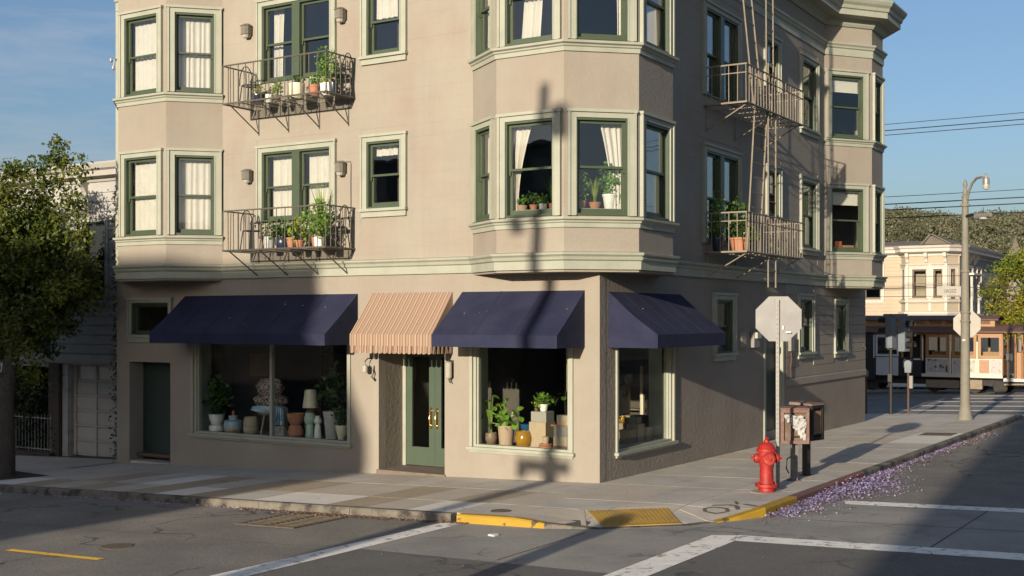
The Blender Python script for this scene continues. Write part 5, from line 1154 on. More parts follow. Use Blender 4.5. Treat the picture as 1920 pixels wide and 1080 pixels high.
MB().fbox(FN, gop[2][0], gop[2][1], -1.6, -1.5, -1, 1.7).fbox(FN, gop[2][0] - .1, gop[2][0], -1.5, -.2, -1, 1.7).fbox(FN, gop[2][1], gop[2][1] + .1, -1.5, -.2, -1, 1.7).fbox(FN, gop[2][0], gop[2][1], -1.5, -.2, 1.6, 1.7).build("porch_recess", 'brickdark', N)
# iron gate in front of the porch and the dark hedge behind it
ig = thing("iron_gate", "black iron picket gate between the tree trunk and the dark pillar", "gate", (-16.2, .75, -.55))
for z in (-.40, .35): MB().box(-17.2, .74, z, -15.2, .76, z + .03).build("rail", 'galv', ig)
for k in range(17): MB().tube([(-17.15 + k * .12, .75, -.62), (-17.15 + k * .12, .75, .45)], .010, 5).build("picket", 'galv', ig)
MB().box(-17.3, .6, -.8, -15.1, .9, -.45).build("footing", 'brickdark', ig)
hd = thing("hedge", "dark overgrown hedge filling the porch behind the iron gate", "hedge", (-16.1, .35, -.55))
MB().tube([(-16.1, .95, -.6), (-16.0, .95, .8)], .05).build("stems", 'bark', hd)
v_ = rt.normal(size=(3200, 3)) * np.array((.55, .22, .55)) + np.array((-16.0, 1.05, .45)); v_ = v_[(v_[:, 2] > -.5) & (v_[:, 0] < -15.0) & (v_[:, 0] > -17.3)]; v_, f_ = leaf_quads(v_, (.07, .13), rt, .55); np_mesh("foliage", v_, f_, 'hedgeleaf', hd, 'stuff')
# dry creeper up the gap between the houses
iv = thing("creeper", "dry brown creeper climbing the gap between the white house and the corner building", "creeper", (-12.12, .3, G(-12.1, .3)))
MB().tube([(-12.14, .35, -.5), (-12.10, .30, 1.5), (-12.15, .30, 3.2), (-12.12, .35, 5.3)], .025, 6).build("stems", 'bark', iv)
k_ = 1900; zz_ = rt.random(k_) * 6.2 - .5; v_ = np.stack([-12.16 + rt.normal(size=k_) * .055, .25 + rt.normal(size=k_) * .12, zz_], 1); v_, f_ = leaf_quads(v_, (.05, .10), rt, .6); np_mesh("foliage", v_, f_, 'ivyleaf', iv, 'stuff')
MB().box(-12.03, .9, -2, -12.01, 1.2, 6.0).build("gap_board", 'brickdark', N)

# ------------------------------------------------------------------ street furniture
def gz(x, y): return G(x, y)
# hydrant
hx, hy = 2.98, -.14; z0 = gz(hx, hy)
H = thing("fire_hydrant", "red fire hydrant with three capped outlets on the corner pavement", "fire hydrant", (hx, hy, z0))
MB().lathe((hx, hy, z0), [(.115, -.02), (.125, 0), (.125, .06), (.115, .075), (.175, .08), (.178, .10), (.175, .125), (.12, .13)], 20).build("base_flange", 'red', H, True)
MB().lathe((hx, hy, z0), [(.112, .125), (.108, .18), (.102, .36), (.118, .44), (.132, .50), (.135, .58), (.125, .625)], 20).build("barrel", 'red', H, True)
MB().lathe((hx, hy, z0), [(.150, .62), (.156, .64), (.152, .665), (.138, .675), (.120, .715), (.085, .75), (.045, .768), (.04, .80), (.028, .805)], 20).build("bonnet", 'red', H, True)
MB().lathe((hx, hy, z0 + .80), [(.032, 0), (.032, .045), (.020, .05)], 5).build("operating_nut", 'red', H)
for ang, rr, ln in ((math.atan2(-.525, -.851) + math.pi * 0 + math.pi, .062, .20), (math.atan2(-.525, -.851), .062, .20), (math.atan2(-.525, -.851) + math.pi / 2, .085, .17)):
    d_ = Vector((math.cos(ang), math.sin(ang), 0)); c_ = Vector((hx, hy, z0 + .52))
    q = MB()
    for (ra, rb_, s0, s1) in ((rr * .95, rr * .9, .09, .14), (rr * 1.22, rr * 1.22, .138, .165), (rr * 1.12, rr * .98, .165, .19), (rr * .5, rr * .5, .19, .205)): q.tube([c_ + d_ * s0, c_ + d_ * s1], ra, 14, rb_)
    o_ = q.build("outlet_cap", 'red', H)
    MB().tube([c_ + d_ * .205, c_ + d_ * .24], .022, 5).build("cap_nut", 'red', o_)
ch = []
for k in range(9): f = k / 8; ch.append((hx + .11 + .02 * f, hy - .09, z0 + .47 - .10 * math.sin(f * math.pi)))
MB().tube(ch, .006, 5).build("chain", 'darkiron', H)
for k in range(6): a = k * math.pi / 3; MB().lathe((hx + .15 * math.cos(a), hy + .15 * math.sin(a), z0 + .125), [(.015, 0), (.015, .018), (.008, .02)], 6).build("bolt", 'red', H)
MB().lathe((hx, hy, z0), [(.26, -.01), (.25, .006), (.12, .008)], 10).build("base_pad", 'concrete_tan', H)
# stop sign seen from behind
def octagon(R_, rot=math.pi / 8): return [(R_ * math.cos(rot + k * math.pi / 4), R_ * math.sin(rot + k * math.pi / 4)) for k in range(8)]
def oct_sign(t, c, R_, nrm, m, name="sign_plate"):
    n = Vector(nrm).normalized(); u = Vector((-n.y, n.x, 0)).normalized(); w = Vector((0, 0, 1)); c = Vector(c)
    A = [c + u * p[0] + w * p[1] for p in octagon(R_)]; Bp = [p + n * .004 for p in A]
    return MB().hull(A, Bp).build(name, m, t)
sx, sy = 2.98, .38; z0 = gz(sx, sy)
camdir = Vector((9.4 - sx, -18.05 - sy, 0)).normalized()
bn = Vector((.30, -1, 0)).normalized()
SS = thing("stop_sign", "octagonal road sign seen from its bare metal back on a steel post by the hydrant", "road sign", (sx, sy, z0))
MB().hull([(sx - .026, sy - .02, z0 - .1), (sx + .026, sy - .02, z0 - .1), (sx + .026, sy + .02, z0 - .1), (sx - .026, sy + .02, z0 - .1)], [(sx - .026, sy - .02, z0 + 2.98), (sx + .026, sy - .02, z0 + 2.98), (sx + .026, sy + .02, z0 + 2.98), (sx - .026, sy + .02, z0 + 2.98)]).build("post", 'galv', SS)
oct_sign(SS, Vector((sx, sy + .03, z0 + 2.68)), .385, bn, 'alum')
q = MB()
for k in range(38): q.lathe((sx, sy - .021, z0 + .12 + k * .075), [(.008, 0), (.008, .002)], 6, 'y')
q.build("punched_holes", 'darkiron', SS)
for z in (2.48, 2.88): MB().lathe((sx, sy - .03, z0 + z), [(.014, 0), (.012, .012)], 6, 'y').build("bolt", 'galv', SS)
MB().box(sx + .13, sy + .005, z0 + 2.46, sx + .21, sy + .012, z0 + 2.48).box(sx + .07, sy + .005, z0 + 2.51, sx + .09, sy + .012, z0 + 2.57).build("sticker", 'whiteline', SS)
# news boxes
def newsbox(label, x, y, rz, mside, front, tall, w=.42, d=.36, h=.56, z=.60, post='postgrey', lean=0):
    t = thing("newspaper_box", label, "newspaper box", (0, 0, 0), "old newspaper boxes by the kerb")
    k = .018
    MB().box(-w / 2, -d / 2, z, w / 2, d / 2, z + k).box(-w / 2, -d / 2, z + h - k, w / 2, d / 2, z + h).box(-w / 2, -d / 2, z + k, -w / 2 + k, d / 2, z + h - k).box(w / 2 - k, -d / 2, z + k, w / 2, d / 2, z + h - k).box(-w / 2 + k, d / 2 - k, z + k, w / 2 - k, d / 2, z + h - k).build("case", mside, t)
    MB().hull([(-w / 2 - .012, -d / 2 - .02, z + h + .001), (w / 2 + .012, -d / 2 - .02, z + h + .001), (w / 2 + .012, d / 2 + .01, z + h + .001), (-w / 2 - .012, d / 2 + .01, z + h + .001)], [(-w / 2, -d / 2, z + h + .03), (w / 2, -d / 2, z + h + .03), (w / 2, d / 2, z + h + .05), (-w / 2, d / 2, z + h + .05)]).build("lid", mside, t)
    fw = .05
    MB().box(-w / 2 + .0, -d / 2 - .02, z, w / 2, -d / 2 - .001, z + fw).box(-w / 2, -d / 2 - .02, z + h - fw, w / 2, -d / 2 - .001, z + h).box(-w / 2, -d / 2 - .02, z + fw, -w / 2 + fw, -d / 2 - .001, z + h - fw).box(w / 2 - fw, -d / 2 - .02, z + fw, w / 2, -d / 2 - .001, z + h - fw).build("door_frame", mside, t)
    MB().box(-w / 2 + fw, -d / 2 - .008, z + fw, w / 2 - fw, -d / 2 - .003, z + h - fw).build("pane", 'shopglass', t)
    MB().box(-w / 2 + .03, -d / 2 + .04, z + .02, w / 2 - .03, -d / 2 + .07, z + h - .04).build("shelf_back", 'newsbrown' if front == 'paper' else 'newsblack', t)
    MB().tube([(-.05, -d / 2 - .02, z + .12), (-.05, -d / 2 - .05, z + .12), (.05, -d / 2 - .05, z + .12), (.05, -d / 2 - .02, z + .12)], .008, 5).build("handle", 'darkiron', t)
    if front == 'paper':
        rr = random.Random(4); vs = []; fs = []; n_ = 9
        for j in range(n_):
            for i in range(n_): vs.append((-.17 + .34 * i / (n_ - 1) + rr.uniform(-.012, .012), -d / 2 - .03 - rr.random() * .035, z + .05 + .42 * j / (n_ - 1) + rr.uniform(-.015, .015)))
        for j in range(n_ - 1):
            for i in range(n_ - 1):
                if i + j > 6 and not (i > 6 and j > 6): fs.append((j * n_ + i, j * n_ + i + 1, (j + 1) * n_ + i + 1, (j + 1) * n_ + i))
        MB().add(vs, fs).build("crumpled_paper", 'newspaper', t)
    else:
        MB().box(-w / 2 + .07, -d / 2 - .001, z + .10, w / 2 - .07, -d / 2 + .03, z + h - .10).build("paper_stack", 'posterc', t)
    MB().box(-.055, -.05, -.06, .055, .05, z).build("post", post, t); MB().box(-.11, -.09, -.04, .11, .09, .008).build("foot_plate", 'rust', t)
    if post == 'postgrey': MB().tube([(-.055, -.06, .40), (-.12, -.07, .36), (-.13, -.05, .20), (-.09, -.03, .12)], .012, 5).build("chain", 'darkiron', t)
    t.location = (x, y, gz(x, y)); t.rotation_euler = (R(lean), 0, rz); return t
newsbox("faded red newspaper box with torn crumpled paper in its door", 2.87, 1.50, R(24), 'newsbrown', 'paper', False, .46, .34, .56, .62, 'postgrey', -2)
newsbox("black edged newspaper box with a faded red top behind the crumpled paper one", 2.82, 2.30, R(78), 'newsblack', 'stack', True, .40, .42, .60, .62, 'postblack')
bpy.data.objects["lid.001"].data.materials[0] = M['newsbrown']
# street lamp with second sign
lx, ly = 2.48, 17.47; z0 = gz(lx, ly)
LP = thing("street_lamp", "tall tan street lamp post with a gooseneck lantern at the far corner", "street lamp", (lx, ly, z0))
MB().lathe((lx, ly, z0), [(.21, -.05), (.21, .06), (.185, .12), (.16, .30), (.145, .42)], 14).build("base", 'poleconc', LP, True)
MB().tube([(lx, ly, z0 + .40), (lx, ly, z0 + 6.25)], .135, 14, .085).build("pole", 'poleconc', LP, True)
for z in (1.0, 2.75, 3.0, 4.15, 6.0): MB().lathe((lx, ly, z0 + z), [(.13, 0), (.135, .01), (.135, .05), (.13, .06)], 12).build("band", 'poleconc', LP)
MB().lathe((lx, ly, z0 + 6.25), [(.10, 0), (.10, .05), (.06, .08), (.075, .16), (.05, .22), (.04, .28), (.065, .36), (.05, .44), (.015, .52)], 12).build("finial", 'poleconc', LP, True)
U3 = Vector((.851, -.525 * 1.6, 0)).normalized()
arm = [Vector((lx, ly, z0 + 6.20)) + U3 * a + Vector((0, 0, b)) for a, b in ((.08, 0), (.18, .22), (.32, .42), (.52, .54), (.74, .55), (.95, .48))]
MB().tube(arm, .035, 8).build("arm", 'poleconc', LP, True)
e_ = Vector((lx, ly, z0 + 6.20)) + U3 * .95
MB().lathe((e_.x, e_.y, e_.z + .32), [(.04, .0), (.09, .0), (.095, .10), (.085, .14), (.09, .17), (.04, .19), (.03, .30), (.01, .32)], 12).build("lantern_cap", 'galv', LP, True)
MB().lathe((e_.x, e_.y, e_.z + .18), [(.02, 0), (.06, .01), (.085, .06), (.085, .14)], 12).build("globe", 'lampglass', LP, True)
cb2 = [Vector((lx, ly, z0 + 5.72)) + U3 * a + Vector((0, 0, b)) for a, b in ((.06, 0), (.30, .03), (.52, .0), (.75, -.02))]
MB().tube(cb2, .05, 8, .03).build("bracket_arm", 'darkiron', LP)
q0 = Vector((lx, ly, z0 + 5.68)) + U3 * .85; 
MB().tube([q0 - U3 * .32, q0 - U3 * .26, q0 - U3 * .05, q0 + U3 * .20, q0 + U3 * .30], .10, 10, .055).build("lamp_head", 'galv', LP, True)
MB().lathe((q0.x, q0.y, q0.z - .10), [(.05, -.03), (.12, .0), (.13, .05)], 12).build("diffuser", 'lampglass', LP, True)
oct_sign(LP, Vector((lx + .02, ly + .14, z0 + 2.70)), .40, (.45, -1, 0), 'signwhite')
MB().box(lx - .05, ly - .145, z0 + 2.22, lx + .03, ly - .138, z0 + 2.27).build("sticker", 'paper', LP)
sb = Facet((lx - .60, ly + .30), (lx - .10, ly + .0))
sp_ = MB(); uv = Vector((.851, .525, 0))
A0 = Vector((lx, ly, z0 + 3.60)) - uv * .12; A1 = A0 - uv * .68
FS = Facet((A1.x, A1.y), (A0.x, A0.y))
snp = MB().fbox(FS, 0, FS.L, -.012, .0, z0 + 3.50, z0 + 3.76).build("street_name_plate", 'signwhite', LP)
MB().fbox(FS, .35, FS.L + .05, -.02, -.005, z0 + 3.46, z0 + 3.498).build("plate_bracket", 'galv', LP)
cu = bpy.data.curves.new("plate_lettering", 'FONT'); cu.body = "IASIZ"; cu.size = .15; cu.extrude = .001; cu.align_x = 'CENTER'
tmp_ = bpy.data.objects.new("plate_lettering_curve", cu); COL.objects.link(tmp_); bpy.context.view_layer.update()
lm_ = bpy.data.meshes.new_from_object(tmp_.evaluated_get(bpy.context.evaluated_depsgraph_get())); bpy.data.objects.remove(tmp_)
lm_.materials.clear(); lm_.materials.append(M['darkpaint']); to = bpy.data.objects.new("plate_lettering", lm_); COL.objects.link(to)
pc = FS.P(FS.L * .56, .003, z0 + 3.575); to.location = Vector(pc) - ORG[LP.name]; to.rotation_euler = (R(90), 0, math.atan2(FS.t.y, FS.t.x)); to.parent = snp
# parking meter
mx_, my_ = .37, 20.1 - .35; z0 = gz(mx_, my_)
PM = thing("parking_meter", "parking meter with a grey domed head on a thin brown pole near the crosswalk", "parking meter", (mx_, my_, z0))
MB().tube([(mx_, my_, z0 - .05), (mx_, my_, z0 + 1.28)], .032, 8).build("pole", 'rust', PM)
MB().hull([(mx_ - .09, my_ - .06, z0 + 1.28), (mx_ + .09, my_ - .06, z0 + 1.28), (mx_ + .09, my_ + .06, z0 + 1.28), (mx_ - .09, my_ + .06, z0 + 1.28)], [(mx_ - .11, my_ - .07, z0 + 1.55), (mx_ + .11, my_ - .07, z0 + 1.55), (mx_ + .11, my_ + .07, z0 + 1.55), (mx_ - .11, my_ + .07, z0 + 1.55)]).build("housing", 'signal', PM)
MB().lathe((mx_, my_ - .07, z0 + 1.55), [(.02, 0), (.11, .0), (.11, .14), (.02, .14)], 16, 'y').build("dome", 'signal', PM)
MB().box(mx_ + .04, my_ - .05, z0 + .80, mx_ + .14, my_ + .05, z0 + 1.18).build("side_box", 'plasticgrey', PM)
o_ = thing("bollard_post", "thin rusty post with a bracket at the far building corner", "post", (-.9, 20.0 - .3, gz(-.9, 19.7)))
MB().tube([(-.9, 19.7, gz(-.9, 19.7)), (-.9, 19.7, 1.15)], .03, 6).build("pole", 'rust', o_); MB().box(-.95, 19.64, .95, -.84, 19.72, 1.15).build("bracket", 'plasticgrey', o_)
# traffic signal by the far kerb
tx, ty = -.16, 19.75; z0 = gz(tx, ty)
TS = thing("traffic_signal", "grey traffic signal heads seen from the side in front of the cable car", "traffic signal", (tx, ty, z0))
MB().tube([(tx, ty, z0), (tx, ty, z0 + 3.1)], .05, 8).build("pole", 'newsblack', TS)
def sig_head(x, y, z, yaw):
    c_, s_ = math.cos(yaw), math.sin(yaw)
    def q(p): return (x + p[0] * c_ - p[1] * s_, y + p[0] * s_ + p[1] * c_, z + p[2])
    h = MB().hull([q(p) for p in ((-.15, -.1, -.5), (.15, -.1, -.5), (.15, .12, -.5), (-.15, .12, -.5))], [q(p) for p in ((-.15, -.1, .5), (.15, -.1, .5), (.15, .12, .5), (-.15, .12, .5))]).build("signal_head", 'signal', TS)
    for k in (-.32, 0, .32):
        ring = MB()
        for i in range(8):
            a0, a1 = math.pi * (i / 8) * 1.2 - .3, math.pi * ((i + 1) / 8) * 1.2 - .3
            P4 = [(math.cos(a) * .12, yy, math.sin(a) * .12 + k) for a in (a0, a1) for yy in (-.11, -.34)]
            P5 = [(math.cos(a) * .135, yy, math.sin(a) * .135 + k) for a in (a0, a1) for yy in (-.11, -.34)]
            ring.hexa([q(P4[0]), q(P4[2]), q(P4[3]), q(P4[1]), q(P5[0]), q(P5[2]), q(P5[3]), q(P5[1])])
        ring.build("visor", 'newsblack', h)
        MB().hull([q((math.cos(t_) * .11, -.105, math.sin(t_) * .11 + k)) for t_ in [i * .785 for i in range(8)]], [q((math.cos(t_) * .11, -.115, math.sin(t_) * .11 + k)) for t_ in [i * .785 for i in range(8)]]).build("lens", 'black', h)
sig_head(tx - .02, ty + .05, z0 + 2.55, R(-100)); sig_head(tx + .42, ty - .05, z0 + 2.45, R(75))
MB().box(tx - .22, ty - .04, z0 + 3.0, tx + .50, ty + .04, z0 + 3.1).build("cross_bracket", 'signal', TS); MB().box(tx - .06, ty - .12, z0 + 1.0, tx + .06, ty - .05, z0 + 1.25).build("push_button_box", 'newsblack', TS)
# boxes and conduit on the side wall
o_ = thing("electric_meter", "small grey electric meter box on the side wall near the door", "meter box", (.05, 7.28, 2.2), "boxes on the side wall")
MB().box(.0165, 7.12, 2.14, .10, 7.46, 2.47).build("case", 'plasticgrey', o_); MB().box(.10, 7.16, 2.34, .16, 7.42, 2.47).build("hood", 'signwhite', o_)
o_ = thing("junction_box", "flat stucco coloured junction box beside the electric meter", "junction box", (.03, 6.62, 2.2), "boxes on the side wall")
MB().box(.0, 6.46, 2.15, .05, 6.78, 2.50).build("case", 'stucco', o_); MB().box(.05, 6.49, 2.18, .058, 6.75, 2.47).build("cover", 'siding', o_)
o_ = thing("wall_intercom", "slim grey intercom box with a dangling conduit between the side door and window", "intercom", (.03, 9.75, 2.0), "boxes on the side wall")
MB().box(.0165, 9.62, 2.0, .09, 9.86, 2.36).build("case", 'plasticgrey', o_); MB().tube([(.04, 9.74, 2.0), (.05, 9.76, 1.8), (.045, 9.70, 1.6), (.04, 9.74, 1.38)], .018, 6).build("conduit", 'rust', o_)
o_ = thing("wall_bib", "small hose tap near the far end of the side wall", "tap", (.03, 15.9, 1.95)); MB().tube([(.016, 15.9, 1.98), (.10, 15.9, 1.98), (.12, 15.9, 1.90)], .018, 6).build("spout", 'rust', o_); MB().lathe((.06, 15.9, 2.0), [(.01, 0), (.03, .03), (.03, .04)], 8).build("handle", 'rust', o_)
o_ = MB().tube([(-11.98, -.05, 8.5), (-12.10, -.05, 8.5)], .015).lathe((-12.13, -.05, 8.45), [(.02, 0), (.035, .02), (.03, .08)], 8).lathe((-12.06, -.05, 8.27), [(.02, 0), (.035, .02), (.03, .08)], 8).tube([(-12.02, -.05, 8.5), (-12.06, -.05, 8.3)], .012).build("wire_insulator", 'galv'); tag(o_, "wire insulators bolted to the left edge of the corner building high up", "insulator")
# drain grate, tactile paving, covers, marks
def lay(x, y, lift=0, road_=True): return (x, y, G(x, y) - (KERB if road_ else 0) + lift)
DG = thing("drain_grate", "rusty iron drain grate set in the road by the kerb", "drain grate", lay(-2.5, -4.85))
def rbox(x0, y0, x1, y1, l0, l1, road_=True, dr=False):
    f = lambda x, y, l: (x, y, G(x, y) - (KERB if road_ else 0) + l + (drop(x, y) if dr else 0))
    return [f(x0, y0, l0), f(x1, y0, l0), f(x1, y1, l0), f(x0, y1, l0), f(x0, y0, l1), f(x1, y0, l1), f(x1, y1, l1), f(x0, y1, l1)]
MB().hexa(rbox(-3.03, -5.42, -1.95, -4.30, .001, .004)).build("pit_shade", 'black', DG)  # flat plate on the road; the dark below the bars is its black colour
MB().hexa(rbox(-3.05, -5.45, -2.99, -4.27, .001, .014)).hexa(rbox(-1.99, -5.45, -1.93, -4.27, .001, .014)).hexa(rbox(-2.99, -5.45, -1.99, -5.39, .001, .014)).hexa(rbox(-2.99, -4.33, -1.99, -4.27, .001, .014)).hexa(rbox(-2.52, -5.39, -2.46, -4.33, .001, .014)).build("frame", 'grate', DG)
for k in range(10):
    y0 = -5.36 + k * .105; MB().hexa(rbox(-2.99, y0, -2.52, y0 + .04, .004, .012)).hexa(rbox(-2.46, y0, -1.99, y0 + .04, .004, .012)).build("bar", 'grate', DG)
TP = thing("tactile_paving", "yellow tactile paving pad of raised domes on the kerb ramp", "tactile paving", (2.4, -3.4, 0))
def quadpt(a, b): # bilinear on the pad
    P00, P10, P11, P01 = [Vector(p) for p in ((1.98, -3.68), (2.82, -3.02), (2.28, -2.28), (1.36, -2.98))]
    p = (P00 * (1 - a) + P10 * a) * (1 - b) + (P01 * (1 - a) + P11 * a) * b; return (p.x, p.y, G(p.x, p.y) + drop(p.x, p.y))
nx_, ny_ = 8, 6; vs = []; fs = []
for j in range(ny_ + 1):
    for i in range(nx_ + 1): p = quadpt(i / nx_, j / ny_); vs.append((p[0], p[1], p[2] + .011))
for j in range(ny_):
    for i in range(nx_): k = j * (nx_ + 1) + i; fs.append((k, k + 1, k + nx_ + 2, k + nx_ + 1))
b = MB(); b.add(vs, fs); n0 = len(vs); b.add([(p[0], p[1], p[2] - .035) for p in vs], [f[::-1] for f in fs])
edge = [i for i in range(nx_ + 1)] + [(j + 1) * (nx_ + 1) - 1 for j in range(1, ny_ + 1)] + [ny_ * (nx_ + 1) + i for i in range(nx_ - 1, -1, -1)] + [j * (nx_ + 1) for j in range(ny_ - 1, 0, -1)]
for i in range(len(edge)): a, c = edge[i], edge[(i + 1) % len(edge)]; b.f.append((a, a + n0, c + n0, c))
b.build("pad", 'dome', TP)
b = MB()
for j in range(15):
    for i in range(19): p = quadpt((i + .5) / 19, (j + .5) / 15); b.lathe((p[0], p[1], p[2] + .011), [(.013, -.002), (.010, .0015), (.006, .003)], 6)
b.build("domes", 'dome', TP, kind='stuff')
# flare strips beside the ramp
for nm, (x0_, y0_), (x1_, y1_) in (("ramp_joint", (1.25, -2.95), (1.78, -3.86)), ("ramp_joint", (2.46, -2.2), (3.16, -2.72))):
    d_ = Vector((x1_ - x0_, y1_ - y0_)).normalized(); q_ = Vector((-d_.y, d_.x)) * .035; b = MB(); n_ = 5
    for i in range(n_):
        f0, f1 = i / n_, (i + 1) / n_; pts_ = []
        for l in (-.01, .006):
            for f_, s_ in ((f0, 1), (f1, 1), (f1, -1), (f0, -1)):
                X = x0_ + (x1_ - x0_) * f_ + q_.x * s_; Y = y0_ + (y1_ - y0_) * f_ + q_.y * s_; pts_.append((X, Y, G(X, Y) + drop(X, Y) + l))
        b.hexa(pts_)
    b.build(nm, 'concrete_warm', pave)
o_ = thing("utility_cover", "small round iron utility cover in the pavement near the yellow kerb", "utility cover", (.28, -3.56, G(.28, -3.56)))
MB().lathe((.28, -3.56, G(.28, -3.56)), [(.13, -.01), (.13, .008), (.10, .010)], 18).build("lid", 'grate', o_); MB().lathe((.28, -3.56, G(.28, -3.56)), [(.15, -.01), (.15, .006), (.14, .006)], 18).build("ring", 'darkiron', o_)
o_ = thing("utility_cover", "round iron utility cover in the shaded road near the tree", "utility cover", lay(-9.6, -5.4))
MB().lathe(lay(-9.6, -5.4), [(.32, -.01), (.32, .010), (.30, .012)], 24).build("lid", 'grate', o_)
o_ = thing("utility_cover", "oval iron cover in the road beside the yellow lane line", "utility cover", lay(-3.05, -7.55))
MB().lathe(lay(-3.05, -7.55), [(.20, -.01), (.20, .009), (.18, .011)], 20).build("lid", 'grate', o_)
o_ = MB().hexa(rbox(2.55, 11.5, 3.3, 12.4, -.005, .008, False)).build("utility_cover", 'grate'); tag(o_, "rectangular iron cover in the far side pavement by the kerb", "utility cover")
# sprayed survey marks on the corner pavement (flat paint)
def paint(pts, w, cl=False):
    b = MB(); n_ = len(pts)
    for i in range(n_ if cl else n_ - 1):
        a, c = Vector(pts[i]), Vector(pts[(i + 1) % n_]); L = (c - a).length; m_ = max(1, int(L / .12))
        for k in range(m_):
            p, q = a + (c - a) * k / m_, a + (c - a) * (k + 1) / m_ ; d_ = (c - a).normalized(); s_ = Vector((-d_.y, d_.x)) * w
            vs_ = []
            for l in (.001, .0075 + i * .0002):
                for v_ in (p - s_, q - s_, q + s_, p + s_): vs_.append((v_.x, v_.y, G(v_.x, v_.y) + drop(v_.x, v_.y) + l))
            b.hexa(vs_)
    return b
pt_ = thing("painted_mark", "dark sprayed utility marking on the corner pavement near the hydrant", "paint mark", (3.0, -1.9, .12))
UL = lambda a, b: (2.98 + .72 * (a * .851 + b * .525), -1.95 + .72 * (-a * .525 + b * .851))
paint([UL(-.22, -.28), UL(.0, -.42), UL(.28, -.36), UL(.34, -.12), UL(.10, .02), UL(-.18, -.08)], .026, True).build("ring_stroke", 'darkpaint', pt_)
paint([UL(-.34, .0), UL(-.14, .28), UL(.05, .30), UL(.36, .10)], .03).build("arch_stroke", 'darkpaint', pt_)
paint([UL(-.40, .62), UL(-.08, .42)], .02).build("thin_stroke", 'darkpaint', pt_); paint([UL(.0, .52), UL(.40, .52)], .03).build("bar_stroke", 'darkpaint', pt_)
# ------------------------------------------------------------------ fallen petals and litter
def petals(name, label, xs, n, m, size, road_=True, flat=.35):
    P_ = np.array([(x, y, G(x, y) - (KERB - .012 if road_ else -.006) + abs(rng.normal()) * h_) for x, y, h_ in xs])
    k = len(P_); d = rng.normal(size=(k, 3)); d[:, 2] *= flat; d /= np.linalg.norm(d, axis=1)[:, None]
    up = np.tile([0, 0, 1.], (k, 1)) + rng.normal(size=(k, 3)) * .35; s = np.cross(d, up); s /= np.linalg.norm(s, axis=1)[:, None]
    L = (size[0] + (size[1] - size[0]) * rng.random(k))[:, None]
    v = np.stack([P_ - d * L * .5, P_ + s * L * .3, P_ + d * L * .5, P_ - s * L * .3], 1); v[:, 1, 2] += .006; v[:, :, 2] = np.maximum(v[:, :, 2], (P_[:, 2] - .006)[:, None])
    o_ = np_mesh(name, v.reshape(-1, 3), np.arange(4 * k).reshape(k, 4), m); tag(o_, label, "fallen petals", None, 'stuff'); return o_
def drift(n, y0, y1, wfun, hfun, x_edge=3.62):
    out = []
    while len(out) < n:
        y = random.uniform(y0, y1); w = wfun(y)
        if random.random() > w / 1.3: continue
        a = abs(random.gauss(0, .5)) * w
        out.append((x_edge + a, y, hfun(y) * math.exp(-a * 2.2)))
    return out
wf = lambda y: .14 + .72 * math.exp(-((y - 1.7) / 1.9) ** 2) + .25 * math.exp(-((y + 1.2) / 1.0) ** 2)
hf = lambda y: .012 + .05 * math.exp(-((y - 1.5) / 1.8) ** 2)
a_ = drift(3400, -2.0, 11.0, wf, hf)
petals("purple_petals", "drift of fallen purple petals along the kerb of the side street", a_, 0, 'petal', (.03, .06))
petals("pale_petals", "paler fallen petals mixed into the purple drift along the side kerb", drift(900, -2.2, 14.0, lambda y: wf(y) + .3, hf), 0, 'petalpale', (.03, .055))
petals("dry_petals", "dry brown petals scattered round the purple drift", drift(1300, -2.6, 16.5, lambda y: .35 + wf(y) * .6, lambda y: .004), 0, 'drypetal', (.025, .05))
lst = [(random.uniform(-4.2, 0.1), -4.12 - abs(random.gauss(0, .07)), .004) for _ in range(900)] + [(random.uniform(-3.4, -1.2), -4.15 - abs(random.gauss(0, .12)), .006) for _ in range(500)]
petals("gutter_litter", "dry reddish leaf litter in the gutter of the front kerb", lst, 0, 'drypetal', (.02, .045))
petals("gutter_petals", "pale purple petals scattered in the shaded front gutter", [(random.uniform(-9.5, -3.0), -4.13 - abs(random.gauss(0, .08)), .004) for _ in range(420)], 0, 'petalpale', (.025, .05))
sc = [(random.uniform(-1, 9), random.uniform(-9, 8), .002) for _ in range(900)]; sc = [q for q in sc if q[0] > 3.8 or q[1] < -4.3]
petals("scattered_debris", "tiny dry leaves scattered over the road", sc, 0, 'drypetal', (.012, .03))
sc = [(random.uniform(-11, 3.4), random.uniform(-3.8, -.1), .001) for _ in range(240)] + [(random.uniform(.2, 3.3), random.uniform(0, 15), .001) for _ in range(200)]
petals("pavement_debris", "tiny dry leaves scattered over the pavement", sc, 0, 'drypetal', (.012, .03), False)
for nm, x, y, lb in (("paper_scrap", -10.05, -4.35, "white paper scrap in the gutter near the tree"), ("paper_scrap", 1.0, -4.9, "small white scrap on the crossing by the yellow kerb")):
    z = G(x, y) - KERB; o_ = MB().hull([(x - .06, y - .04, z + .006), (x + .05, y - .05, z + .006), (x + .06, y + .05, z + .008), (x - .04, y + .04, z + .006)], [(x - .05, y - .03, z + .03), (x + .04, y - .04, z + .02), (x + .05, y + .04, z + .035), (x - .03, y + .03, z + .02)]).build(nm, 'paper'); tag(o_, lb, "paper")

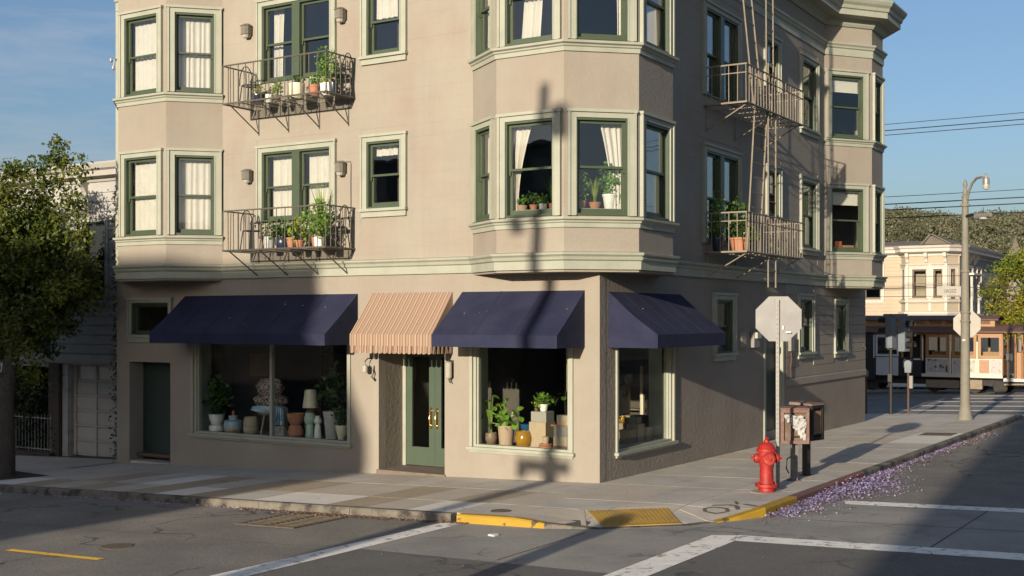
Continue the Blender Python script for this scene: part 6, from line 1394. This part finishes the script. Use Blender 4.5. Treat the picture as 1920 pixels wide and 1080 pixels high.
# ------------------------------------------------------------------ cable car
cy, cz = 36.5, -.50
CC = thing("cable_car", "old wooden cable car with maroon roof and posters on its white side panels, crossing beyond the crosswalk", "cable car", (-2.9, cy + 1.2, cz))
CC['label'] = "old wooden cable car with maroon roof and poster panels, beyond the crosswalk"
X0, X1, Wd = -7.4, 1.25, 2.35; Fc = Facet((0, cy), (1, cy)); fx = lambda a, b, o0, o1, z0, z1, nm, m, par=None: MB().box(a, cy - o1, z0, b, cy - o0, z1).build(nm, m, par or CC)
MB().box(X0, cy + .05, .16, .30, cy + Wd - .05, .26).build("floor", 'ccunder', CC)
MB().box(.30, cy + .15, .06, X1, cy + Wd - .15, .20).build("platform", 'ccblue', CC)
# roof: eave roof and raised clerestory
def vault(x0, x1, y0, y1, z, rise, th, n=8):
    b = MB(); vs = []; fs = []
    for x in (x0, x1):
        for i in range(n + 1):
            f = i / n; vs.append((x, y0 + (y1 - y0) * f, z + rise * math.sin(math.pi * f)))
        for i in range(n, -1, -1): vs.append((x, y0 + (y1 - y0) * i / n, z + rise * math.sin(math.pi * i / n) - th))
    m_ = 2 * (n + 1)
    for i in range(m_): fs.append((i, (i + 1) % m_, m_ + (i + 1) % m_, m_ + i))
    fs += [tuple(range(m_)), tuple(range(m_, 2 * m_))[::-1]]; return b.add(vs, fs)
vault(X0, X1 + .25, cy - .22, cy + Wd + .22, 2.20, .30, .06).build("roof", 'ccmaroon', CC)
vault(X0 + .2, .05, cy + .35, cy + Wd - .35, 2.72, .16, .05).build("clerestory_roof", 'ccmaroon', CC)
MB().box(X0 + .3, cy + .45, 2.38, -.1, cy + .49, 2.72).box(X0 + .3, cy + Wd - .49, 2.38, -.1, cy + Wd - .45, 2.72).box(-.14, cy + .49, 2.4, -.1, cy + Wd - .49, 2.74).build("clerestory", 'ccwood', CC)
for k in range(10): MB().box(X0 + .5 + k * .68, cy + .435, 2.5, X0 + 1.0 + k * .68, cy + .45, 2.68).build("clerestory_pane", 'glass', CC)
fx(-7.4, .30, -.06, .0, 2.04, 2.2, "letter_board", 'ccwood')
fx(-4.4, -3.6, .0, .03, 2.28, 2.34, "destination_board", 'poleconc')
# enclosed body: pillars, windows, panels
wins = [(-2.88, -1.90, 'postera', 'postera'), (-1.78, -.76, 'posterd', 'posterb'), (-.70, .27, 'posterc', 'posterd')]
for (a, c, p1, p2) in wins:
    d = MB().box(a, cy - .02, 1.04, a + .12, cy + .06, 2.05).box(c - .12, cy - .02, 1.04, c, cy + .06, 2.05).box(a + .12, cy - .02, 1.04, c - .12, cy + .06, 1.16).box(a + .12, cy - .02, 1.93, c - .12, cy + .06, 2.05).build("window", 'ccwood', CC)
    MB().box(a + .115, cy + .015, 1.155, c - .115, cy + .022, 1.935).build("pane", 'shopglass', d)
    MB().box(a, cy - .03, .34, c, cy + .05, 1.02).build("side_panel", 'ccwhite', CC)
    m_ = (a + c) / 2
    MB().box(a + .05, cy - .04, .40, m_ - .02, cy - .031, .97).build("poster", p1, CC); MB().box(m_ + .02, cy - .04, .40, c - .05, cy - .031, .97).build("poster", p2, CC)
for x in (-1.84, -.73): MB().tube([(x, cy - .06, .3), (x, cy - .06, 1.75)], .03, 8).build("grab_pole", 'cream', CC)
fx(-3.05, .30, -.03, .05, .20, .335, "step_board", 'ccwhite')
MB().box(.24, cy + .06, .3, .30, cy + Wd - .06, 1.0).box(.24, cy + .06, 1.0, .30, cy + .2, 2.1).box(.24, cy + Wd - .2, 1.0, .30, cy + Wd - .06, 2.1).build("bulkhead", 'ccwood', CC)
for k, (a, c) in enumerate(((-2.88, -1.9), (-1.78, -.76), (-.7, .27))):
    MB().box(a, cy + Wd - .06, .34, c, cy + Wd, 1.1).box(a, cy + Wd - .06, 1.1, a + .1, cy + Wd, 2.1).build("side_panel", 'ccwood', CC)
MB().box(-2.8, cy + .5, .26, .1, cy + .9, .75).box(-2.8, cy + 1.5, .26, .1, cy + 1.9, .75).box(-2.8, cy + .85, .75, .1, cy + .9, 1.3).build("bench", 'ccwood', CC)
for x in (.48, .78, 1.06): MB().tube([(x, cy + .12, .2), (x, cy + .12, 2.2)], .04, 8).build("platform_post", 'ccwood', CC); MB().tube([(x, cy + Wd - .12, .2), (x, cy + Wd - .12, 2.2)], .04, 8).build("platform_post", 'ccwood', CC)
MB().lathe((.55, cy + .05, .95), [(.12, 0), (.14, .05), (.13, .3), (.05, .35)], 10).tube([(.52, cy + .05, .2), (.52, cy + .05, 1.0)], .05).build("brake_stand", 'galv', CC)
MB().box(.75, cy + .3, .2, 1.1, cy + 1.6, 1.3).build("end_board", 'ccwood', CC)
# dark open front section
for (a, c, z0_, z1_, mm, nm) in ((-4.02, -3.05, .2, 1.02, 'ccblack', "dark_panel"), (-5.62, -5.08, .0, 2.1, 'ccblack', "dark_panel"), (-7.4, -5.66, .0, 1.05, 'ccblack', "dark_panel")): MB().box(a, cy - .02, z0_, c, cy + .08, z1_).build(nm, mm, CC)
MB().box(-5.04, cy - .03, .22, -4.06, cy + .06, 1.02).build("side_panel", 'ccblue', CC)
d = MB().box(-5.06, cy - .03, 1.06, -4.98, cy + .06, 2.02).box(-4.12, cy - .03, 1.06, -4.04, cy + .06, 2.02).box(-4.98, cy - .03, 1.06, -4.12, cy + .06, 1.16).box(-4.98, cy - .03, 1.92, -4.12, cy + .06, 2.02).build("window", 'ccblue', CC)
MB().box(-4.985, cy + .01, 1.155, -4.115, cy + .017, 1.925).build("pane", 'shopglass', d)
MB().box(-5.6, cy - .03, 1.0, -5.54, cy - .0, 2.02).box(-5.16, cy - .03, .98, -5.1, cy, 2.02).build("window_frame", 'ccblue', CC)
for x in (-3.95, -3.55, -3.1): MB().box(x, cy + .0, 1.02, x + .09, cy + .09, 2.1).build("post", 'ccwood', CC)
MB().tube([(-3.0, cy - .05, .9), (-3.0, cy - .05, 1.9)], .025).build("grab_pole", 'cream', CC)
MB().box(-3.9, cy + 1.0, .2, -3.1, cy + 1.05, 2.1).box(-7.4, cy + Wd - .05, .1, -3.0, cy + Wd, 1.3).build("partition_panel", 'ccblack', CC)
MB().box(-3.85, cy - .035, .55, -3.45, cy - .021, .95).build("notice", 'postera', CC); MB().box(-3.4, cy - .03, .92, -3.1, cy - .021, .99).build("number_plate", 'ccblue', CC)
# underframe, wheels, truck boxes
MB().box(X0 + .3, cy + .35, -.15, .9, cy + Wd - .35, .155).build("underframe", 'ccunder', CC)
for x in (-6.6, -5.3, -2.6, -.9, .15):
    for y in (cy + .35, cy + Wd - .35): MB().lathe((x, y - .05, cz + .30), [(.05, 0), (.28, 0), (.30, .03), (.28, .1), (.05, .1)], 18, 'y').build("wheel", 'ccunder', CC, True)
MB().box(-1.35, cy + .1, -.30, -.55, cy + .35, .10).build("truck_box", 'ccmotor', CC); MB().box(-2.9, cy + .12, -.28, -1.5, cy + .30, .06).build("track_brake", 'ccmotor', CC)
MB().hull([(.35, cy + .0, -.10), (1.3, cy + .1, -.06), (1.3, cy + .5, -.06), (.35, cy + .5, -.10)], [(.35, cy, -.04), (1.3, cy + .1, .0), (1.3, cy + .5, .0), (.35, cy + .5, -.04)]).build("end_step", 'ccmotor', CC)
for y in (cy + .35, cy + Wd - .35): struct(sheet("rail_track", [(-30, y - .04), (20, y - .04), (20, y + .04), (-30, y + .04)], -KERB + .006, 'grate', 4))

# ------------------------------------------------------------------ house beyond
HZ_ = thing("cream_house", "cream clapboard Victorian house with a bay window and bracketed cornice beyond the cable car", "house", (-8, 47, -.7))
FH = Facet((-16, 47), (-3.55, 47)); uh = lambda x: x + 16
hop = [(uh(-8.45), uh(-7.55), 3.75, 5.45), (uh(-7.95), uh(-7.2), .9, 2.5)]
wall_slab(FH, 0, FH.L, -2, 6.4, .2, hop).build("wall", 'house', HZ_)
for q in hop: window(FH, *q, cas=.16, top=.16, parent=HZ_, sashm='sashbrown', trimm='housetrim')
b = MB()
k = 0; z = -.4
while z < 6.0:
    segs = [(.02, uh(-6.3))] if not any(q[2] - .2 < z < q[3] + .2 for q in hop) else [(.02, hop[0][0] - .2), (hop[0][1] + .2 if z > 3 else hop[1][1] + .2, uh(-6.3))]
    for s0, s1 in segs: b.hexa([FH.P(s0, .03, z), FH.P(s1, .03, z), FH.P(s1, 0, z), FH.P(s0, 0, z), FH.P(s0, .008, z + .19), FH.P(s1, .008, z + .19), FH.P(s1, 0, z + .19), FH.P(s0, 0, z + .19)])
    z += .195
b.build("siding_boards", 'house', HZ_, kind='stuff')
FHs = Facet((-3.55, 47), (-3.55, 60))
wall_slab(FHs, .2, 13, -2, 6.4, .2, [(2.2, 3.1, 3.75, 5.4), (4.6, 5.5, 3.75, 5.4)]).build("wall", 'houseside', HZ_)
window(FHs, 2.2, 3.1, 3.75, 5.4, .14, .14, parent=HZ_, sashm='sashbrown', trimm='housetrim'); window(FHs, 4.6, 5.5, 3.75, 5.4, .14, .14, parent=HZ_, sashm='sashbrown', trimm='housetrim')
MB().box(-16, 59.8, -2, -3.75, 60, 6.4).box(-16, 47.2, -2, -15.8, 59.8, 6.4).build("wall", 'houseside', HZ_)
hb = [(-6.5, 47), (-6.05, 46.3), (-4.05, 46.3), (-3.6, 47)]
FHb = [Facet(hb[i], hb[i + 1]) for i in range(3)]
for F_, ops in zip(FHb, ([(.24, .60, 3.75, 5.3)], [(.28, 1.02, 3.8, 5.3), (1.34, 1.82, 3.8, 5.3)], [(.24, .60, 3.75, 5.3)])):
    wall_slab(F_, 0, F_.L, 2.95, 6.3, .1, ops).build("bay_wall", 'house', HZ_)
    for q in ops: window(F_, *q, cas=.13, top=.14, sill=False, parent=HZ_, sashm='sashbrown', trimm='housetrim')
MB().prism(hb, 2.9, 2.95).build("bay_soffit", 'house', HZ_)
MB().path(hb, [(-.02, 3.55), (.08, 3.55), (.14, 3.62), (.14, 3.68), (-.02, 3.70)]).build("bay_sill", 'housetrim', HZ_)
MB().path(hb, [(-.02, 2.90), (.10, 2.90), (.16, 3.0), (.16, 3.08), (.06, 3.12), (-.02, 3.12)]).build("bay_base", 'housetrim', HZ_)
MB().path(hb, [(-.02, 5.52), (.06, 5.52), (.09, 5.60), (-.02, 5.62)]).build("bay_head", 'housetrim', HZ_)
for F_ in FHb[1:2]:
    for u_ in (0.02, 1.18, F_.L - .02): MB().fbox(F_, u_ - .07, u_ + .07, 0, .05, 3.13, 5.52).build("pilaster", 'housetrim', HZ_)
hp = [(-16, 47)] + hb + [(-3.55, 47.05), (-3.55, 60)]
MB().path(hp, [(-.02, 5.98), (.06, 5.98), (.08, 6.10), (.30, 6.14), (.42, 6.20), (.42, 6.34), (.50, 6.40), (.54, 6.50), (-.02, 6.52)]).build("cornice", 'housetrim', HZ_)
for x, y in [(-15 + k * 1.25, 47) for k in range(7)] + [(-6.0, 46.3), (-5.05, 46.3), (-4.1, 46.3)]:
    MB().path([(x - .08, y), (x + .08, y)], [(0, 5.62), (.08, 5.66), (.14, 5.82), (.28, 5.95), (.30, 6.13), (0, 6.13)]).build("bracket", 'housetrim', HZ_)
for y in (48, 49.4, 50.8): MB().path([(-3.55, y - .08), (-3.55, y + .08)], [(0, 5.62), (.08, 5.66), (.14, 5.82), (.28, 5.95), (.30, 6.13), (0, 6.13)]).build("bracket", 'housetrim', HZ_)
MB().prism([(-16, 46.9), (-3.5, 46.9), (-3.5, 60), (-16, 60)], 6.52, 6.6).hull([(-16, 47.2, 6.6), (-3.6, 47.2, 6.6), (-3.6, 59.5, 6.6), (-16, 59.5, 6.6)], [(-16, 50, 7.0), (-4.5, 50, 7.0), (-4.5, 56, 7.0), (-16, 56, 7.0)]).build("roof", 'roof', HZ_)
dm = MB().hull([(-5.35, 46.9, 6.62), (-4.0, 46.9, 6.62), (-4.0, 48.4, 6.62), (-5.35, 48.4, 6.62)], [(-5.0, 46.9, 7.05), (-4.9, 46.9, 7.05), (-4.9, 48.4, 7.05), (-5.0, 48.4, 7.05)]).build("gable", 'roof', HZ_)
MB().hull([(-5.5, 46.75, 6.60), (-5.38, 46.75, 6.60), (-5.38, 48.4, 6.60), (-5.5, 48.4, 6.60)], [(-5.02, 46.75, 7.15), (-4.90, 46.75, 7.15), (-4.90, 48.4, 7.15), (-5.02, 48.4, 7.15)]).hull([(-3.98, 46.75, 6.60), (-3.84, 46.75, 6.60), (-3.84, 48.4, 6.60), (-3.98, 48.4, 6.60)], [(-4.98, 46.75, 7.15), (-4.86, 46.75, 7.15), (-4.86, 48.4, 7.15), (-4.98, 48.4, 7.15)]).build("gable_boards", 'roof', dm)
# porch posts on the side of the house
for y in (48.3, 50.2): MB().lathe((-3.2, y, 3.0), [(.09, 0), (.07, .2), (.06, 1.2), (.08, 1.9), (.11, 2.0)], 10).build("porch_post", 'housetrim', HZ_)
MB().box(-3.53, 47.9, 2.88, -3.0, 50.6, 2.99).box(-3.53, 47.9, 5.01, -3.0, 50.6, 5.12).build("porch_slab", 'housetrim', HZ_)
HZ_.location = (-10.68, 57.0, -1.24); HZ_.scale = (1.154, 1.154, 1.154)   # stands well back across the street
tw = thing("pointed_tower", "grey shingled pointed tower roof far behind the autumn tree", "tower", (-7.6, 90, -1))
MB().box(-8.2, 89.4, -2, -7.0, 90.6, 7.25).build("wall", 'farstucco', tw); MB().hull([(-8.35, 89.25, 7.25), (-6.85, 89.25, 7.25), (-6.85, 90.75, 7.25), (-8.35, 90.75, 7.25)], [(-7.62, 89.98, 9.45), (-7.58, 89.98, 9.45), (-7.58, 90.02, 9.45), (-7.62, 90.02, 9.45)]).build("roof", 'roof', tw)
# autumn tree
rt = np.random.default_rng(3); cl = []
while len(cl) < 130:
    p = rt.uniform(-1, 1, 3)
    if (p ** 2).sum() > 1: continue
    cl.append((.75 + p[0] * 2.9, 43.6 + p[1] * 1.6, 3.95 + p[2] * 2.25))
tree("autumn_tree", "round yellowing green tree behind the cable car", (1.2, 43.6, G(1, 43.6)), [(1.2, 43.6, G(1, 43.6) - .1), (1.2, 43.6, 1.0), (1.0, 43.6, 2.2), (.6, 43.6, 3.2)], cl, 190, (.10, .18), 'treeleaf2', None, .2, (.4, .75), 9)

# ------------------------------------------------------------------ overhead wires and their poles
for (x, lb) in ((-42, "wooden utility pole far along the cross street, hidden past the corner building"), (32, "wooden utility pole at the far end of the cross street")):
    t = thing("utility_pole", lb, "utility pole", (x, 30, G(x, 30)), "utility poles carrying the street wires")
    MB().tube([(x, 30, G(x, 30) - .3), (x, 30, 11.2)], .15, 10, .11).build("pole", 'bark', t); MB().box(x - .06, 28.9, 10.0, x + .06, 31.1, 10.14).box(x - .06, 29.2, 7.1, x + .06, 30.8, 7.22).build("crossarm", 'bark', t)
wk = 0
for (z, y, rr, lb) in ((10.62, 29.2, .013, "uppermost thin power line over the cross street"), (10.50, 30.0, .02, "thick power line just below the uppermost one"), (10.44, 30.8, .016, "power line nearest the houses in the upper set"), (7.85, 29.6, .012, "thin top cable of the lower set of lines"), (7.60, 30, .022, "second cable of the lower set of lines"), (7.32, 29.4, .022, "third cable of the lower set of lines"), (7.10, 30.6, .022, "lowest cable of the lower set of lines"), (4.85, 40.8, .012, "thin wire passing in front of the cream house cornice"), (4.30, 40.8, .014, "wire passing in front of the cream house windows"), (3.9, 40.8, .010, "lowest wire in front of the cream house windows")):
    pts_ = [(-42 + 74 * k / 24, y + (0 if y < 35 else 0), z - .35 * math.sin(math.pi * k / 24) * (1 if y < 35 else .3)) for k in range(25)]
    o_ = MB().tube(pts_, rr, 5).build("overhead_wire", 'wire'); tag(o_, lb, "wire", "overhead wires along the cross street")
for (x, y) in ((-42, 40.8), (32, 40.8)):
    t = thing("wire_post", "slim steel wire post " + ("far along the cross street behind the corner building" if x < 0 else "at the right end of the cross street"), "pole", (x, y, G(x, y))); MB().tube([(x, y, G(x, y) - .2), (x, y, 5.3)], .08, 8).build("pole", 'galv', t); MB().lathe((x, y, 5.3), [(.08, 0), (.09, .03), (.02, .08)], 8).build("cap", 'galv', t)

# ------------------------------------------------------------------ hills
FWD = Vector((-.525, .851)); RGT = Vector((.851, .525)); C0 = Vector((9.4, -18.05))
def hill_h(f, r):
    t_ = max(0., min(1., (f - 170) / 260)); t_ = t_ * t_ * (3 - 2 * t_)
    return -3 + t_ * (34.5 + 3.2 * math.sin(r * .045 + 1.2) + 1.6 * math.sin(r * .11 + .4) + .03 * max(0, 120 - r) * .5) + (f - 430 > 0) * .02 * (f - 430)
def strip(name, f0, f1, r0, r1, nf, nr, hf_, m, sgn=1):
    vs = []; fs = []
    for i in range(nf + 1):
        for j in range(nr + 1):
            f = f0 + (f1 - f0) * i / nf; r = r0 + (r1 - r0) * j / nr; p = C0 + FWD * f * sgn + RGT * r; vs.append((p.x, p.y, hf_(f, r)))
    for i in range(nf):
        for j in range(nr): k = i * (nr + 1) + j; fs.append((k, k + 1, k + nr + 2, k + nr + 1))
    o_ = MB().add(vs, fs).build(name, m, smooth=True); struct(o_); return o_
strip("hills", 165, 620, -500, 600, 26, 70, hill_h, 'hill')
rh = np.random.default_rng(21)
tv, tf_ = leaf_quads((lambda p: p / np.linalg.norm(p, axis=1)[:, None] * (rh.random(340) ** .4)[:, None])(rh.normal(size=(340, 3))), (.12, .22), rh, .9)
allv = []; n_ = 0
while n_ < 2300:
    f = rh.uniform(190, 445); r = f * rh.uniform(.255, .56) if n_ < 2150 else rh.uniform(-300, 400)
    p = C0 + FWD * f + RGT * r; s = 1.2 + 3.2 * rh.random() ** 1.8 * (1.2 if f > 400 else 1); a = rh.random() * 6.28; ca, sa = math.cos(a), math.sin(a)
    v = tv * np.array([s, s, s * rh.uniform(.7, 1.15)]); v = np.stack([v[:, 0] * ca - v[:, 1] * sa + p.x, v[:, 0] * sa + v[:, 1] * ca + p.y, v[:, 2] + hill_h(f, r) + s * .5], 1); allv.append(v); n_ += 1
V_ = np.concatenate(allv); o_ = np_mesh("hillside_woods", V_, np.arange(len(V_)).reshape(-1, 4), 'hillleaf'); tag(o_, "wooded hillside rising behind the cream house", "woods", None, 'stuff')
def back_h(f, r): t_ = max(0., min(1., (f - 140) / 160)); return -3 + t_ * (30 + 5 * math.sin(r * .02) + 3 * math.sin(r * .06 + 1) + 1.2 * math.sin(r * .23))
strip("hills", 130, 420, -700, 500, 12, 160, back_h, 'hill', -1)

# ------------------------------------------------------------------ what stands across the street, behind the photographer
def block(name, label, x0, x1, y0, y1, h, m, gable=None):
    t = thing(name, label, "building", ((x0 + x1) / 2, (y0 + y1) / 2, -1), "buildings across the street behind the viewpoint")
    MB().box(x0, y0, -3, x1, y1, h).build("wall", m, t); MB().box(x0 - .15, y0 - .15, h, x1 + .15, y1 + .2, h + .18).build("cornice", 'farcream', t)
    F_ = Facet((x1, y1), (x0, y1)); k = 0
    for z in np.arange(1.2, h - 2, 3.1):
        for u_ in np.arange(1.2, F_.L - 1.4, 2.6): w = MB().fbox(F_, u_ - .1, u_ + 1.1, .0, .06, z - .1, z + 1.8).build("window", 'farcream', t); MB().fbox(F_, u_, u_ + 1.0, .05, .07, z, z + 1.7).build("pane", 'glass', w)
    return t
t = block("terrace_building", "four storey grey rendered building across the front street", -44, -1.75, -58, -45.2, 13.05, 'farstucco')
b = MB(); sec = [(-1.74, -3), (-1.25, -3), (-1.25, 7.6), (-.45, 9.3), (-.45, 9.9), (-1.70, 12.9), (-1.74, 12.9)]
b.hull([(q[0], -47.5, q[1]) for q in sec], [(q[0], -45.25, q[1]) for q in sec]).build("shadow_edge_block", 'farstucco', t)  # added unseen block, its outline shaped to slant the building's cast shadow edge
t = block("corner_house", "three storey cream rendered house across the front street on the east corner", 10.2, 30, -48.4, -45.2, 14.4, 'farcream')
tb = thing("facing_house", "pale stucco apartment house on the east side of the side street", "building", (22, 12, 0), "buildings across the street behind the viewpoint")
MB().box(19, -1, -1, 28, 30, 7.4).build("wall", 'farcream', tb); MB().box(18.6, -1.3, 7.4, 28.3, 30.3, 7.8).build("cornice", 'housetrim', tb)
F_ = Facet((19, 30), (19, -1))
for z in (1.0, 4.2):
    for u_ in np.arange(1.5, 29, 2.9): w = MB().fbox(F_, u_ - .12, u_ + 1.2, .0, .08, z - .12, z + 1.7).build("window", 'housetrim', tb); MB().fbox(F_, u_, u_ + 1.1, .05, .09, z, z + 1.6).build("pane", 'glass', w)
# poles whose shadows cross the corner
pa = thing("utility_pole", "wooden utility pole with a transformer across the front street", "utility pole", (1.7, -26, G(1.7, -26)))
MB().tube([(1.72, -26, -.3), (1.62, -26, 8.6), (1.82, -26, 12.0)], .14, 12, .09).build("pole", 'bark', pa)
MB().lathe((2.10, -26, 11.05), [(.05, 0), (.17, .03), (.17, .55), (.05, .6)], 12).box(1.8, -26.03, 11.2, 2.0, -25.97, 11.3).build("transformer", 'galv', pa)
MB().tube([(1.65, -26, 9.75), (1.45, -26, 9.8), (1.30, -26, 9.78)], .03, 6).lathe((1.28, -26, 9.5), [(.05, 0), (.16, .03), (.13, .25), (.05, .3)], 10).build("side_lamp", 'galv', pa)
pb = thing("guide_sign", "wide flat guide sign on a slim post across the front street", "road sign", (1.45, -25.2, G(1.4, -25.2)))
MB().tube([(1.45, -25.2, 0), (1.45, -25.2, 5.5)], .05, 8).build("post", 'galv', pb); MB().box(.88, -25.24, 5.34, 1.95, -25.2, 5.58).box(.88, -25.24, 5.22, 1.08, -25.2, 5.34).build("sign_plate", 'alum', pb)
pc_ = thing("signal_cabinet_post", "thick squat signal post across the front street", "signal post", (3.25, -16.0, G(3.2, -16)))
MB().lathe((3.25, -16.0, G(3.2, -16)), [(.22, 0), (.20, .2), (.16, .4), (.15, 2.1), (.19, 2.15), (.19, 2.45), (.08, 2.5)], 14).build("post", 'galv', pc_); MB().box(3.08, -16.12, 1.2, 3.42, -15.86, 1.8).build("cabinet", 'signal', pc_)
